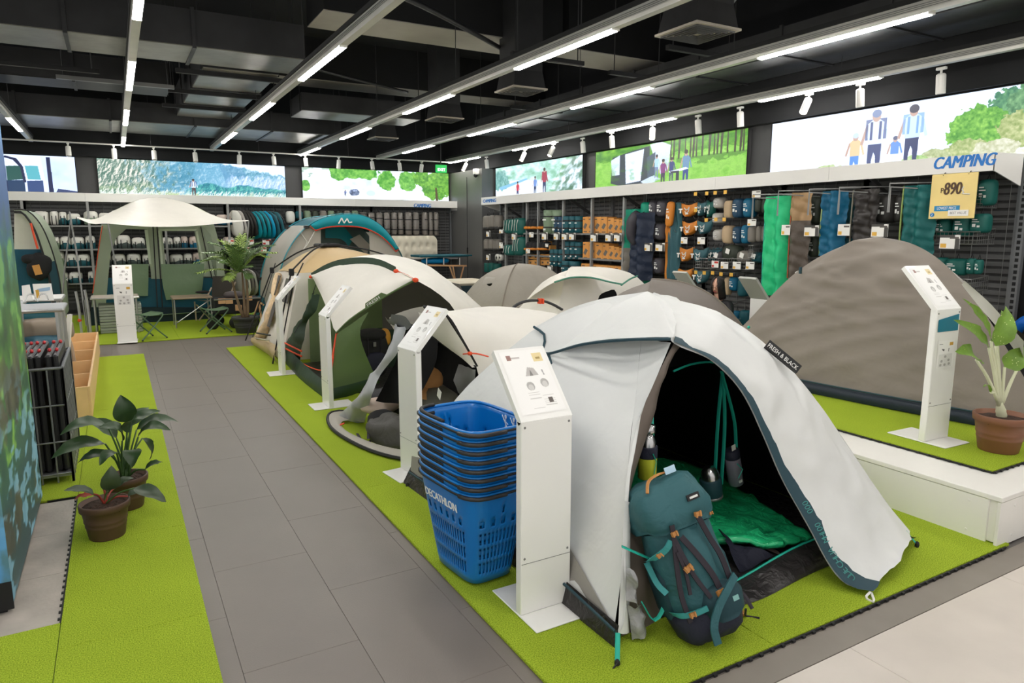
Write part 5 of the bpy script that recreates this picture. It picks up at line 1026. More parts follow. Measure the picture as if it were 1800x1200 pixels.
for nm, q, r, mt in (('strap', ((-.115, -.138, .13), (-.118, -.142, .24), (-.10, -.150, .36), (-.078, -.162, .47), (-.07, -.168, .53)), .010, STRAPM), ('strap', ((-.01, -.165, .20), (-.045, -.163, .30), (-.065, -.160, .40), (-.075, -.160, .47)), .009, STRAPM), ('zip', ((.045, -.158, .19), (.03, -.163, .28), (-.005, -.160, .38), (-.045, -.158, .47)), .012, STRAPM),
                      ('strap', ((.105, -.142, .23), (.098, -.146, .33), (.075, -.150, .42), (.05, -.165, .52)), .011, STRAPM), ('strap', ((-.085, -.155, .24), (-.075, -.158, .33), (-.082, -.16, .42)), .007, STRAPM),
                      ('zip', ((-.055, -.19, .03), (-.05, -.195, .10), (-.01, -.196, .16), (.06, -.186, .21), (.13, -.15, .235)), .016, RUK), ('compression_strap', ((-.172, -.03, .39), (-.168, -.10, .41), (-.12, -.145, .44), (-.09, -.158, .47)), .012, TEALW), ('compression_strap', ((-.16, -.04, .16), (-.145, -.12, .165), (-.10, -.155, .165), (-.04, -.172, .17)), .011, TEALW), ('side_strap', ((-.172, -.02, .38), (-.172, -.06, .30), (-.16, -.10, .26)), .012, TEALW)): ribbon(q, r, mt, nm)
for nm, q, r, mt in (('haul_loop', ((-.10, -.10, .665), (-.06, -.05, .695), (.0, -.02, .70), (.06, .02, .685)), .007, BUCK), ('hip_strap', ((.16, .03, .14), (.185, -.04, .10), (.19, -.07, .04)), .012, STRAPM)): MB().tube(cr([K_(*p) for p in q], 14), r, 6, flat=.5).build(nm, mt, t)
for (x, y, z, a, rz_) in ((-.072, -.172, .495, .017, .1), (.052, -.168, .53, .018, -.2), (-.062, -.168, .345, .022, .4), (.035, -.172, .205, .022, .1), (-.145, -.128, .425, .016, .5), (-.105, -.162, .167, .017, .0), (.125, -.125, .50, .011, 0), (.068, -.16, .2, .008, 0)):
    RR = RB @ Matrix.Rotation(rz_, 3, 'Y'); b_ = MB(); b_.obox(K_(x, y, z), (a * 1.7, .010, a * .95), RR); b_.obox(K_(x - a * .5, y - .006, z), (a * .35, .008, a * 1.25), RR); b_.obox(K_(x + a * .5, y - .006, z), (a * .35, .008, a * 1.25), RR); b_.build('buckle', BUCK, t)
MB().obox(K_(.06, -.158, .60), (.055, .008, .024), RB).build('logo_patch', BLACKT, t); MB().obox(K_(.06, -.163, .60), (.036, .006, .008), RB).build('logo_print', PRINT_WH, t)
MB().obox(K_(.085, -.182, .165), (.026, .004, .020), RB).build('embroidery', MS('pale_teal', (130, 180, 176), rough=.6), t)
MB().obox(K_(.06, -.02, .70), (.05, .004, .03), RB).build('hang_tag', MS('tag_blue_white', (190, 220, 240), rough=.5), t)
MB().tube(cr([K_(.17, -.05, .04), G(1312, 1082, .02), G(1335, 1086, .02)], 8), .005, 5).build('cord', STRAPM, t); MB().bbox(*[c for p in (G(1306, 1080, .02),) for c in (p.x - .015, p.x + .015, p.y - .01, p.y + .01, .018, .035)], .003).build('cord_lock', BUCK, t)
# green quilt and dark sleeping mat
q0 = pan([PY(1142, 800, 2.9), PY(1160, 880, 2.55), PY(1260, 930, 2.42), PY(1375, 985, 2.2)], [V(2.55, 3.95, .1), V(3.0, 3.8, .1), V(3.3, 3.2, .09), PY(1428, 944, 2.2)], 34, 26, (0, 0, .03), .03, 6, 3)
for i, p in enumerate(q0.v): p.z = .075 + .05 * abs(noise.noise(p * 7)) + .035 * abs(noise.noise(p * 17)) + max(0, (p.y - 2.6)) * .03
QG = MS('green_quilt_shell', (40, 196, 128), rough=.3, var=.22, vs=5, bump=.6, bs=9, dist=2.5, spec=.6)
o = q0.build('quilt', QG, None, True, loc=(2.7, 3, .03), solid=.03); tag(o, 'crumpled shiny green quilt spread on the floor of the front tent', 'quilt')
t = thing('sleeping_mat', 'dark navy sleeping bag crumpled at the sill beside the rucksack', 'sleeping bag', (2.45, 2.3, .03))
m = pan([PY(1262, 930, 2.45), PY(1300, 985, 2.3)], [PY(1300, 1012, 2.2), PY(1360, 975, 2.2)], 20, 14, (0, 0, .05), .03, 8, 4)
for p in m.v: p.z = max(.03, p.z)
m.build('shell', NAVY, t, True); 
m = pan([PY(1272, 928, 2.5), PY(1330, 955, 2.38)], [PY(1295, 945, 2.42), PY(1378, 978, 2.22)], 10, 5, (0, 0, .02), .01, 8); m.build('lining', cloth('grey_beige_lining', (124, 112, 104)), t, True)
def gear_bottle(label, c, tilt, holder, body, n='drink_bottle', cat='bottle', tall=.16, kk=1.):
    t = thing(n, label, cat, c); R = tilt
    MB().lathe(c, [(.03 * kk, 0), (.036 * kk, .005), (.038 * kk, tall * .9), (.03 * kk, tall), (.02 * kk, tall + .02)], 14, rot=R).build('flask', body, t, True)
    MB().lathe(c, [(.040 * kk, -.005), (.044 * kk, .0), (.046 * kk, tall * .65), (.043 * kk, tall * .7)], 14, rot=R).build('holder', holder, t, True); return t
R0 = Matrix.Rotation(0, 3, 'X')
p = PY(1137, 838, 2.42); t = gear_bottle('steel flask in a yellow and navy holder behind the rucksack', p, R0, MS('lime_holder', (190, 196, 50), rough=.6), STEEL, tall=.2)
MB().lathe(p, [(.032, .22), (.034, .225), (.033, .255), (.02, .262)], 14).build('cap', STEEL, t, True); MB().lathe(p, [(.0465, .10), (.047, .105), (.047, .15), (.0465, .155)], 14).build('holder_band', NAVY, t, True); MB().tube([p + V(0, -.05, .03), p + V(.012, -.05, .09), p + V(-.01, -.05, .13)], .003, 4).build('elastic_cord', TEALTAPE, t)
p = PY(1252, 872, 2.60); R1 = Matrix.Rotation(-.2, 3, 'Y'); t = gear_bottle('dark teal pouch with a steel cup hung on green straps in the tent', p, R1, RUKD, STEEL, 'bottle_pouch', 'pouch', .16, 1.3)
MB().lathe(p, [(.058, -.004), (.0595, .004), (.0595, .012)], 14, rot=R1).build('base_band', GREYM, t, True)
p = PY(1294, 850, 2.62); R2 = Matrix.Rotation(-.25, 3, 'Y'); t = thing('bottle_pouch', 'grey and navy bottle holder with white emblem hung on green straps in the tent', 'pouch', p)
MB().lathe(p, [(.036, 0), (.042, .006), (.044, .10), (.043, .17)], 14, rot=R2).build('holder', cloth('grey_holder', (112, 110, 122)), t, True); MB().lathe(p, [(.043, .168), (.0445, .172), (.044, .215), (.036, .22)], 14, rot=R2).build('collar', NAVY, t, True); MB().tube([p + R2 @ V(-.02, -.044, .06), p + R2 @ V(.02, -.046, .10), p + R2 @ V(-.015, -.044, .15)], .003, 4).build('elastic_cord', TEALTAPE, t)
MB().obox(p + R2 @ V(-.006, -.044, .035), (.022, .006, .014), R2).build('emblem', PRINT_WH, t); MB().obox(p + R2 @ V(.0, -.02, .235), (.03, .002, .035), R2).build('hang_tag', WHITE, t)
# ---- pop-up tent contents: rucksack, cap, mats
t = thing('rucksack', 'dark grey rucksack lying in the pop-up tent door', 'backpack', G(690, 785, .02)); c = PX(690, 765, 1.82)
MB().ell(c, (.15, .25, .16), 20, 14, .8, .8, Matrix.Rotation(.3, 3, 'Z'), .2, 3).build('body', cloth('charcoal_cloth', (78, 76, 72), bs=10, bump=.6), t, True); MB().ell(c + V(-.02, .18, .07), (.12, .12, .10), 12, 8, .8, .8).build('top_pocket', BLACKF, t, True)
MB().tube(cr([c + V(-.13, .1, .1), PX(655, 770, 1.7), G(640, 778, .04), G(628, 762, .03)], 10), .012, 6, flat=.3).build('strap', STRAPM, t); MB().tube(cr([c + V(-.13, .2, .05), G(648, 772, .05), G(655, 745, .05)], 8), .012, 6, flat=.3).build('strap', STRAPM, t)
CAPB = cloth('camel_cotton', (176, 128, 78), rough=.85)
t = thing('sun_hat', 'camel brown cap with a white tag in the pop-up tent', 'hat', PX(757, 680, 2.2)); c = PX(750, 668, 2.1)
MB().ell(c, (.13, .16, .12), 14, 9, .8, 1, Matrix.Rotation(.4, 3, 'Y'), .08).build('crown', CAPB, t, True); MB().ell(c + V(-.04, -.16, -.06), (.14, .12, .02), 14, 6, 1, 1, Matrix.Rotation(.35, 3, 'X')).build('brim', CAPB, t, True); MB().obox(PX(772, 692, 2.0), (.004, .06, .07), Matrix.Rotation(.4, 3, 'X')).build('hang_tag', WHITE, t)
o = MB().ell(PX(764, 706, 2.12), (.16, .28, .13), 14, 9, .8, .8, None, .15, 5).build('camp_pillow', cloth('olive_black', (92, 90, 80)), None, True, loc=PX(760, 730, 2.2)); tag(o, 'dark olive stuffed bag under the brown cap', 'bag')
o = MB().ell(PX(668, 712, 1.86), (.16, .16, .06), 14, 8, .8, .8, Matrix.Rotation(.5, 3, 'Z'), .1, 7).build('camp_pillow', cloth('sand_pink', (206, 186, 170)), None, True, loc=PX(662, 735, 1.95)); tag(o, 'pale sand pillow just inside the pop-up tent door', 'pillow')
o = MB().ell(PX(700, 705, 2.1), (.2, .32, .12), 16, 9, .8, .8, Matrix.Rotation(.5, 3, 'Z'), .25, 9).build('sleeping_bag', cloth('black_down', (28, 28, 32), bs=10, bump=.8), None, True, loc=PX(700, 715, 2.1)); tag(o, 'black sleeping bag heaped in the pop-up tent door', 'sleeping bag')
# ---- rucksack and bag in the green tent
t = thing('rucksack', 'black rucksack standing inside the green family tent', 'backpack', PY(655, 665, 7.3)); c = PY(652, 622, 7.35)
MB().ell(c, (.19, .13, .27), 16, 12, .7, .7, None, .06, 4).build('body', BLACKF, t, True); MB().ell(c + V(0, -.02, .22), (.17, .12, .07), 14, 8, .8, .8).build('lid', BLACKF, t, True); MB().ell(c + V(.02, -.12, -.08), (.12, .05, .12), 12, 8, .7, .7).build('front_pocket', NAVY, t, True); MB().obox(c + V(0, -.145, .13), (.03, .006, .05)).build('emblem', GREYM, t)
for s_ in (-.07, .07): MB().tube([c + V(s_, -.13, .2), c + V(s_, -.14, .0)], .012, 6, flat=.3).build('strap', STRAPM, t)
o = MB().ell(PY(677, 592, 7.4), (.06, .06, .10), 12, 8, .8, .8, None, .1).build('dry_bag', cloth('ochre_bag', (196, 140, 50)), None, True, loc=PY(677, 610, 7.4)); tag(o, 'small ochre bag behind the black rucksack in the green tent', 'bag')
t = thing('rucksack', 'black rucksack hung in the sage tent behind the video wall', 'backpack', PY(72, 480, 13.64)); c = PY(70, 468, 13.64)
MB().ell(c, (.17, .12, .22), 14, 10, .8, .8, Matrix.Rotation(.35, 3, 'Y'), .1, 2).build('body', BLACKF, t, True); MB().obox(c + V(-.03, -.12, -.05), (.1, .02, .16), Matrix.Rotation(-.2, 3, 'Y')).build('hang_tag', CARD, t); MB().ell(c + V(-.12, 0, .12), (.12, .1, .08), 12, 8, .8, .8, None, .1).build('lid', BLACKF, t, True)
# ================================================================== PLANTS
POT = MS('brown_pot', (86, 62, 48), rough=.55, var=.08); POT2 = MS('terracotta_brown_pot', (126, 82, 58), rough=.5, var=.06); SOIL = MS('bark_soil', (62, 42, 30), rough=.95, bump=1., bs=60, var=.5, vs=70)
def leafmat(nm, rgb, spots=None):
    m = MS(nm, rgb, rough=.38, var=.18, vs=14, spec=.5); 
    if spots:
        N = m.node_tree.nodes; L = m.node_tree.links; b = N['Principled BSDF']; src = b.inputs['Base Color'].links[0].from_socket
        tc = N.new('ShaderNodeTexCoord'); v = N.new('ShaderNodeTexVoronoi'); v.inputs['Scale'].default_value = 55; L.new(tc.outputs['Object'], v.inputs['Vector']); r = N.new('ShaderNodeValToRGB'); r.color_ramp.elements[0].position = .10; r.color_ramp.elements[1].position = .2; r.color_ramp.elements[0].color = (1, 1, 1, 1); r.color_ramp.elements[1].color = (0, 0, 0, 1); L.new(v.outputs['Distance'], r.inputs['Fac'])
        n = N.new('ShaderNodeTexNoise'); n.inputs['Scale'].default_value = 9; L.new(tc.outputs['Object'], n.inputs['Vector']); ml = N.new('ShaderNodeMath'); ml.operation = 'MULTIPLY'; gt = N.new('ShaderNodeMath'); gt.operation = 'GREATER_THAN'; gt.inputs[1].default_value = .52; L.new(n.outputs['Fac'], gt.inputs[0]); L.new(r.outputs['Color'], ml.inputs[0]); L.new(gt.outputs[0], ml.inputs[1])
        mx = N.new('ShaderNodeMixRGB'); L.new(ml.outputs[0], mx.inputs[0]); L.new(src, mx.inputs[1]); mx.inputs[2].default_value = srgb(*spots) + (1,); L.new(mx.outputs[0], b.inputs['Base Color'])
    return m
LEAF = leafmat('deep_green_leaf', (40, 64, 30)); LEAFR = leafmat('dusky_green_leaf', (52, 66, 44)); LEAFS = leafmat('speckled_leaf', (112, 148, 52), (222, 230, 160)); STEMG = MS('green_stem', (62, 92, 44), rough=.5); STEMW = MS('cream_stem', (206, 208, 176), rough=.5, var=.1); REDS = MS('red_sheath', (150, 56, 44), rough=.5)
def pot(c, r, h, mat, parent, n=28):
    p = MB().lathe(c, [(r * .70, 0), (r * .72, .004), (r * .80, h * .34), (r * .825, h * .36), (r * .815, h * .40), (r * .84, h * .48), (r * .865, h * .50), (r * .855, h * .54), (r * .92, h * .80), (r * 1.0, h * .82), (r * 1.02, h * .98), (r * 1.0, h), (r * .93, h), (r * .9, h * .86)], n).build('pot', mat, parent, True)
    m = MB(); m.lathe(c, [(r * .9, h * .80), (r * .9, h * .88), (r * .5, h * .93), (r * .02, h * .95)], 20); m.wrinkle(.008, 40, 3); m.build('soil', SOIL, parent, True)
def blade(base, tip, w_, droop, up=(0, 0, 1), fold=.25, nl=12, wave=.0, seed=0, shape=.75):
    """leaf blade from base to tip, width w_, hanging by droop at the middle"""
    b, e = Vector(base), Vector(tip); d = e - b; sd = d.cross(Vector(up)); sd = sd.normalized() if sd.length > 1e-5 else Vector((1, 0, 0)); n = sd.cross(d).normalized(); rows = []
    for i in range(nl):
        t = i / (nl - 1); c = b + d * t + n * (droop * 4 * t * (1 - t)); ww = w_ / 2 * (math.sin(math.pi * min(1, t ** shape)) ** .8 if 0 < t < 1 else .02)
        wv = wave * noise.noise(Vector((seed, t * 5, 0)))
        rows.append([c - sd * ww + n * (ww * fold + wv), c - sd * ww * .5 + n * ww * fold * .35, c, c + sd * ww * .5 + n * ww * fold * .35, c + sd * ww + n * (ww * fold - wv)])
    return MB().loft(rows)
def leaf(parent, base, j, tip, w_, mat, stem, droop=.03, up=(0, 0, 1), r=.004, fold=.3, wave=.01, seed=0, shape=.75):
    s_ = MB().tube(cr([base, Vector(base).lerp(Vector(j), .5) + V(0, 0, .02), j], 8), [r * 1.5 - r * .07 * i for i in range(8)], 6).build('stem', stem, parent, True)
    blade(j, tip, w_, droop, up, fold, 12, wave, seed, shape).build('leaf', mat, parent, True)
# left rear plant
c = V(-.06, 4.68, .017); t = thing('potted_plant', 'larger dark green leafy plant in the brown pot standing behind', 'plant', c); pot(c, .125, .2, POT, t); s0 = c + V(0, 0, .19)
def at(x, y, Y): return PY(x, y, Y)
for i, (jx, jy, jY, tx, ty, tY, wd, dr) in enumerate(((222, 742, 4.72, 212, 694, 4.72, .13, .02), (190, 750, 4.7, 105, 765, 4.6, .12, .05), (185, 780, 4.6, 90, 806, 4.5, .13, .04), (215, 775, 4.55, 172, 752, 4.5, .12, .05), (225, 752, 4.75, 282, 722, 4.8, .10, .03), (240, 755, 4.8, 314, 742, 4.85, .10, .05), (243, 768, 4.7, 300, 756, 4.6, .11, .05), (235, 790, 4.55, 232, 822, 4.45, .10, .04), (195, 800, 4.6, 135, 815, 4.65, .09, .03), (250, 770, 4.9, 262, 808, 4.95, .09, .03), (205, 795, 4.5, 175, 818, 4.4, .08, .03), (232, 745, 4.85, 262, 716, 4.95, .09, .02), (255, 825, 4.6, 287, 812, 4.6, .05, .02), (205, 770, 4.85, 150, 740, 4.95, .11, .04), (228, 760, 4.6, 252, 735, 4.5, .11, .04))):
    leaf(t, s0 + V(.02 * math.cos(i), .02 * math.sin(i), 0), at(jx, jy, jY), at(tx, ty, tY), wd, LEAF, STEMG, dr, (0, -.35, 1) if i else (.1, -1, .1), .005, .3, .012, i)
# left front plant
c = V(-.165, 4.27, .017); t = thing('potted_plant', 'small dusky plant with a red stem in the front brown pot', 'plant', c); pot(c, .125, .20, POT, t); s0 = c + V(0, 0, .18)
for i, (jx, jy, jY, tx, ty, tY, wd) in enumerate(((190, 862, 4.25, 196, 818, 4.25, .10), (165, 868, 4.2, 112, 862, 4.15, .06), (235, 858, 4.2, 292, 882, 4.1, .09), (205, 855, 4.4, 235, 840, 4.45, .05), (165, 870, 4.25, 130, 880, 4.3, .035), (225, 872, 4.25, 252, 862, 4.3, .05))):
    leaf(t, s0, at(jx, jy, jY), at(tx, ty, tY), wd, REDS if i == 4 else LEAFR, REDS if i % 2 else STEMG, .02, (0, -.5, 1) if i else (.2, -1, .1), .004, .3, .01, i + 30)
MB().tube(cr([s0, s0 + V(.01, 0, .05), s0 + V(.0, 0, .1)], 5), [.012, .010, .008, .006, .003], 7).build('red_sheath', REDS, t, True)
# speckled plant on the platform
c = V(5.02, 2.2, .307); c = G(1754, 790, .307); t = thing('potted_plant', 'speckled light green plant on the platform in a terracotta pot', 'plant', c); pot(c, .155, .235, POT2, t); s0 = c + V(0, 0, .22); Yc = c.y
trunk = PY(1757, 708, Yc); MB().tube(cr([s0, s0.lerp(trunk, .6), trunk], 8), [.03, .03, .028, .03, .026, .024, .02, .016], 10).build('trunk', STEMW, t, True)
for i, (sx, sy, jx, jy, jY, tx, ty, tY, wd, up) in enumerate(((1757, 712, 1750, 608, Yc, 1768, 538, Yc, .155, (-.4, -1, .1)), (1755, 712, 1742, 600, Yc - .02, 1692, 524, Yc - .05, .075, (-.3, -.8, .5)), (1756, 712, 1738, 612, Yc - .02, 1676, 562, Yc - .08, .10, (-.3, -.8, .5)), (1754, 705, 1716, 632, Yc, 1679, 618, Yc - .08, .13, (-.2, -.8, .8)), (1760, 710, 1766, 645, Yc, 1802, 610, Yc - .05, .14, (-.3, -.9, .5)), (1762, 708, 1793, 640, Yc, 1830, 590, Yc, .10, (-.3, -.9, .4)), (1758, 712, 1752, 585, Yc + .05, 1760, 545, Yc + .1, .09, (-.3, -.9, .3)), (1752, 700, 1742, 690, Yc, 1728, 680, Yc - .03, .02, (0, 0, 1)))):
    leaf(t, PY(sx, sy, Yc), PY(jx, jy, jY), PY(tx, ty, tY), wd, LEAFS, STEMW, .03, up, .0085, .2, .02, i + 60, .6)
# palm by the aisle end
c = G(433, 584, .017); t = thing('potted_palm', 'feathery green palm in a dark nursery pot beside the stools', 'plant', c); PM = leafmat('palm_green', (88, 116, 60)); PM2 = leafmat('palm_light_green', (132, 156, 74))
pot(c, .215, .27, MS('dark_nursery_pot', (52, 54, 50), rough=.6), t); s0 = c + V(0, 0, .24); tr = MS('palm_trunk', (120, 100, 74), rough=.8, bump=.5, bs=30)
for i, (dx, tp_) in enumerate(((0, PY(425, 470, c.y)), (.03, PY(432, 480, c.y)), (-.03, PY(405, 480, c.y)))): MB().tube(cr([s0 + V(dx, 0, 0), (s0 + tp_) / 2 + V(dx, 0, 0), tp_], 8), [.03, .028, .024, .02, .018, .016, .014, .012], 7).build('trunk', tr, t, True)
hb = PY(420, 478, c.y)
for i, (tx, ty, dY) in enumerate(((350, 480, -.2), (345, 462, 0), (360, 445, -.3), (390, 424, .2), (440, 420, .1), (462, 438, .2), (482, 445, -.2), (420, 440, -.4), (372, 428, .1), (425, 415, .2), (455, 428, -.1), (478, 432, 0), (470, 452, -.2), (440, 470, -.4), (388, 462, -.4), (362, 458, .2), (405, 432, -.3), (452, 442, .3), (400, 492, -.3), (440, 488, -.2), (385, 445, 0))):
    tip = PY(tx, ty, c.y + dY); mid = hb.lerp(tip, .55) + V(0, 0, .12 if ty < 470 else .05); rc = cr([hb, mid, tip], 16); m = MB(); m.tube(rc, .006, 4); rr_ = random.Random(i)
    for k in range(2, 16):
        d = (rc[k] - rc[k - 1]).normalized(); sd = d.cross(V(0, 0, 1)); sd = sd.normalized() if sd.length > 1e-4 else V(1, 0, 0); ln = .20 * (1 - abs(k - 9) / 12)
        for s_ in (-1, 1):
            e = rc[k] + (sd * s_ * .75 + d * .6 + V(0, 0, -.12 + .1 * rr_.random())) * ln; w_ = d * .016; md_ = (rc[k] + e) / 2 + V(0, 0, .02)
            m.add([rc[k] - w_ * .6, rc[k] + w_ * .6, md_ + w_, e, md_ - w_], [(0, 1, 2, 4), (4, 2, 3)])
    m.build('frond', PM2 if i % 3 == 0 else PM, t)
# ================================================================== SHELVING RUNS
SLAT = MS('slatwall_grey', (96, 96, 96), rough=.55, var=.06); SHELFM = MS('shelf_steel', (138, 138, 136), rough=.45, metal=.3); POSTM = MS('post_grey', (148, 148, 146), rough=.45, metal=.2); HDR = MS('header_white', (226, 224, 219), rough=.4, var=.01); UPR = MS('upright_grey', (120, 122, 124), rough=.5, metal=.3)
def header_right():
    t = thing('shelf_header', 'long white header board over the right-hand shelves, lettered at both ends', 'header', (7.4, 9, 2.26)); y0, y1 = 3.60, 14.35
    for k in range(6):
        a, b = y0 + (y1 - y0) * k / 6, y0 + (y1 - y0) * (k + 1) / 6; MB().bbox(7.38, 7.405, a + .001, b - .001, 2.262, 2.432, .002).build('board', HDR, t)
    MB().prism([(7.405, y0, 2.425), (8.0, y0, 2.425), (8.0, y1, 2.425), (7.405, y1, 2.425)], (0, 0, .006)).build('top_cover', HDR, t)
    MB().prism([(7.38, y0, 2.432), (7.86, y0 - .02, 2.44), (7.86, y0 - .02, 2.13), (7.38, y0, 2.262)], (0, .012, 0)).build('end_cap', HDR, t)
    MB().prism([(7.38, y1, 2.432), (7.86, y1, 2.44), (7.86, y1, 2.13), (7.38, y1, 2.262)], (0, .012, 0)).build('end_cap', HDR, t)
    for y in (4.9, 6.3, 7.7, 9.3, 10.9, 12.3, 13.6): MB().bar((7.41, y, 2.3), (8.0, y, 1.98), .02, .05).build('bracket', DKGREY, t)
    text('CAMPING', BLUE_TXT, t, PX(1639, 297, 7.378) + V(0, 0, -.004), (0, -1, 0), (0, 0, 1), .17, .001, shear=.25, width=.58, bold=.006); text('CAMPING', BLUE_TXT, t, (7.376, 14.27, 2.31), (0, -1, 0), (0, 0, 1), .11, .001, shear=.2, width=.62, bold=.006)
header_right()
def header_back():
    t = thing('shelf_header', 'white header board over the back shelves, lettered at its right end', 'header', (3, 16.5, 2.26)); xs = [-3.4, -.45, 2.4, 5.1, 7.79]
    for a, b in zip(xs, xs[1:]): MB().bbox(a + .001, b - .001, 16.5, 16.52, 2.262, 2.432, .002).build('board', HDR, t)
    MB().box(-3.4, 7.79, 16.52, 16.9, 2.424, 2.43).build('top_cover', HDR, t); MB().box(7.775, 7.79, 16.52, 16.9, 2.2, 2.43).build('end_cap', HDR, t)
    a, b = PY(727, 364, 16.498), PY(757, 364, 16.498); text('CAMPING', BLUE_TXT, t, a + V(0, 0, .0), (1, 0, 0), (0, 0, 1), .13, .001, shear=.2, width=(b - a).x, bold=.005)
header_back()
def unit(label, wallx, a, b, shelves, post=None, hooksz=(), back=False):
    """one bay of shelving; right wall: along Y at X, back wall: along X at Y"""
    F = (lambda u, d, z: V(8.0 - d, u, z)) if not back else (lambda u, d, z: V(u, 16.9 - d, z))
    t = thing('shelf_unit', label, 'shelving', F((a + b) / 2, 0, 0), 'back shelving bays' if back else 'right shelving bays')
    def bx(u0, u1, d0, d1, z0, z1, nm, mt):
        p, q = F(u0, d0, z0), F(u1, d1, z1); return MB().box(min(p.x, q.x), max(p.x, q.x), min(p.y, q.y), max(p.y, q.y), z0, z1).build(nm, mt, t)
    bx(a, b, -.06, -.02, .05, 2.4, 'back_panel', DKGREY)
    m = MB()
    z = .2
    while z < 2.38:
        p, q = F(a, -.02, z), F(b, 0, z + .045); m.box(min(p.x, q.x), max(p.x, q.x), min(p.y, q.y), max(p.y, q.y), z, z + .045); z += .075
    m.build('slats', SLAT, t)['kind'] = 'stuff'
    m = MB(); u = a + .1
    while u < b: m.tube([F(u, .012, .3), F(u, .012, 2.35)], .0035, 4); u += .16
    for z in (.6, 1.0, 1.4, 1.8, 2.05, 2.2, 2.3): m.tube([F(a, .012, z), F(b, .012, z)], .0035, 4)
    m.build('wire_grid', GRIDW, t)['kind'] = 'stuff'
    for u in (a, b): bx(u - .02, u + .02, -.02, .05, 0, 2.4, 'upright', UPR)
    if post is not None:
        for u in post: bx(u - .022, u + .022, .47, .515, 0, 2.262, 'post', POSTM)
    for z in shelves: bx(a + .02, b - .02, .0, .5, z - .03, z, 'shelf', SHELFM)
    for z in hooksz: 
        bar = MB().tube([F(a, .03, z), F(b, .03, z)], .008, 5).build('hook_rail', GREYM, t)
        n = max(2, int((b - a) / .2))
        for k in range(n):
            u = a + (b - a) * (k + .5) / n; MB().tube([F(u, .03, z), F(u, .38, z - .01), F(u, .40, z + .02)], .005, 4).build('hook', WIRE, bar)
    return t
RS = (1.64, 1.19, .74, .3)
unit('shelving bay beside the corner pillar with grey sacks on hooks', 0, 13.45, 14.5, (), None, (2.12, 1.62, 1.2)); unit('narrow shelving bay holding the teal duffel bags', 0, 12.55, 13.42, RS, (13.42, 12.52))
unit('narrow shelving bay with the orange-banded cases', 0, 12.1, 12.52, RS, (12.07,)); unit('shelving bay with green rolls and brown cartons', 0, 11.18, 12.07, RS, (11.16,)); unit('shelving bay with navy mats at its left half', 0, 10.26, 11.16, RS, (10.24,)); unit('shelving bay full of orange boxes', 0, 9.36, 10.24, RS, (9.33,))
unit('hook bay with mummy sleeping bags', 0, 7.9, 9.3, (), None, (2.1, 1.68)); unit('hook bay with orange and teal hammock pouches', 0, 6.5, 7.9, (), None, (2.12, 1.88, 1.42, 1.1)); unit('hook bay with hanging pillows and wire baskets', 0, 5.3, 6.5, (), None, (2.14, 1.82, 1.2)); unit('hook bay with open sleeping bags at the near end', 0, 3.62, 5.3, (), None, (2.16,))
m = MB()
ur = thing('shelf_upright', 'slotted grey upright closing the near end of the right shelves', 'upright', (7.95, 3.58, 0)); MB().box(7.92, 7.98, 3.53, 3.6, 0, 2.35).build('post', UPR, ur)
for k in range(32): m.box(7.914, 7.921, 3.55, 3.58, .3 + k * .06, .335 + k * .06)
m.build('slots', BLACK, ur)['kind'] = 'stuff'
BSH = (1.79, 1.32, .98, .64)
for k, (a, b, lb, sh) in enumerate(((-3.0, -1.5, 'back shelving bay behind the video wall', BSH), (-1.5, -.42, 'back shelving bay with white tent bags beside the sage tent', BSH), (-.42, .95, 'back shelving bay seen through the left tent window', BSH), (.95, 2.2, 'back shelving bay seen through the right tent window', BSH), (2.2, 3.75, 'back shelving bay with folded pop-up tents on hooks', (1.2,)), (3.75, 5.6, 'back shelving bay behind the teal tunnel tent', (1.2,)), (5.6, 7.75, 'back shelving bay with hanging grey mats and the air bed', (PY(690, 455, 16.45).z - .002,)))):
    unit(lb, 0, a, b, sh, (a,) if k < 6 else (), (2.12,) if k > 3 else (), True)
# ------------------------------------------------------------------ goods
SK = dict(grey=cloth('sack_grey', (128, 122, 114)), dark=cloth('sack_charcoal', (66, 64, 70)), teal=cloth('sack_teal', (26, 86, 96)), green=cloth('sack_emerald', (0, 146, 116)), navy=cloth('sack_navy', (30, 66, 92)), blue=cloth('sack_blue', (14, 98, 130)), beige=cloth('sack_sand', (188, 164, 132)), orange=cloth('sack_ochre', (206, 128, 44)), pale=cloth('sack_pale_grey', (178, 174, 168)), black=cloth('sack_black', (46, 44, 42)), bgreen=cloth('sack_bright_green', (40, 200, 132)), forest=cloth('sack_forest', (52, 58, 48)), steel=cloth('sack_steel_teal', (52, 96, 104)), bottle=cloth('sack_bottle_green', (22, 92, 84)), white=cloth('sack_white', (222, 220, 212)), sage=cloth('sack_sage', (122, 142, 116)))
ORB = MS('orange_carton', (214, 150, 76), rough=.7, var=.05); TAGW = MS('card_white', (236, 234, 228), rough=.5, var=.01); TAGY = MS('card_yellow', (226, 176, 70), rough=.5); TAGR = MS('card_red', (206, 54, 44), rough=.5); TAGK = MS('card_dark', (70, 68, 64), rough=.6)
class Fr:
    """frame on the right (X fixed) or back (Y fixed) wall: u to the right as seen, z up, d towards the room"""
    def __init__(s, back, D): s.b, s.D = back, D
    def p(s, x, y): return PY(x, y, s.D) if s.b else PX(x, y, s.D)
    def box(s, q):
        x0, y0, x1, y1 = q; xm, ym = (x0 + x1) / 2, (y0 + y1) / 2
        L, R, T, B = s.p(x0, ym), s.p(x1, ym), s.p(xm, y0), s.p(xm, y1); C = s.p(xm, ym); C.z = (T.z + B.z) / 2
        return C, (R - L).length / 2, (T.z - B.z) / 2
    def o(s, C, u, z, d): return C + (V(u, -d, z) if s.b else V(-d, -u, z))
    def rad(s, w, dp, h): return (w, dp, h) if s.b else (dp, w, h)
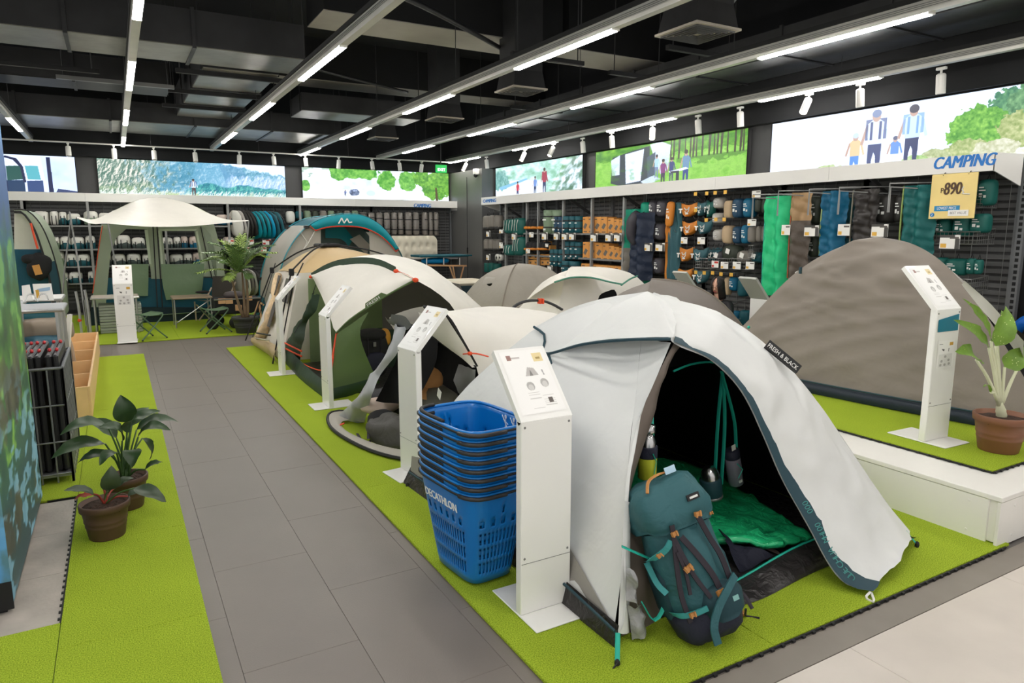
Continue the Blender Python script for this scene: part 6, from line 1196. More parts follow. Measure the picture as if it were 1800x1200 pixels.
def printq(m, f, C, u0, u1, z0, z1, d): m.add([f.o(C, u0, z0, d), f.o(C, u1, z0, d), f.o(C, u1, z1, d), f.o(C, u0, z1, d)], [(0, 1, 2, 3)])
def sack(f, q, mat, label, group, dp=.10, pr=True, n='stuff_sack', cat='sack', mat2=None, e1=.45, tip=0.):
    C, w, h = f.box(q); t = thing(n, label, cat, f.o(C, 0, -h, 0), group); dp = min(dp, w * 1.1)
    R = None
    if tip: R = Matrix.Rotation(tip, 3, 'Y' if f.b else 'X')
    MB().ell(C, f.rad(w, dp, h), 14, 10, e1, .85, R, .05, C.y * 3).build('body', mat, t, True)
    m = MB(); m.tube([f.o(C, -.015, h * .95, 0), f.o(C, 0, h + .05, 0), f.o(C, .015, h * .95, 0)], .005, 4); m.build('hang_loop', BLACKT, t)
    if mat2: MB().ell(f.o(C, 0, -h * .72, 0), f.rad(w * 1.02, dp * 1.02, h * .3), 12, 7, .5, .85, R).build('base', mat2, t, True)
    if pr:
        m = MB()
        for (a, b, c, e) in ((-.45, .1, .32, .42), (-.45, .3, .12, .2), (-.4, -.05, -.35, -.05), (.1, .4, -.4, -.2)): printq(m, f, C, a * w, b * w, c * h, e * h, dp * 1.005)
        m.build('print', PRINT_WH, t)['kind'] = 'stuff'
    return t
def pouch(f, q, mat, label, group):
    C, w, h = f.box(q); t = thing('hammock_pouch', label, 'pouch', f.o(C, 0, -h, 0), group); m = MB(); rows = []
    for i in range(9):
        v = i / 8; row = []
        for k in range(13):
            a = -1 + k / 6; wx = w * (1 - .10 * (1 - v)) * (math.sqrt(max(0, 1 - (1 - v) ** 2.6)) if v < 1 else 1); row.append(f.o(C, a * wx, -h + 2 * h * v - (1 - a * a) * h * .42 * v, .085 * math.sqrt(max(0, 1 - a * a)) * (1 - .75 * v) + .004))
        rows.append(row)
    m.loft(rows).wrinkle(.004, 12); m.build('front', mat, t, True)
    MB().loft([[p + f.o(V(0, 0, 0), 0, 0, -.03 - .0 * k) for k, p in enumerate(r)] for r in rows]).build('back', mat, t, True)
    for s_ in (-1, 1): MB().tube([f.o(C, s_ * w * .96, h * .95, .004), f.o(C, s_ * w * .9, h + .05, -.02)], .006, 4).build('hang_loop', BLACKT, t)
    m = MB(); printq(m, f, C, -.85 * w, -.35 * w, -.05 * h, .12 * h, .075); printq(m, f, C, -.68 * w, -.5 * w, -.5 * h, -.05 * h, .08)
    m.tube([f.o(C, x * w, z * h, .088) for x, z in ((-.05, .2), (.1, -.1), (.35, .0), (.5, .3), (.45, -.25), (.2, -.5), (0, -.3))], .008, 4); printq(m, f, C, .05 * w, .42 * w, -.68 * h, -.5 * h, .088)
    m.build('print', PRINT_WH, t)['kind'] = 'stuff'
def carton(f, q, label, group, mat=None, dp=.22, pic=True, n='carton'):
    C, w, h = f.box(q); t = thing(n, label, 'box', f.o(C, 0, -h, 0), group); a, b = f.o(C, -w * .97, -h, 0), f.o(C, w * .97, h, -dp)
    MB().bbox(min(a.x, b.x), max(a.x, b.x), min(a.y, b.y), max(a.y, b.y), C.z - h, C.z + h, .004).build('box', mat or ORB, t)
    if pic:
        m = MB(); printq(m, f, C, -.8 * w, -.1 * w, .66 * h, .76 * h, .002); printq(m, f, C, -.6 * w, .6 * w, -.84 * h, -.74 * h, .002); m.build('lettering', TAGK, t)['kind'] = 'stuff'
        m = MB(); m.add([f.o(C, -.75 * w, -.25 * h, .002), f.o(C, -.05 * w, -.5 * h, .002), f.o(C, .72 * w, .05 * h, .002), f.o(C, .0 * w, .28 * h, .002)], [(0, 1, 2, 3)]); m.build('picture', MS_GREY, t)
    else:
        m = MB(); printq(m, f, C, -.3 * w, .3 * w, -.3 * h, .35 * h, .002); m.build('logo', TAGK, t)
MS_GREY = MS('printed_grey', (104, 98, 92), rough=.7)
def card(f, q, label, group='price cards', red=False, dark=True):
    C, w, h = f.box(q); t = thing('price_card', label, 'card', f.o(C, 0, -h, .03), group); m = MB()
    m.prism([f.o(C, -w, -h, .03), f.o(C, w, -h, .03), f.o(C, w, h, .03), f.o(C, -w, h, .03)], f.o(V(0, 0, 0), 0, 0, .006)); m.build('card', TAGW, t)
    m = MB(); printq(m, f, C, -.9 * w, -.3 * w, -.85 * h, -.25 * h, .0375); m.build('price_patch', TAGR if red else TAGY, t)
    m = MB(); printq(m, f, C, -.2 * w, .9 * w, .25 * h, .8 * h, .0375) if red else printq(m, f, C, .0 * w, .9 * w, .45 * h, .75 * h, .0375); m.build('print_block', TAGR if red else MS_GREY, t)
    if w > .09: m = MB(); printq(m, f, C, -w, w * .5, .62 * h, h, .0378); printq(m, f, C, .55 * w, w, -h, .5 * h, .0378); m.build('dark_band', TAGK, t)
    m = MB(); m.bar(f.o(C, 0, h * .8, .028), f.o(C, 0, h + .01, -.14), .02, .006); m.build('clip', GREYM, t)
def hook_tag(f, x, y, i, row):
    C = f.p(x, y); t = thing('hook_tag', 'tiny yellow price tag on a hook, %s from the left, %s' % (ordinal(i), row), 'tag', C, 'yellow hook tags'); MB().prism([f.o(C, -.03, -.025, .4), f.o(C, .03, -.025, .4), f.o(C, .03, .025, .4), f.o(C, -.03, .025, .4)], f.o(V(0, 0, 0), 0, 0, .004)).build('tag', TAGY, t); MB().tube([f.o(C, 0, .02, .4), f.o(C, 0, .03, .0)], .005, 4).build('hook', WIRE, t)
def run(fn, f, qs, mat, base, group, side='from the corner pillar', **k):
    for i, q in enumerate(qs):
        lb = base if len(qs) == 1 else '%s, %s %s' % (base, ordinal(i), side); fn(f, q, mat, lb, group, **k) if fn is not carton else carton(f, q, lb, group, mat, **k)
RW = Fr(False, 7.66); RF = Fr(False, 7.56); DK = SK['black']
run(sack, RW, [(852, 379, 863, 405), (863, 378, 872, 404), (872, 378, 882, 404)], SK['grey'], 'grey pack cover with black base, top hooks by the pillar', 'grey pack covers', mat2=DK, pr=False); run(sack, RW, [(854, 420, 862, 441), (862, 420, 870, 441), (870, 420, 880, 441)], SK['grey'], 'grey pack cover with black base, second hooks by the pillar', 'grey pack covers', mat2=DK, pr=False)
for i, q in enumerate(((873, 447, 879, 458), (879, 447, 884, 458))):
    C, w, h = RW.box(q); t = thing('tape_roll', ('left' if i == 0 else 'right') + ' of two white tape rolls in the pillar bay', 'roll', C, 'tape rolls'); MB().lathe(C, [(w, -.05), (w, .05)], 14, rot=Matrix.Rotation(math.pi / 2, 3, 'Y')).build('roll', SK['white'], t, True); MB().lathe(C, [(w * .4, -.052), (w * .4, .052)], 10, rot=Matrix.Rotation(math.pi / 2, 3, 'Y')).build('core', BLACK, t)
run(sack, RW, [(855, 462, 862, 478), (863, 462, 870, 478), (871, 463, 878, 478)], SK['bottle'], 'green canister at the bottom of the pillar bay', 'green canisters', pr=False, n='canister', cat='canister', e1=.2)
for i, (q, lb) in enumerate((((891, 385, 912, 411), 'large teal duffel bag on the top shelf'), ((906, 383, 926, 413), 'teal duffel with tangled white straps on the top shelf'), ((891, 430, 911, 449), 'teal duffel bag at the left of the lower shelf'), ((908, 416, 926, 449), 'teal duffel with tangled white straps on the lower shelf'))):
    t = sack(RF, q, SK['bottle'], lb, 'teal duffel bags', .16, False, 'duffel_bag', 'bag'); C, w, h = RF.box(q); m = MB()
    for k in range(3): m.tube(cr([RF.o(C, (-.5 + .5 * k) * w, .8 * h, .15), RF.o(C, (-.3 + .4 * k) * w, .2 * h, .18), RF.o(C, (-.6 + .5 * k) * w, -.5 * h, .16)], 8), .007, 4)
    m.build('straps', SK['white'], t)['kind'] = 'stuff'
for r, (yb, ys) in enumerate(((411, 384), (447, 424))):
    for i in range(5):
        q = (928 + i * 6 + (5 if i > 2 else 0), ys, 936 + i * 6 + (5 if i > 2 else 0), yb - 3); C, w, h = RF.box(q); t = thing('banded_case', 'black case with orange band on the %s shelf, %s from the corner pillar' % (('top', 'second')[r], ordinal(i)), 'lamp', RF.o(C, 0, -h, 0), 'orange-banded cases'); MB().ell(C, RF.rad(w, .1, h), 10, 8, .7, .9, Matrix.Rotation(.25, 3, 'X')).build('body', BLACKF, t, True); MB().ell(RF.o(C, -w * .2, -h * .35, .03), RF.rad(w * 1.1, .1, h * .22), 10, 6, .4, .9).build('band', SK['orange'], t, True)  # black cases with an orange band, shelf goods that give no light
def roll(f, q, mat, label, group): 
    C, w, h = f.box(q); t = thing('rolled_mat', label, 'mat', f.o(C, 0, -h, 0), group); m = MB(); m.lathe(C, [(w * .8, -h), (w, -h * .97), (w * .97, -h * .3), (w * 1.02, .1 * h), (w * .98, .6 * h), (w, h * .97), (w * .8, h)], 12); m.wrinkle(.006, 10, C.y).build('roll', mat, t, True)
    for z in (-.45, .45): MB().lathe(f.o(C, 0, h * z, 0), [(w * 1.03, -.012), (w * 1.04, 0), (w * 1.03, .012)], 12).build('strap', BLACKT, t)
    m = MB(); printq(m, f, C, -.5 * w, .4 * w, .12 * h, .24 * h, w * 1.02); printq(m, f, C, -.3 * w, .3 * w, -.7 * h, -.55 * h, w * 1.02); m.build('print', PRINT_WH, t)['kind'] = 'stuff'
run(roll, RF, [(961, 369, 975, 411), (976, 369, 989, 411)], SK['sage'], 'tall sage green roll on the top shelf', 'sage rolls'); RF2 = Fr(False, 7.5)
run(roll, RF2, [(976, 381, 983, 408), (983, 381, 989, 409)], SK['navy'], 'slim navy roll in front of the sage rolls', 'navy rolls'); run(roll, RF2, [(969, 438, 976, 467), (976, 438, 983, 468), (984, 438, 990, 469)], SK['teal'], 'slim navy roll on the second shelf', 'navy rolls')
run(roll, RF, [(993, 380, 1003, 409), (1004, 380, 1013, 409), (1014, 380, 1023, 409)], SK['teal'], 'navy sleeping mat left of the orange boxes, top shelf', 'navy mats'); run(roll, RF, [(996, 424, 1004, 456), (1005, 424, 1013, 456), (1014, 425, 1023, 456)], SK['teal'], 'navy sleeping mat left of the orange boxes, second shelf', 'navy mats')
run(carton, RF, [(928, 447, 937, 455), (937, 447, 946, 456), (949, 447, 959, 456), (959, 447, 967, 456), (928, 457, 937, 466), (937, 457, 946, 466), (949, 457, 959, 466), (959, 457, 967, 466)], CARD, 'small brown carton in the two-high stack, low shelf', 'small brown cartons', dp=.18, pic=False)
run(carton, RF, [(953, 424, 960, 437), (961, 431, 967, 440)], CARD, 'brown carton behind the navy rolls', 'brown cartons', dp=.15, pic=False)
run(carton, RF, [(1024, 381, 1034, 410), (1034, 381, 1043, 410), (1044, 381, 1056, 411), (1056, 381, 1067, 411), (1068, 383, 1079, 411), (1079, 385, 1088, 412), (1088, 386, 1096, 412)], ORB, 'orange air bed box on the top shelf', 'orange air bed boxes top shelf'); run(carton, RF, [(1024, 425, 1035, 456), (1035, 426, 1047, 457), (1047, 427, 1059, 457), (1059, 428, 1070, 458), (1070, 432, 1079, 458), (1079, 434, 1088, 459), (1088, 436, 1097, 459)], ORB, 'orange air bed box on the second shelf', 'orange air bed boxes second shelf')
run(carton, RF, [(1021, 463, 1037, 490), (1042, 465, 1055, 492), (1055, 466, 1068, 493), (1068, 467, 1080, 494), (1080, 468, 1094, 495)], ORB, 'orange box on the third shelf above the white tent', 'orange boxes third shelf')
run(roll, RF, [(992, 458, 1003, 490), (1005, 459, 1018, 490)], SK['teal'], 'navy mat on the third shelf above the white tent', 'navy mats third shelf')
CF = Fr(False, 7.44)
for i, q in enumerate(((857, 405, 864, 416), (880, 402, 888, 410), (857, 446, 864, 457), (880, 426, 886, 436), (902, 409, 911, 421), (933, 408, 940, 417), (927, 437, 934, 445), (955, 408, 965, 421), (976, 408, 986, 421), (990, 409, 1001, 421), (1003, 409, 1014, 421), (1041, 410, 1053, 424), (1067, 410, 1079, 424), (1082, 410, 1095, 424), (961, 428, 966, 434), (965, 466, 974, 476))): card(CF, q, 'white picture price card on the far right-hand shelves, %s from the corner pillar' % ordinal(i))
CF = Fr(False, 7.5)
for i, q in enumerate(((1134, 427, 1149, 441), (1155, 427, 1171, 441), (1200, 417, 1211, 428), (1229, 417, 1242, 429), (1325, 335, 1340, 347), (1317, 385, 1332, 397))): card(CF, q, ['white price card under the green and charcoal sacks, left one', 'white price card under the charcoal sacks, right one', 'white price card under the orange hammock pouches', 'white price card under the teal hammock pouches', 'white price card at the top right of the pillow hooks', 'white price card above the grey hanging pillows'][i])
for i, q in enumerate(((1254, 458, 1266, 470), (1270, 460, 1283, 472), (1291, 460, 1305, 473), (1314, 460, 1329, 473))): card(CF, q, 'price card on the wire basket row%s, %s from the left' % (' in red' if i == 0 else '', ordinal(i)), red=i == 0)
for i, q in enumerate(((1377, 395, 1392, 413), (1417, 396, 1442, 415), (1476, 394, 1497, 414), (1535, 394, 1564, 416), (1655, 413, 1690, 437))): card(Fr(False, 7.35), q, 'large price card %s' % ['beside the bright green sleeping bag', 'beside the brown and beige sleeping bag', 'beside the blue sleeping bag', 'under the black sleeping bag sacks', 'on the wire basket of bottle-green sacks'][i])
for r, (row, pts) in enumerate((('top row', ((1258, 342), (1278, 341), (1293, 340), (1311, 339))), ('second row', ((1258, 370), (1277, 387), (1294, 386), (1309, 386))), ('low row by the woman', ((1258, 477), (1273, 478), (1288, 478), (1303, 480), (1321, 481))), ('lowest row', ((1284, 535), (1298, 537), (1317, 531), (1304, 558), (1317, 562))))):
    for i, (x, y) in enumerate(pts): hook_tag(Fr(False, 7.75), x, y, i, row)
# mummy bags and liners
def hanging(f, q, mat, label, cat, n, folds=5, mat2=None, split=.0, dp=.07, lean=0., piping=None, hanger=True, puff=True):
    x0, y0, x1, y1 = q; C, w, h = f.box(q); t = thing(n, label, cat, f.o(C, 0, -h, 0), 'open sleeping bags on hangers' if hanger else None); sd = C.y * 7
    def part(z0, z1, nm, mt):
        rows = []
        for i in range(36):
            v = z0 + (z1 - z0) * i / 35; row = []
            for k in range(19):
                a = -1 + k / 9; wv = math.sin(a * folds * 1.6 + sd + v * 1.2) * dp * .5 + ((abs(math.sin(v * 24 + a * 1.5)) * .02 + abs(math.sin(v * 9 - a * 4)) * .015) if puff else 0) + noise.noise(Vector((a * 2 + sd, v * 5, 0))) * .03; row.append(f.o(C, a * w * (1 - .08 * (1 - v)) + lean * (1 - v), -h + 2 * h * v, dp * (1 - a * a) + wv))
            rows.append(row)
        return MB().loft(rows).build(nm, mt, t, True)
    if mat2: part(0, split, 'lower_shell', mat2); part(split, 1, 'upper_shell', mat)
    else: part(0, 1, 'shell', mat)
    if piping: MB().tube(cr([f.o(C, -w * .98 + lean * .8, -h, .03), f.o(C, -w * .95, 0, .05), f.o(C, -w, h, .03)], 8), .010, 5).build('zip', piping, t)
    if hanger:
        m = MB(); a = f.o(C, -w * .95, h + .02, .30); m.tube([f.o(C, w, h + .03, -.2), a, a + V(0, 0, -.3), f.o(C, -w * .8, h - .28, .32), f.o(C, -w * .8, h - .02, .32), f.o(C, w, h - .05, -.1)], .008, 5); m.build('wire_hanger', WIRE, t)
    else: MB().tube([f.o(C, 0, h, .02), f.o(C, 0, h + .06, -.1)], .006, 4).build('hang_loop', BLACKT, t)
    return t
hanging(RW, (1097, 368, 1126, 490), SK['green'], 'emerald and grey mummy sleeping bag hung at the left of the hooks', 'sleeping bag', 'mummy_bag', 4, SK['grey'], .45, .1, 0, None, False); hanging(Fr(False, 7.55), (1112, 374, 1147, 492), cloth('night_navy', (26, 38, 60), bs=9, bump=.8), 'navy and grey mummy sleeping bag in front of the emerald one', 'sleeping bag', 'mummy_bag', 3, None, 0, .1, 0, TEALTAPE, False)
MB_ = MB().tube(cr([PX(1121, 372, 7.5), PX(1112, 392, 7.47), PX(1110, 415, 7.47), PX(1116, 430, 7.5)], 10), [.05, .09, .1, .11, .1, .1, .09, .08, .06, .04], 8); o = MB_.build('hood_roll', SK['dark'], None, True, loc=PX(1112, 430, 7.5)); tag(o, 'charcoal hood fold between the emerald and navy mummy bags', 'hood')
hanging(RW, (1169, 395, 1183, 490), SK['orange'], 'long ochre liner sheet hanging below its pouch', 'liner', 'bag_liner', 3, None, 0, .04, 0, None, False, False); hanging(RW, (1175, 356, 1197, 490), SK['steel'], 'long steel-teal liner sheet hanging next to the ochre one', 'liner', 'bag_liner', 5, None, 0, .05, 0, None, False, False)
sack(RF, (1172, 354, 1184, 398), SK['orange'], 'slim ochre liner pouch with white print above the liners', 'liner pouches', .05, True, tip=.12)
for r, (qa, qb) in enumerate((((1130, 355, 1145, 386), ((1145, 352, 1158, 380), (1158, 352, 1175, 381))), ((1129, 394, 1143, 425), ((1143, 393, 1156, 421), (1156, 393, 1171, 422))), ((1131, 454, 1142, 483), ((1142, 453, 1154, 481), (1154, 453, 1168, 481))))):
    rn = ('top', 'middle', 'bottom')[r]; sack(RW, qa, SK['green'], 'emerald stuff sack on the %s hooks beside the charcoal sacks' % rn, 'emerald sacks', pr=False, mat2=SK['green'])
    for i, q in enumerate(qb): sack(RW, q, SK['dark'], 'charcoal stuff sack on the %s hooks, %s of the pair' % (rn, ('left', 'right')[i]), 'charcoal sacks')
sack(RW, (1134, 489, 1146, 512), SK['green'], 'emerald sack on the lowest hooks half behind a grey tent', 'emerald sacks', pr=False)
for r, (a, b) in enumerate((((1197, 355, 1226, 381), (1226, 352, 1243, 379)), ((1199, 387, 1226, 413), (1225, 386, 1252, 411)), ((1194, 433, 1219, 459), (1218, 434, 1244, 460)), ((1190, 470, 1217, 496), (1221, 472, 1247, 498)))):
    rn = ordinal(r); pouch(RW, a, SK['orange'], 'ochre hammock pouch with white print, %s row from the top' % rn, 'ochre hammock pouches'); pouch(RW, b, SK['steel'], 'teal hammock pouch with white print, %s row from the top' % rn, 'teal hammock pouches')
pouch(RW, (1243, 349, 1258, 381), SK['bottle'], 'dark teal hammock pouch with white edge, end of the top row', 'teal hammock pouches')
for i in range(4): pouch(Fr(False, 7.8), (1243 + i * 9, 434, 1262 + i * 9, 458), SK['teal'], 'teal hammock pouch hung edgewise in the third row, %s after the front one' % ordinal(i), 'edgewise teal pouches')
for lb, k, qs in (('pale grey rolled pillow on the left pillow hooks', 'pale', ((1258, 347, 1275, 366), (1256, 374, 1273, 392), (1257, 403, 1273, 423))), ('sand-coloured rolled pillow', 'beige', ((1276, 352, 1292, 384), (1273, 396, 1291, 428))), ('navy rolled pillow with white print', 'navy', ((1291, 349, 1310, 383), (1291, 398, 1306, 428))), ('petrol blue rolled pillow', 'blue', ((1310, 348, 1328, 382), (1306, 395, 1320, 428))), ('dark grey bag in the upper pillow row', 'forest', ((1329, 349, 1341, 373), (1341, 349, 1352, 374))), ('silver-grey rolled pillow in the second pillow row', 'grey', ((1317, 398, 1331, 426), (1331, 397, 1341, 425), (1341, 397, 1352, 425))), ('sand-coloured bag beside the woman', 'beige', ((1275, 487, 1285, 518),)), ('small blue bag with white print beside the woman', 'blue', ((1285, 487, 1300, 511),)), ('teal bag hanging right of the woman', 'teal', ((1300, 488, 1315, 521),)), ('blue bag on the lowest hooks above the grey tent', 'blue', ((1289, 546, 1303, 566),)), ('teal bag on the lowest hooks above the grey tent', 'teal', ((1303, 545, 1319, 572),))):
    for i, q in enumerate(qs): sack(RW, q, SK[k], lb if len(qs) == 1 else lb + ', ' + (('upper', 'lower') if len(qs) == 2 and q[0] - qs[0][0] < 9 else ('first', 'second', 'third'))[i] + (' one' if len(qs) > 1 else ''), 'rolled pillows', pr=k in ('navy', 'blue', 'pale'), n='rolled_pillow', cat='pillow')
def wire_basket(f, q, label):
    C, w, h = f.box(q); t = thing('wire_basket', label, 'basket', f.o(C, 0, -h, 0), 'wire baskets on the right wall'); m = MB(); dp = .32
    def P_(a, v, d): return f.o(C, a * w, -h + 2 * h * v, d)
    for v in (0, .33, .66, 1): m.tube([P_(-1, v, 0), P_(-1, v * .8, dp), P_(1, v * .8, dp), P_(1, v, 0)], .004 if v not in (0, 1) else .006, 4)
    n = max(4, int(w / .02))
    for k in range(n + 1): a = -1 + 2 * k / n; m.tube([P_(a, 0, 0), P_(a, 0, dp), P_(a, .8, dp)], .0028, 3)
    for k in range(8): d = dp * k / 8; m.tube([P_(-1, 0, d), P_(-1, 1 - .2 * k / 8, d)], .0028, 3); m.tube([P_(1, 0, d), P_(1, 1 - .2 * k / 8, d)], .0028, 3)
    m.build('wire_mesh', WIRE, t)['kind'] = 'stuff'; MB().tube([P_(-1, 1, 0), P_(1, 1, 0)], .006, 4).build('back_wire', WIRE, t)
for i, (q, lb) in enumerate((((1250, 449, 1272, 470), 'wire basket with the red price card'), ((1272, 449, 1310, 471), 'wire basket holding the dark grey cushion'), ((1310, 450, 1345, 472), 'wire basket with the teal cushion'), ((1640, 402, 1746, 428), 'large wire basket of bottle-green sacks under the yellow sign'), ((1716, 340, 1753, 366), 'small wire basket at the top right of the yellow sign'), ((1640, 482, 1735, 506), 'low wire basket of bottle-green sacks'), ((1344, 426, 1352, 452), 'narrow wire basket left of the bright green sleeping bag'))): wire_basket(Fr(False, 7.82), q, lb)
for q, k, lb in (((1263, 441, 1276, 462), 'dark', 'dark travel cushion with red tab in the wire basket'), ((1274, 430, 1306, 462), 'forest', 'big dark grey cushion with a white tag over the wire basket'), ((1300, 440, 1330, 464), 'grey', 'grey folded cushion in the wire basket'), ((1325, 443, 1346, 462), 'teal', 'dark teal cushion in the wire basket')):
    t = sack(Fr(False, 7.68), q, SK[k], lb, 'cushions in wire baskets', .14, False, 'travel_cushion', 'cushion', e1=.7); C, w, h = RW.box(q); MB().obox(RF.o(C, 0, h * .3, .13), (.003, .07, .07), Matrix.Rotation(.3, 3, 'X')).build('hang_tag', WHITE, t)
SB = Fr(False, 7.45)
hanging(SB, (1345, 345, 1391, 520), cloth('spring_green_shell', (40, 196, 130), bump=.7, bs=8), 'bright green sleeping bag hung open at the left of the sleeping bags', 'sleeping bag', 'open_sleeping_bag', 3, piping=TEALTAPE); hanging(SB, (1391, 339, 1427, 490), cloth('camel_shell', (170, 138, 100)), 'sleeping bag hung open, beige above brown', 'sleeping bag', 'open_sleeping_bag', 2, cloth('brown_shell', (92, 82, 74), bs=10, bump=.7), .68, piping=MS('rust_zip', (170, 86, 56)))
hanging(SB, (1446, 336, 1488, 450), cloth('ocean_shell', (16, 96, 130), bump=.7), 'ocean blue sleeping bag hung open', 'sleeping bag', 'open_sleeping_bag', 3, piping=MS('lime_zip', (150, 170, 110))); hanging(SB, (1499, 333, 1546, 440), cloth('graphite_shell', (50, 46, 44), rough=.4, bump=.7), 'graphite sleeping bag hung open', 'sleeping bag', 'open_sleeping_bag', 3, piping=MS('grey_zip', (130, 126, 110))); hanging(SB, (1586, 326, 1646, 450), cloth('pine_shell', (24, 98, 96), bump=.7), 'pine green sleeping bag hung open beside the yellow sign', 'sleeping bag', 'open_sleeping_bag', 4, piping=MS('lime_zip_two', (150, 170, 90)))
for q, k, lb in (((1383, 359, 1393, 393), 'bgreen', 'bright green compression sack, upper'), ((1382, 415, 1392, 438), 'bgreen', 'bright green compression sack, lower'), ((1377, 470, 1391, 492), 'bgreen', 'bright green compression sack at the bottom'), ((1427, 344, 1447, 394), 'forest', 'dark green compression sack with white print, upper'), ((1424, 415, 1443, 452), 'forest', 'dark green compression sack with white print, lower'), ((1480, 347, 1501, 392), 'teal', 'blue compression sack with white print'), ((1483, 418, 1497, 440), 'teal', 'blue compression sack above the grey dome'), ((1542, 342, 1578, 392), 'black', 'large black compression sack with white print'), ((1574, 343, 1592, 390), 'black', 'second black compression sack right of the large one'), ((1720, 315, 1752, 362), 'bottle', 'bottle-green sack in the small basket right of the yellow sign'), ((1645, 385, 1676, 415), 'bottle', 'bottle-green sack in the large basket, leftmost'), ((1678, 378, 1712, 416), 'bottle', 'bottle-green sack in the large basket, middle'), ((1708, 375, 1742, 410), 'bottle', 'bottle-green sack in the large basket, rightmost'), ((1642, 452, 1668, 480), 'bottle', 'bottle-green sack in the low basket, first from the left'), ((1664, 454, 1702, 484), 'bottle', 'bottle-green sack in the low basket, second from the left'), ((1699, 454, 1716, 482), 'bottle', 'bottle-green sack in the low basket, third from the left'), ((1713, 456, 1728, 482), 'bottle', 'bottle-green sack in the low basket, fourth from the left')): sack(Fr(False, 7.62), q, SK[k], lb, 'compression sacks', .14, n='compression_sack')
# yellow price sign hanging from the header
t = thing('price_sign', 'yellow hanging price sign reading 890 with blue and white strips', 'sign', PX(1676, 300, 7.35)); A_, B_, C_, D_ = PX(1632, 389, 7.35), PX(1713, 379, 7.35), PX(1721, 301, 7.35), PX(1639, 308, 7.35)
YB = (A_.y + D_.y) / 2; YE = (B_.y + C_.y) / 2; z0, z1 = (A_.z + B_.z) / 2, (C_.z + D_.z) / 2; WY = YB - YE; H_ = z1 - z0
MB().bbox(7.345, 7.352, YE, YB, z0, z1, .002).build('board', MS('sign_yellow', (232, 206, 128), rough=.35, coat=.3), t)
def sg(u, v): return V(7.343, YB - u * WY, z0 + v * H_)
def strip(u0, u1, v0, v1, mt, nm, dx=0): return MB().prism([sg(u0, v0) - V(dx, 0, 0), sg(u1, v0) - V(dx, 0, 0), sg(u1, v1) - V(dx, 0, 0), sg(u0, v1) - V(dx, 0, 0)], V(-.002, 0, 0)).build(nm, mt, t)
strip(.12, .68, .17, .29, MS('strip_blue', (20, 130, 180), rough=.4), 'blue_strip'); strip(.44, .88, .06, .19, WHITE, 'white_strip', .003)
INK = MS('brown_ink', (74, 48, 24), rough=.5); text('LOWEST PRICE', PRINT_WH, t, sg(.18, .205) - V(.003, 0, 0), (0, -1, 0), (0, 0, 1), .04, .0006, width=.42 * WY); text('BEST VALUE', MS('grey_ink', (130, 130, 128)), t, sg(.48, .10) - V(.006, 0, 0), (0, -1, 0), (0, 0, 1), .036, .0006, width=.35 * WY); text('890', INK, t, sg(.29, .54) - V(.002, 0, 0), (0, -1, 0), (0, 0, 1), .17, .001, shear=.12, width=.38 * WY, bold=.004); text('P', INK, t, sg(.22, .58) - V(.002, 0, 0), (0, -1, 0), (0, 0, 1), .07, .001)
text('£', PRINT_WH, t, sg(.70, .54) - V(.002, 0, 0), (0, -1, 0), (0, 0, 1), .12, .001) if False else MB().tube(cr([sg(.72, .7), sg(.69, .64), sg(.73, .58), sg(.70, .55), sg(.86, .53)], 12), .006, 4).build('glare_mark', PRINT_WH, t)
MB().lathe(sg(.085, .09) - V(.001, 0, 0), [(.022, 0), (.02, .002)], 14, rot=Matrix.Rotation(-math.pi / 2, 3, 'Y')).build('blue_dot', MS('dot_blue', (20, 120, 190)), t); text('2', PRINT_WH, t, sg(.065, .065) - V(.005, 0, 0), (0, -1, 0), (0, 0, 1), .035, .0004)
for u in (.25, .8): MB().tube([sg(u, .97), V(7.39, sg(u, .97).y, 2.28)], .004, 5).build('hanging_wire', BLACKT, t)
# ------------------------------------------------------------------ back wall goods
BW = Fr(True, 16.62)
def tentbag(q, label, low, group):
    C, w, h = BW.box(q); t = thing('tent_bag', label, 'bag', BW.o(C, 0, -h, 0), group); MB().ell(BW.o(C, 0, -h * .42, 0), BW.rad(w, .19, h * .6), 14, 8, .35, .6, None, .04, C.x * 5).build('lower_body', low, t, True); MB().ell(BW.o(C, 0, h * .12, 0), BW.rad(w * .99, .185, h * .88), 14, 9, .55, .6, None, .06, C.x * 3).build('upper_body', SK['white'] if low is not SK['blue'] else cloth('rosy_cover', (206, 190, 180)), t, True)
    for s_ in (-.45, .45): MB().tube(cr([BW.o(C, s_ * w, -h, .2), BW.o(C, s_ * w, 0, .205), BW.o(C, s_ * w * .9, h * .97, .08)], 7), .008, 4).build('strap', BLACKT, t)
BT = SK['teal']; LS = cloth('tent_bag_slate', (70, 82, 80))
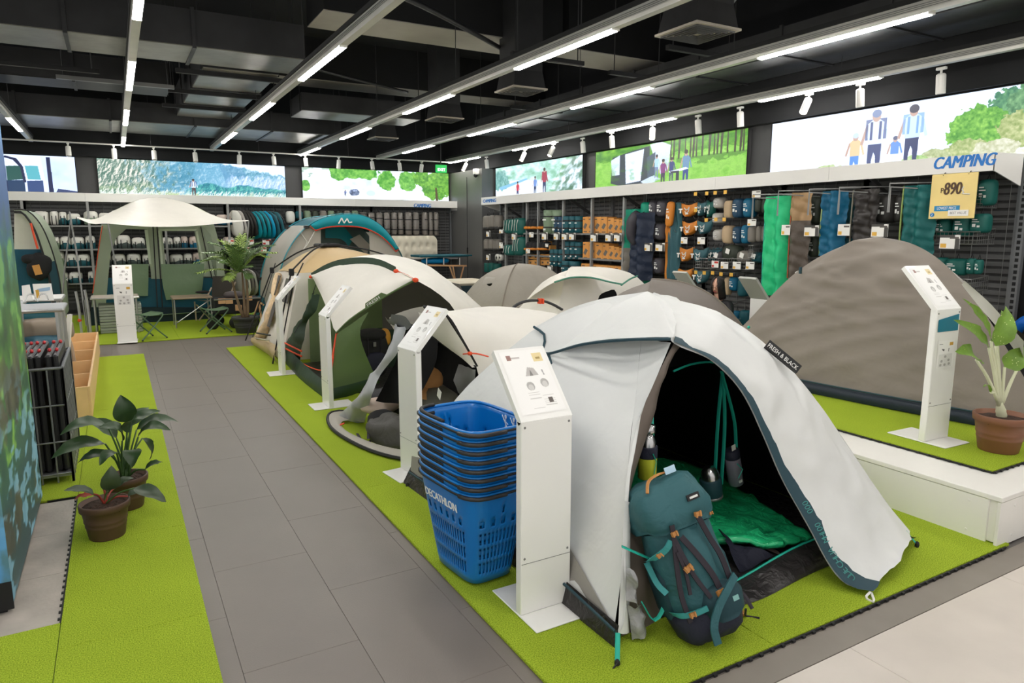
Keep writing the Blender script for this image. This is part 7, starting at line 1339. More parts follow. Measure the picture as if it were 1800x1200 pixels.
for rn, qs in (('top shelf', [((59, 371, 87, 395), SK['white']), ((88, 371, 104, 395), SK['white']), ((104, 372, 118, 395), BT), ((118, 375, 142, 395), BT), ((147, 371, 173, 395), SK['sage']), ((174, 374, 196, 395), BT), ((362, 377, 379, 395), SK['blue']), ((380, 377, 402, 395), SK['blue']), ((402, 378, 413, 395), SK['blue'])]), ('second shelf', [((78, 418, 89, 438), SK['sage']), ((90, 416, 106, 438), SK['sage']), ((106, 415, 125, 438), BT), ((125, 416, 149, 438), BT), ((150, 414, 168, 438), BT), ((189, 417, 206, 438), LS), ((206, 413, 230, 438), LS), ((231, 417, 255, 438), LS), ((283, 417, 304, 438), LS), ((305, 416, 318, 438), LS), ((318, 415, 330, 438), SK['blue']), ((332, 415, 353, 438), SK['blue']), ((392, 416, 412, 438), SK['blue'])]), ('third shelf', [((80, 442, 94, 468), SK['sage']), ((95, 440, 114, 468), SK['sage']), ((117, 445, 136, 468), BT), ((136, 446, 159, 468), BT), ((186, 445, 196, 468), LS), ((197, 446, 222, 468), LS), ((222, 445, 248, 468), LS), ((250, 446, 263, 468), LS), ((284, 444, 297, 468), LS), ((298, 446, 322, 468), LS), ((322, 445, 338, 468), LS), ((338, 443, 356, 468), SK['blue'])]), ('fourth shelf', [((94, 477, 121, 498), BT), ((121, 477, 146, 498), BT), ((155, 476, 170, 498), BT)])):
    for i, (q, lw) in enumerate(qs): tentbag(q, 'packed tent bag on the %s of the back wall, %s from the left' % (rn, ordinal(i)), lw, 'packed tent bags on the back wall')
for i, q in enumerate(((71, 390, 85, 402), (88, 490, 120, 506))): card(Fr(True, 16.36), q, ['red and white price card under the white tent bags', 'white price card with a yellow patch on the fourth shelf'][i], red=i == 0)
for i, q in enumerate(((433, 421, 446, 430), (461, 420, 476, 430), (425, 434, 440, 443), (458, 434, 468, 443), (401, 421, 411, 430))): card(Fr(True, 16.36), q, 'red price card below the folded pop-up tents, %s' % ['under the white discs', 'under the blue discs', 'second row left', 'second row right', 'beside the palm'][i], red=True)
def disc(x, y0, y1, tilt, mat, label, group):
    """folded pop-up tent: a thin round disc hanging edge on"""
    A_, B_ = PY(x, y0, 16.4), PY(x, y1, 16.4); C = (A_ + B_) / 2; r = (A_.z - B_.z) / 2; t = thing('folded_tent', label, 'folded tent', B_, group); R = Matrix.Rotation(tilt, 3, 'Y') @ Matrix.Rotation(.45, 3, 'Z')
    MB().ell(C, (.05, r * .85, r), 12, 14, .8, 1, R, .12, x).build('disc', mat, t, True); MB().tube([C + R @ V(0.04, r * .8 * math.cos(a), r * .95 * math.sin(a)) for a in [k * math.pi / 8 for k in range(16)]], .012, 4, True).build('hoop_edge', BLACKT, t)
    MB().tube([C + V(0, 0, r), C + V(0, .1, r + .07)], .008, 4).build('hang_loop', BLACKT, t)
for i, x in enumerate((415, 421, 427, 433, 439)): disc(x, 370, 417, -.12 - .03 * i, [SK['white'], SK['pale'], SK['black'], SK['black'], SK['black']][i], 'grey and black folded tent disc hung on the back wall, %s from the left' % ordinal(i), 'folded tent discs')
for i, x in enumerate((446, 454, 462, 470, 478, 486)): disc(x, 371, 420, -.22, [TEALB, TEALB, TEALB, cloth('azure', (0, 150, 190)) if i == 3 else TEALD, TEALD, TEALD][i], 'blue folded tent disc hung on the back wall, %s from the left' % ordinal(i), 'blue folded tent discs')
for i, x in enumerate((422, 428, 434, 440, 446)): disc(x, 472, 520, -.1, [SK['pale'], SK['white'], SK['grey'], SK['pale'], SK['black']][i], 'folded tent disc on the lower back hooks behind the palm, %s from the left' % ordinal(i), 'lower folded tent discs')
sack(BW, (502, 371, 518, 392), SK['white'], 'white stuff sack hung above the teal tunnel tent', 'sacks above the tunnel tent', .1, False); sack(BW, (519, 371, 532, 384), SK['teal'], 'teal stuff sack hung above the teal tunnel tent', 'sacks above the tunnel tent', .1, False)
for i in range(7): sack(BW, (534 + i * 14, 370, 546 + i * 14, 388), [SK['sage'], SK['forest'], SK['grey']][i % 3], 'small sack peeping over the teal tunnel tent, %s from the left' % ordinal(i), 'sacks peeping over the tunnel tent', .08, False)
FOIL = cloth('crinkled_grey_film', (124, 118, 112), rough=.25, spec=.7, bs=18, bump=.9)
for i, (x0, x1, y1) in enumerate(((632, 645, 382), (646, 659, 402), (660, 673, 406), (674, 686, 411), (687, 698, 412), (699, 709, 412), (711, 724, 413), (725, 737, 413), (741, 752, 413), (753, 761, 414), (762, 771, 414))):
    q = (x0, 373, x1, y1); C, w, h = BW.box(q); t = thing('rolled_mat', 'grey rolled mat in film hung on the back wall, %s from the right' % ordinal(10 - i), 'mat', BW.o(C, 0, -h, 0), 'grey rolled mats on the back wall'); MB().lathe(C, [(w * .5, -h), (w * .9, -h * .94), (w * .95, -.3 * h), (w, .1 * h), (w * .95, .5 * h), (w * .9, h * .93), (w * .5, h)], 10).wrinkle(.01, 9, x0).build('roll', FOIL, t, True)
    for z in (-.55, .35): MB().lathe(BW.o(C, 0, h * z, 0), [(w * 1.0, -.012), (w * 1.02, 0), (w * 1.0, .012)], 10).build('strap', BLACKT, t)
    MB().tube([BW.o(C, 0, h, 0), BW.o(C, 0, h + .07, -.1)], .006, 4).build('hang_loop', BLACKT, t)
# air bed standing on the shelf, camp beds
IV = cloth('ivory_flock', (226, 218, 198), rough=.9, bump=.1)
A_, B_ = PY(690, 455, 16.45), PY(769, 414, 16.45); t = thing('air_bed', 'ivory tufted air bed standing upright below the grey mats', 'air bed', (6, 16.45, A_.z)); rows = []; nx, nz = 44, 18
for j in range(nz + 1):
    r = []
    for i in range(nx + 1):
        u, v = i / nx, j / nz; cxr = max(0, u - .9) / .1; X = A_.x + (B_.x - A_.x) * u; Z = A_.z + (B_.z - A_.z) * (v * (1 - .0) if cxr == 0 else v * (1 - .22 * cxr ** 2)); d = .06 * (1 - math.exp(-14 * min(u, 1 - u) - .0)) ; bump_ = abs(math.cos(u * math.pi * 6.5)) * abs(math.cos((v - .05) * math.pi * 2)); r.append(V(X, 16.47 - d * (1 - .9 * bump_ ** 3), Z))
    rows.append(r)
MB().loft(rows).build('tufted_face', IV, t, True); MB().loft([[rows[j][i] * 1 for i in range(nx + 1)] for j in (0,)] + [[V(p.x, 16.6, p.z) for p in rows[0]], [V(p.x, 16.6, p.z) for p in rows[-1]], rows[-1]]).build('side_wall', IV, t, True)
t = thing('camp_bed', 'camp bed with teal fabric and wooden folding legs by the corner pillar', 'camp bed', (7.0, 15.2, 0))
a, b = PY(735, 450, 15.2), PY(818, 451, 15.2); MB().bbox(a.x, b.x, 15.0, 15.7, a.z - .03, a.z + .02, .01).build('bed_cloth', TEALD, t); MB().tube([V(a.x - .05, 15.0, a.z), V(b.x + .08, 15.0, a.z)], .02, 7).build('rail', TEALD, t)
for px in (750, 780, 808): p, q = PY(px, 453, 15.05), PY(px, 467, 15.05); MB().tube([p, q], .012, 6).build('leg', WHITEM, t)
WL = MS('beech_rail', (206, 160, 116), rough=.5); a, b = PY(752, 466, 15.0), PY(820, 467, 15.0); MB().bar(a, b, .03, .04).build('side_rail', WL, t)
for q in (((790, 468), (812, 490)), ((815, 468), (798, 490)), ((796, 468), (806, 488))): MB().bar(PY(*q[0], 15.0), V(PY(*q[1], 15.0).x, 15.0, .0), .025, .03).build('crossed_leg', WL, t)
o = MB().ell(PY(765, 458, 15.3), (.34, .2, .07), 16, 8, .6, .7).build('air_pillow', cloth('azure_mat', (0, 130, 190)), None, True, loc=PY(765, 463, 15.3)); tag(o, 'bright blue inflated mat lying on the camp bed', 'mat')
a, b = PY(798, 493, 13.6), PY(838, 493, 13.6); o = MB().bbox(a.x - .3, b.x + .2, 13.3, 14.2, a.z - .1, a.z, .04).build('air_bed', IV, None, loc=V(a.x, 13.6, a.z - .1)); tag(o, 'low ivory air bed lying flat by the corner pillar', 'air bed')
o = MB().bbox(a.x - .28, b.x + .18, 13.32, 14.18, .004, a.z - .1, .01).build('bed_base', cloth('navy_bed_base', (40, 60, 66)), None, loc=V(a.x, 13.6, 0)); tag(o, 'dark base under the low ivory air bed', 'base')
# ================================================================== LEFT SIDE AND BACK FURNITURE
ALU = MS('aluminium', (176, 176, 174), rough=.3, metal=.7); TABT = MS('grey_table_top', (166, 168, 170), rough=.4, var=.05); TABW = MS('white_table_top', (226, 224, 218), rough=.35); GTUB = MS('green_tube', (84, 112, 84), rough=.4); TAN = cloth('tan_canvas', (150, 132, 112)); LEGT = MS('sand_tube', (178, 160, 140), rough=.45)
def table(label, x0, x1, y0, y1, z, top, cat='table', legs=ALU, r=.014, nm='folding_table'):
    t = thing(nm, label, cat, ((x0 + x1) / 2, (y0 + y1) / 2, .017)); MB().bbox(x0 + .012, x1 - .012, y0 + .012, y1 - .012, z - .012, z, .003).build('tabletop', top, t); MB().bbox(x0, x1, y0, y1, z - .032, z - .004, .008).build('rim', ALU, t)
    for sx, x in ((1, x0 + .05), (-1, x1 - .05)):
        for sy, y in ((1, y0 + .05), (-1, y1 - .05)): MB().tube([(x, y, z - .03), (x + sx * .0, y, .02)], r, 8).build('leg', legs, t)
    MB().tube([(x0 + .05, y0 + .05, .25 * z), (x0 + .05, y1 - .05, .25 * z)], r * .7, 6).build('stretcher', legs, t); MB().tube([(x1 - .05, y0 + .05, .25 * z), (x1 - .05, y1 - .05, .25 * z)], r * .7, 6).build('stretcher', legs, t); return t
table('tall grey folding table with rounded corners beside the video wall', -1.55, -.46, 7.55, 8.2, .985, TABT, r=.026)
table('white folding table behind the tall grey one', -1.7, -.55, 9.0, 9.6, .96, TABW); table('low grey folding table between the two tall ones', -1.75, -.86, 8.3, 8.85, .965, TABT)
t = thing('sign_holder', 'acrylic sign holder with white cards and yellow patch on the grey table', 'sign', PY(75, 520, 7.9)); ACR = M('clear_acrylic', (.95, .97, .98), rough=.08, trans=.9, var=0)
a, b, c, d = PY(62, 528, 7.9), PY(95, 528, 7.9), PY(90, 498, 7.95), PY(57, 499, 7.95); MB().prism([a, b, c, d], V(0, .006, 0)).build('card', TAGW, t); MB().prism([PY(62, 510, 7.88), PY(68, 509, 7.88), PY(70, 523, 7.88), PY(65, 524, 7.88)], V(0, .004, 0)).build('yellow_patch', TAGY, t); MB().prism([PY(64, 508, 7.885), PY(88, 504, 7.885), PY(88, 510, 7.885), PY(67, 513, 7.885)], V(0, .003, 0)).build('photo_print', MS('sky_print', (160, 190, 216)), t)
MB().prism([PY(40, 530, 7.8), PY(58, 528, 7.8), PY(52, 500, 7.85), PY(38, 502, 7.85)], V(0, .006, 0)).build('card', TAGW, t)
for px in (54, 76): MB().tube(cr([PY(px - 10, 530, 7.75), PY(px - 6, 519, 7.75), PY(px + 4, 517, 7.75), PY(px + 9, 527, 7.75)], 10), .006, 6).build('loop_foot', ACR, t)
# things stored under the tables
for lb, pts, mt, r in (('folded sand-coloured stool frame under the grey table', ((66, 555), (100, 600), (110, 640)), LEGT, .02), ('second folded stool frame under the grey table', ((82, 553), (112, 612)), LEGT, .016), ('grey folding frame with orange clips behind the tables', ((133, 512), (139, 545), (143, 580)), ALU, .02)):
    P_ = [PY(*p, 12.5 if 'orange' in lb else 9.4) for p in pts]; P_[-1].z = .02; t = thing('folded_stool', lb, 'stool', P_[-1]); MB().tube(cr(P_, 8), r, 7).build('tube', mt, t); MB().tube(cr([p + V(.12, 0, .02) for p in P_], 8), r, 7).build('tube', mt, t); MB().ell(P_[0].lerp(P_[-1], .6), (r * 1.5, r * 1.5, .03), 8, 6).build('clip', ORANGE, t)
o = MB().ell(PY(76, 580, 8.9), (.28, .2, .13), 14, 9, .6, .7, None, .1).build('folded_tarp', cloth('taupe_tarp', (146, 132, 116)), None, True, loc=PY(82, 595, 8.9)); tag(o, 'taupe folded tarp under the tall grey table', 'tarp')
o = MB().ell(PY(70, 608, 8.6), (.24, .2, .10), 14, 9, .6, .7, None, .1).build('packed_bag', PETROL, None, True, loc=PY(75, 622, 8.6)); tag(o, 'petrol blue packed bag under the tall grey table', 'bag')
o = MB().ell(PY(65, 560, 9.2), (.26, .2, .10), 14, 9, .6, .7, None, .1).build('packed_bag', SK['teal'], None, True, loc=PY(65, 572, 9.2)); tag(o, 'dark teal packed bag behind the taupe tarp', 'bag')
for px in (129,): MB
t = thing('folded_chair', 'white-framed folded chair standing between the tables and the crate', 'chair', G(117, 640, .02)); 
for q in (((110, 553), (118, 622)), ((121, 553), (113, 620)), ((124, 552), (120, 625))): MB().tube([PY(*q[0], 8.6), PY(*q[1], 8.6)], .018, 7).build('tube', WHITEM, t)
MB().obox(PY(114, 592, 8.55), (.05, .03, .09)).build('label', TEALD, t)
# birch display crate with compartments
t = thing('display_crate', 'pale birch display crate with dividers along the left turf', 'crate', (-.6, 9.2, .017)); x0, x1, y0, y1, zc = -1.15, -.30, 7.2, 11.1, .30
MB().bbox(x1 - .02, x1, y0, y1, .017, zc, .002).build('side_board', WOOD, t); MB().bbox(x0, x0 + .02, y0, y1, .017, zc, .002).build('side_board', WOOD, t); MB().bbox(x0 + .021, x1 - .021, y0, y0 + .02, .017, zc, .002).build('end_board', WOOD, t); MB().bbox(x0 + .021, x1 - .021, y1 - .02, y1, .017, zc, .002).build('end_board', WOOD, t); MB().box(x0 + .02, x1 - .02, y0 + .02, y1 - .02, .04, .055).build('bottom_board', WOOD, t)
for y in (8.0, 8.8, 9.6, 10.35): MB().bbox(x0 + .02, x1 - .02, y, y + .02, .055, zc - .02, .002).build('divider', WOOD, t)
t = thing('camp_lantern', 'small amber camp lantern standing in the birch crate', 'lantern', PY(104, 620, 8.3)); c = PY(104, 622, 8.3); c.z = .056; AMB = MS('amber_plastic', (226, 160, 50), rough=.4)
MB().lathe(c, [(.05, 0), (.055, .03), (.05, .04)], 12).build('base', AMB, t, True); MB().lathe(c, [(.042, .04), (.042, .1)], 12).build('globe', MS('frosted', (230, 226, 210), rough=.3), t, True); MB().lathe(c, [(.05, .1), (.045, .13), (.02, .14)], 12).build('cap', AMB, t, True)
# wire cage with folded black tables
t = thing('wire_cage', 'grey wire cage full of folded black tables beside the video wall', 'cage', (-.62, 5.75, .017)); x0, x1, y0, y1, zc = -.98, -.37, 5.36, 6.25, .80; WG = MS('cage_wire', (140, 142, 144), rough=.35, metal=.6)
for (a, b) in (((x0, y0), (x1, y0)), ((x1, y0), (x1, y1)), ((x1, y1), (x0, y1)), ((x0, y1), (x0, y0))):
    A_, B_ = V(*a, 0), V(*b, 0); n = max(4, int((B_ - A_).length / .085)) ; f = thing if False else None
    p = MB().tube([A_ + V(0, 0, zc), B_ + V(0, 0, zc)], .010, 6).build('top_rail', WG, t)
    for z in (.08, .30, .55): MB().tube([A_ + V(0, 0, z), B_ + V(0, 0, z)], .006, 5).build('wire', WG, p)
    for k in range(n + 1): q = A_.lerp(B_, k / n); MB().tube([q + V(0, 0, .02), q + V(0, 0, zc)], .006 if 0 < k < n else .010, 5).build('wire', WG, p)
MB().box(x0, x1, y0, y1, .06, .075).build('base_grid', WG, t)
GP = MS('grey_plate', (88, 92, 96), rough=.4); REDK = MS('red_knob', (196, 40, 44), rough=.4); BPL = MS('black_plastic', (32, 32, 34), rough=.45)
tb = thing('folded_table', 'black folded low table with red catches in the wire cage, nearest the aisle', 'table', (-.42, 5.8, .08), 'folded tables in the cage'); MB().bbox(-.045, -.008, -.38, .38, 0, .80, .012).build('board', BPL, tb); MB().bbox(-.005, .03, -.38, .38, 0, .80, .012).build('board', BPL, tb)
for y in (-.2, .2):
    for x in (-.028, .014): MB().ell((x, y, .81), (.012, .02, .014), 8, 6).build('red_catch', REDK, tb)
for o in list(tb.children):
    pass
for o in list(tb.children):
    for v in o.data.vertices: v.co += Vector((-.42, 5.8, .08))      # parts were written in the table's own frame
for i in range(6): copy_tree(tb, (-.52 - .078 * i, 5.8, .08), 0, 'black folded low table with red catches in the wire cage, %s behind the nearest' % ordinal(i))
o = MB().bbox(-.385, -.378, 5.45, 6.2, .08, .80, .002).build('dividing_plate', GP, None, loc=(-.38, 5.8, .08)); tag(o, 'grey plate standing inside the wire cage on the aisle side', 'plate')
t = thing('table_card', 'white card reading LOW TABLE behind the cage', 'card', PY(72, 632, 6.262)); a, b, c, d = PY(56, 634, 6.262), PY(88, 631, 6.262), PY(85, 609, 6.3), PY(55, 614, 6.3); MB().prism([a, b, c, d], V(0, .006, 0)).build('card', TAGW, t); text('LOW TABLE', BLACKT, t, a.lerp(d, .55) + V(.01, -.006, 0), b - a, d - a, .035, .0005, width=(b - a).length * .75)
# ---- back: folding table with a stack of grey cases
t = table('aluminium folding table behind the information stand at the back', -.42, .28, 12.9, 13.5, .62, MS('light_oak_top', (196, 184, 172), rough=.4)); 
for i in range(5):
    o = thing('grey_case', 'flat grey aluminium case stacked under the back table, %s from the bottom' % ordinal(i), 'case', (-.05, 13.2, .02 + .095 * i), 'stack of grey cases'); z = .02 + .095 * i; MB().bbox(-.32, .30, 13.02, 13.44, z, z + .088, .008).build('shell', MS('case_grey', (162, 168, 160), rough=.35, metal=.4), o); MB().box(-.322, .302, 13.018, 13.442, z + .042, z + .048).build('seam', DKGREY, o); MB().tube([(-.06, 13.0, z + .03), (-.06, 12.98, z + .044), (.06, 12.98, z + .044), (.06, 13.0, z + .03)], .006, 5).build('handle', GREYM, o)
t = thing('side_panel_board', 'grey rounded board leaning at the left of the back table', 'board', (-.48, 13.1, .017)); MB().bbox(-.50, -.47, 12.9, 13.5, .017, .60, .012).build('board', GREYM, t); MB().tube([(-.465, 12.92, .1), (-.465, 12.92, .55)], .012, 6).build('edge_tube', ALU, t)
def stool(label, x, y, rz, z=.017):
    t = thing('folding_stool', label, 'stool', (0, 0, 0), 'green folding stools'); s = .17; H = .40
    rows = []
    for i in range(9):
        u = -1 + i / 4; rows.append([V(u * s, v * .19, H - .025 * (1 - u * u)) for v in (-1, -.5, 0, .5, 1)])
    MB().loft(rows).build('seat', cloth('green_canvas', (96, 122, 92)), t, True)
    for sy in (-1, 1):
        for sx in (-1, 1):
            g = MB().tube(cr([V(sx * s, sy * .0, H), V(sx * s, sy * .15, H), V(sx * s * .95, sy * .19, H - .03), V(0, sy * .19, .2), V(-sx * s * 1.15, sy * .19, .015)], 14), .011, 7).build('leg', GTUB, t); MB().ell(V(-sx * s * 1.15, sy * .19, .012), (.016, .016, .012), 8, 6).build('foot', RUBBER, g)
    t.location = (x, y, z); t.rotation_euler.z = rz; return t
stool('green folding stool at the right of the information stand', .33, 12.1, .5); stool('green folding stool in the middle of the back turf', 1.35, 12.35, .15)
# camp chair, low table and wagon
t = thing('camp_table', 'low tan canvas table in front of the cabin tent', 'table', G(335, 560, .017)); c = PY(336, 520, 13.4); 
MB().bbox(c.x - .32, c.x + .32, 13.1, 13.7, c.z - .03, c.z, .01).build('tabletop', TAN, t)
for sx in (-1, 1):
    for sy in (13.15, 13.65): MB().tube([(c.x + sx * .29, sy, c.z - .02), (c.x + sx * .29, sy, .02)], .012, 6).build('leg', ALU, t)
MB().tube([(c.x - .29, 13.15, .1), (c.x + .29, 13.15, c.z - .05)], .009, 5).build('brace', ALU, t)
o = MB().ell(PY(356, 513, 13.3), (.12, .05, .025), 12, 7).build('carry_strap', BLACKF, None, True, loc=PY(356, 516, 13.3)); tag(o, 'black strap lying on the low tan table', 'strap')
t = thing('camp_chair', 'dark camp chair with wooden arms behind the palm', 'chair', G(380, 570, .017)); Yc = 13.85
pan([PY(374, 485, Yc), PY(372, 522, Yc)], [PY(414, 485, Yc + .2), PY(412, 522, Yc + .2)], 8, 8, (0, .05, 0), .01).build('backrest', cloth('charcoal_canvas', (74, 70, 66)), t, True); pan([PY(345, 527, Yc - .3), PY(375, 528, Yc)], [PY(392, 527, Yc - .3), PY(414, 527, Yc + .1)], 8, 6, (0, 0, -.03), .008).build('seat', TAN, t, True)
for q in (((342, 530), (345, 563)), ((345, 535), (372, 563)), ((372, 533), (350, 563)), ((392, 530), (385, 562)), ((372, 505), (362, 525)), ((414, 495), (404, 520))): MB().tube([PY(*q[0], Yc - .3), PY(*q[1], Yc - .3)], .014, 6).build('leg', LEGT, t)
t = thing('folding_wagon', 'black folding wagon with wood-coloured patches and black wheels', 'wagon', G(400, 575, .017)); a, b = PY(376, 552, 12.9), PY(457, 522, 12.9)
MB().bbox(a.x, b.x, 12.75, 13.3, a.z, b.z, .02).build('body', BLACKF, t); MB().tube([(a.x, 12.74, b.z), (b.x, 12.74, b.z)], .014, 6).build('rim', GREYM, t)
for q in ((384, 524, 396, 534), (397, 524, 409, 534), (414, 535, 419, 546), (420, 536, 425, 547), (435, 520, 443, 528)): A_, B_ = PY(q[0], q[3], 12.74), PY(q[2], q[1], 12.74); MB().box(A_.x, B_.x, 12.732, 12.75, A_.z, B_.z).build('patch', WL, t)
for px, py in ((374, 570), (384, 566), (414, 573), (446, 570)):
    c = PY(px, py, 12.7 if px not in (384,) else 13.2); c.z = .11; wv = MB().lathe(c, [(.04, -.025), (.09, -.025), (.10, -.015), (.10, .015), (.09, .025), (.04, .025)], 16, rot=Matrix.Rotation(math.pi / 2, 3, 'X')).build('wheel', RUBBER, t, True); MB().lathe(c, [(.045, -.028), (.04, -.03)], 10, rot=Matrix.Rotation(math.pi / 2, 3, 'X')).build('hub', GREYM, wv)
MB().tube([PY(374, 548, 12.7), PY(370, 562, 12.7)], .012, 6).build('fork', GREYM, t)
o = MB().ell(PY(412, 518, 12.95), (.18, .14, .07), 12, 7, .8, .8, None, .1).build('rolled_blanket', cloth('plum_grey', (84, 76, 76)), None, True, loc=PY(412, 523, 12.95)); tag(o, 'dark rolled blanket lying on the black wagon', 'blanket')
t = thing('camp_stool_frame', 'beech folding frame standing right of the palm pot', 'frame', G(447, 575, .017))
for q in (((438, 582), (455, 530)), ((455, 530), (464, 536)), ((455, 530), (462, 580))): MB().bar(PY(*q[0], 12.6), PY(*q[1], 12.6), .03, .03).build('bar', WL, t)
t = thing('young_fern', 'tiny green fern sprig beside the palm pot', 'plant', G(441, 578, .017)); c = G(441, 578, .017)
for k in range(7): leaf(t, c, c + V(0, 0, .04 + .03 * k), c + V(.1 * (-1) ** k, -.02, .09 + .035 * k), .05, LEAFS, STEMG, .01, (0, -.3, 1), .003)
# ================================================================== PEOPLE
SKIN = M('skin', srgb(222, 172, 146), rough=.5, var=.03, bump=.03, bs=120); HAIR = MS('dark_hair', (30, 22, 22), rough=.4, var=.2, vs=30, bump=.5, bs=60); LIP = MS('lips', (176, 92, 88), rough=.45); EYEW = MS('eye_white', (232, 228, 222), rough=.3); IRIS = MS('dark_iris', (34, 22, 18), rough=.2); GLS = MS('thin_glasses_frame', (70, 60, 54), rough=.3, metal=.6)
def skin(nm, J, E_, mat, parent, lv=2):
    """continuous body surface over joints J {name:(pos, radius)} and bones E_"""
    ks = list(J); me = bpy.data.meshes.new(nm); me.from_pydata([Vector(J[k][0]) - LOC[parent.name] for k in ks], [(ks.index(a), ks.index(b)) for a, b in E_], [])
    o = bpy.data.objects.new(nm, me); COL.objects.link(o); o.parent = parent; LOC[o.name] = LOC[parent.name]; md = o.modifiers.new('skin', 'SKIN'); md.use_smooth_shade = True
    for i, k in enumerate(ks): r = J[k][1]; me.skin_vertices[0].data[i].radius = (r, r) if not isinstance(r, tuple) else r
    me.skin_vertices[0].data[0].use_root = True; sb = o.modifiers.new('sub', 'SUBSURF'); sb.levels = lv; sb.render_levels = lv; me.materials.append(mat); return o
def person(label, base, yaw, shirt, hairlen, glasses, pitch=.25):
    t = thing('person', label, 'person', base); R = Matrix.Rotation(yaw, 3, 'Z'); P = lambda x, y, z: Vector(base) + R @ V(x, y, z)      # faces -Y in its own frame
    J = {'pelvis': (P(0, .10, .22), .15), 'waist': (P(0, .05, .42), (.135, .115)), 'chest': (P(0, .0, .62), (.15, .12)), 'neckbase': (P(0, -.015, .78), .065)}
    E_ = [('pelvis', 'waist'), ('waist', 'chest'), ('chest', 'neckbase')]
    for s_, n in ((-1, 'l'), (1, 'r')):
        J.update({n + 'sh': (P(s_ * .165, .0, .73), .062), n + 'el': (P(s_ * .22, -.13, .52), .045)}); E_ += [('chest', n + 'sh'), (n + 'sh', n + 'el')]
    skin('shirt', J, E_, shirt, t)
    J = {'hip': (P(0, .10, .2), .13)}; E_ = []
    for s_, n in ((-1, 'l'), (1, 'r')): J.update({n + 'h': (P(s_ * .09, .08, .2), .085), n + 'k': (P(s_ * .14, -.3, .36), .062), n + 'a': (P(s_ * .12, -.1, .06), .045)}); E_ += [('hip', n + 'h'), (n + 'h', n + 'k'), (n + 'k', n + 'a')]
    skin('trousers', J, E_, cloth('dark_trousers', (40, 42, 50)), t)
    for s_ in (-1, 1): MB().ell(P(s_ * .12, -.17, .035), (.045, .12, .035), 12, 7, .7, .8, R).build('shoe', BLACKF, t, True)
    for s_ in (-1, 1):
        J = {'el': (P(s_ * .22, -.13, .52), .04), 'wr': (P(s_ * .14, -.33, .50), .026), 'pm': (P(s_ * .12, -.40, .49), (.034, .018))}; E_ = [('el', 'wr'), ('wr', 'pm')]
        for f in range(4): a = -.024 + .016 * f; J['f%d' % f] = (P(s_ * .12 + a, -.455 + abs(f - 1.4) * .006, .475), .009); J['g%d' % f] = (P(s_ * .12 + a, -.485 + abs(f - 1.4) * .01, .45), .008); E_ += [('pm', 'f%d' % f), ('f%d' % f, 'g%d' % f)]
        J['t0'] = (P(s_ * .09, -.395, .475), .011); J['t1'] = (P(s_ * .08, -.43, .465), .009); E_ += [('pm', 't0'), ('t0', 't1')]; skin('hand', J, E_, SKIN, t)
    MB().tube([P(0, -.01, .76), P(0, -.035, .88)], [.062, .05], 12).build('neck', SKIN, t, True)
    hc = P(0, -.05, .955); Q = R @ Matrix.Rotation(pitch, 3, 'X'); H = lambda x, y, z: hc + Q @ V(x, y, z); m = MB(); nu, nv = 24, 18
    for j in range(nv + 1):                                                    # head with jaw, brow, nose and cheeks
        ph = math.pi * j / nv; z = math.cos(ph)
        for i in range(nu):
            a = 2 * math.pi * i / nu; x, y = math.sin(ph) * math.cos(a), math.sin(ph) * math.sin(a); wx = .074 * (1 - .28 * max(0, -z) ** 1.5); dy = .094 if y > 0 else .086; p = V(x * wx, y * dy, z * .115)
            if y < 0:
                fr_ = max(0, -y) ** 3; p.y += -.022 * fr_ * math.exp(-((z + .12) / .16) ** 2) * math.exp(-(x / .16) ** 2); p.y += .008 * fr_ * math.exp(-((z - .08) / .12) ** 2) * math.exp(-((abs(x) - .42) / .2) ** 2); p.y += -.010 * fr_ * math.exp(-((z + .78) / .2) ** 2); p.y += -.006 * fr_ * math.exp(-((z + .48) / .1) ** 2) * math.exp(-(x / .3) ** 2)
            m.v.append(H(*p))
    for j in range(nv):
        for i in range(nu): m.f.append((j * nu + i, (j + 1) * nu + i, (j + 1) * nu + (i + 1) % nu, j * nu + (i + 1) % nu))
    hd = m.build('head', SKIN, t, True)
    for s_ in (-1, 1):
        MB().ell(H(s_ * .031, -.072, .008), (.013, .009, .0075), 10, 7, rot=Q).build('eye', EYEW, hd, True); MB().ell(H(s_ * .031, -.0795, .007), (.0055, .003, .0055), 8, 6, rot=Q).build('iris', IRIS, hd, True); MB().tube(cr([H(s_ * .017, -.081, .024), H(s_ * .033, -.08, .029), H(s_ * .048, -.07, .023)], 6), .003, 5).build('eyebrow', HAIR, hd); MB().ell(H(s_ * .074, .005, -.005), (.01, .02, .032), 10, 8, rot=Q).build('ear', SKIN, hd, True)
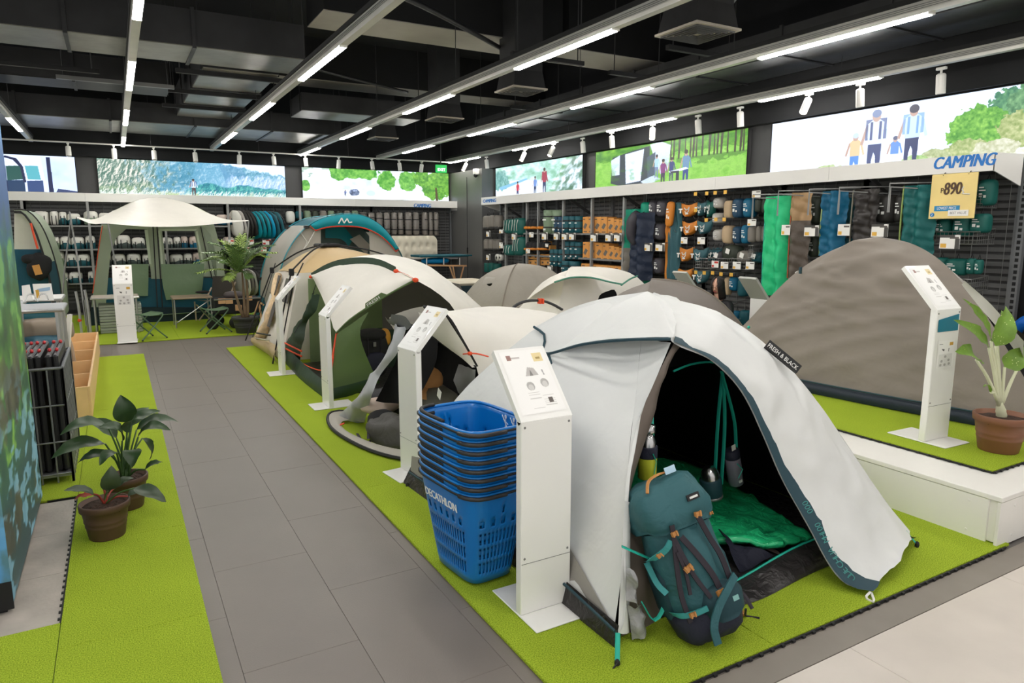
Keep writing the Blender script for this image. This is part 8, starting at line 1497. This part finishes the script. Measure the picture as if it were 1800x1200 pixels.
    MB().ell(H(0, -.086, -.053), (.024, .007, .006), 12, 6, rot=Q).build('upper_lip', LIP, hd, True); MB().ell(H(0, -.084, -.062), (.02, .007, .006), 12, 6, rot=Q).build('lower_lip', LIP, hd, True); MB().ell(H(0, -.104, -.02), (.012, .012, .011), 10, 7, rot=Q).build('nose_tip', SKIN, hd, True)
    m = MB(); rows = []
    for j in range(13):                                                        # hair shell, open over the face, falling behind
        v = j / 12; row = []
        for i in range(25):
            a = -.5 * math.pi + (.36 + .10 * math.sin(v * 3)) * (1 - .55 * max(0, .45 - v)) + (2 * math.pi - 2 * (.36 + .10 * math.sin(v * 3)) * (1 - .55 * max(0, .45 - v))) * i / 24; ph = v * 2.0
            if ph < 1.35: x, y, z = math.sin(ph) * math.cos(a) * .088, math.sin(ph) * math.sin(a) * .106 + .004, math.cos(ph) * .126
            else: k = (ph - 1.35) / .65; x, y, z = (.0860 + .012 * k) * math.cos(a), (.103 - .03 * k) * math.sin(a) + .012 * k, .0276 - hairlen * k
            row.append(H(x, y, z) + noise.noise_vector(Vector((x * 40, y * 40, z * 12))) * .004)
        rows.append(row)
    MB().loft(rows).build('hair', HAIR, t, True, solid=.012)
    if glasses:
        g = thing if False else None; f_ = MB()
        for s_ in (-1, 1): f_.tube([H(s_ * .032 + .021 * math.cos(a), -.094, .003 + .018 * math.sin(a)) for a in [k * math.pi / 8 for k in range(16)]], .0016, 5, True); f_.tube([H(s_ * .052, -.09, .006), H(s_ * .075, .0, .008)], .0015, 4)
        f_.tube([H(-.012, -.096, .006), H(.012, -.096, .006)], .0015, 4); f_.build('glasses', GLS, t)
    return t
wp = PX(1264, 500, 7.0); person('woman with long dark hair and glasses in a black top crouching between the tents', (7.0, wp.y, .005), -1.2, cloth('black_top', (38, 36, 40)), .2, True, .2)
pp = G(1838, 720, 0.005); p2 = person('person in a blue shirt crouching at the right edge behind the speckled plant', (7.58, 3.10, .005), 2.4, cloth('royal_blue_shirt', (0, 90, 180)), .06, False, .4); p2.scale = (1.16, 1.16, 1.16)
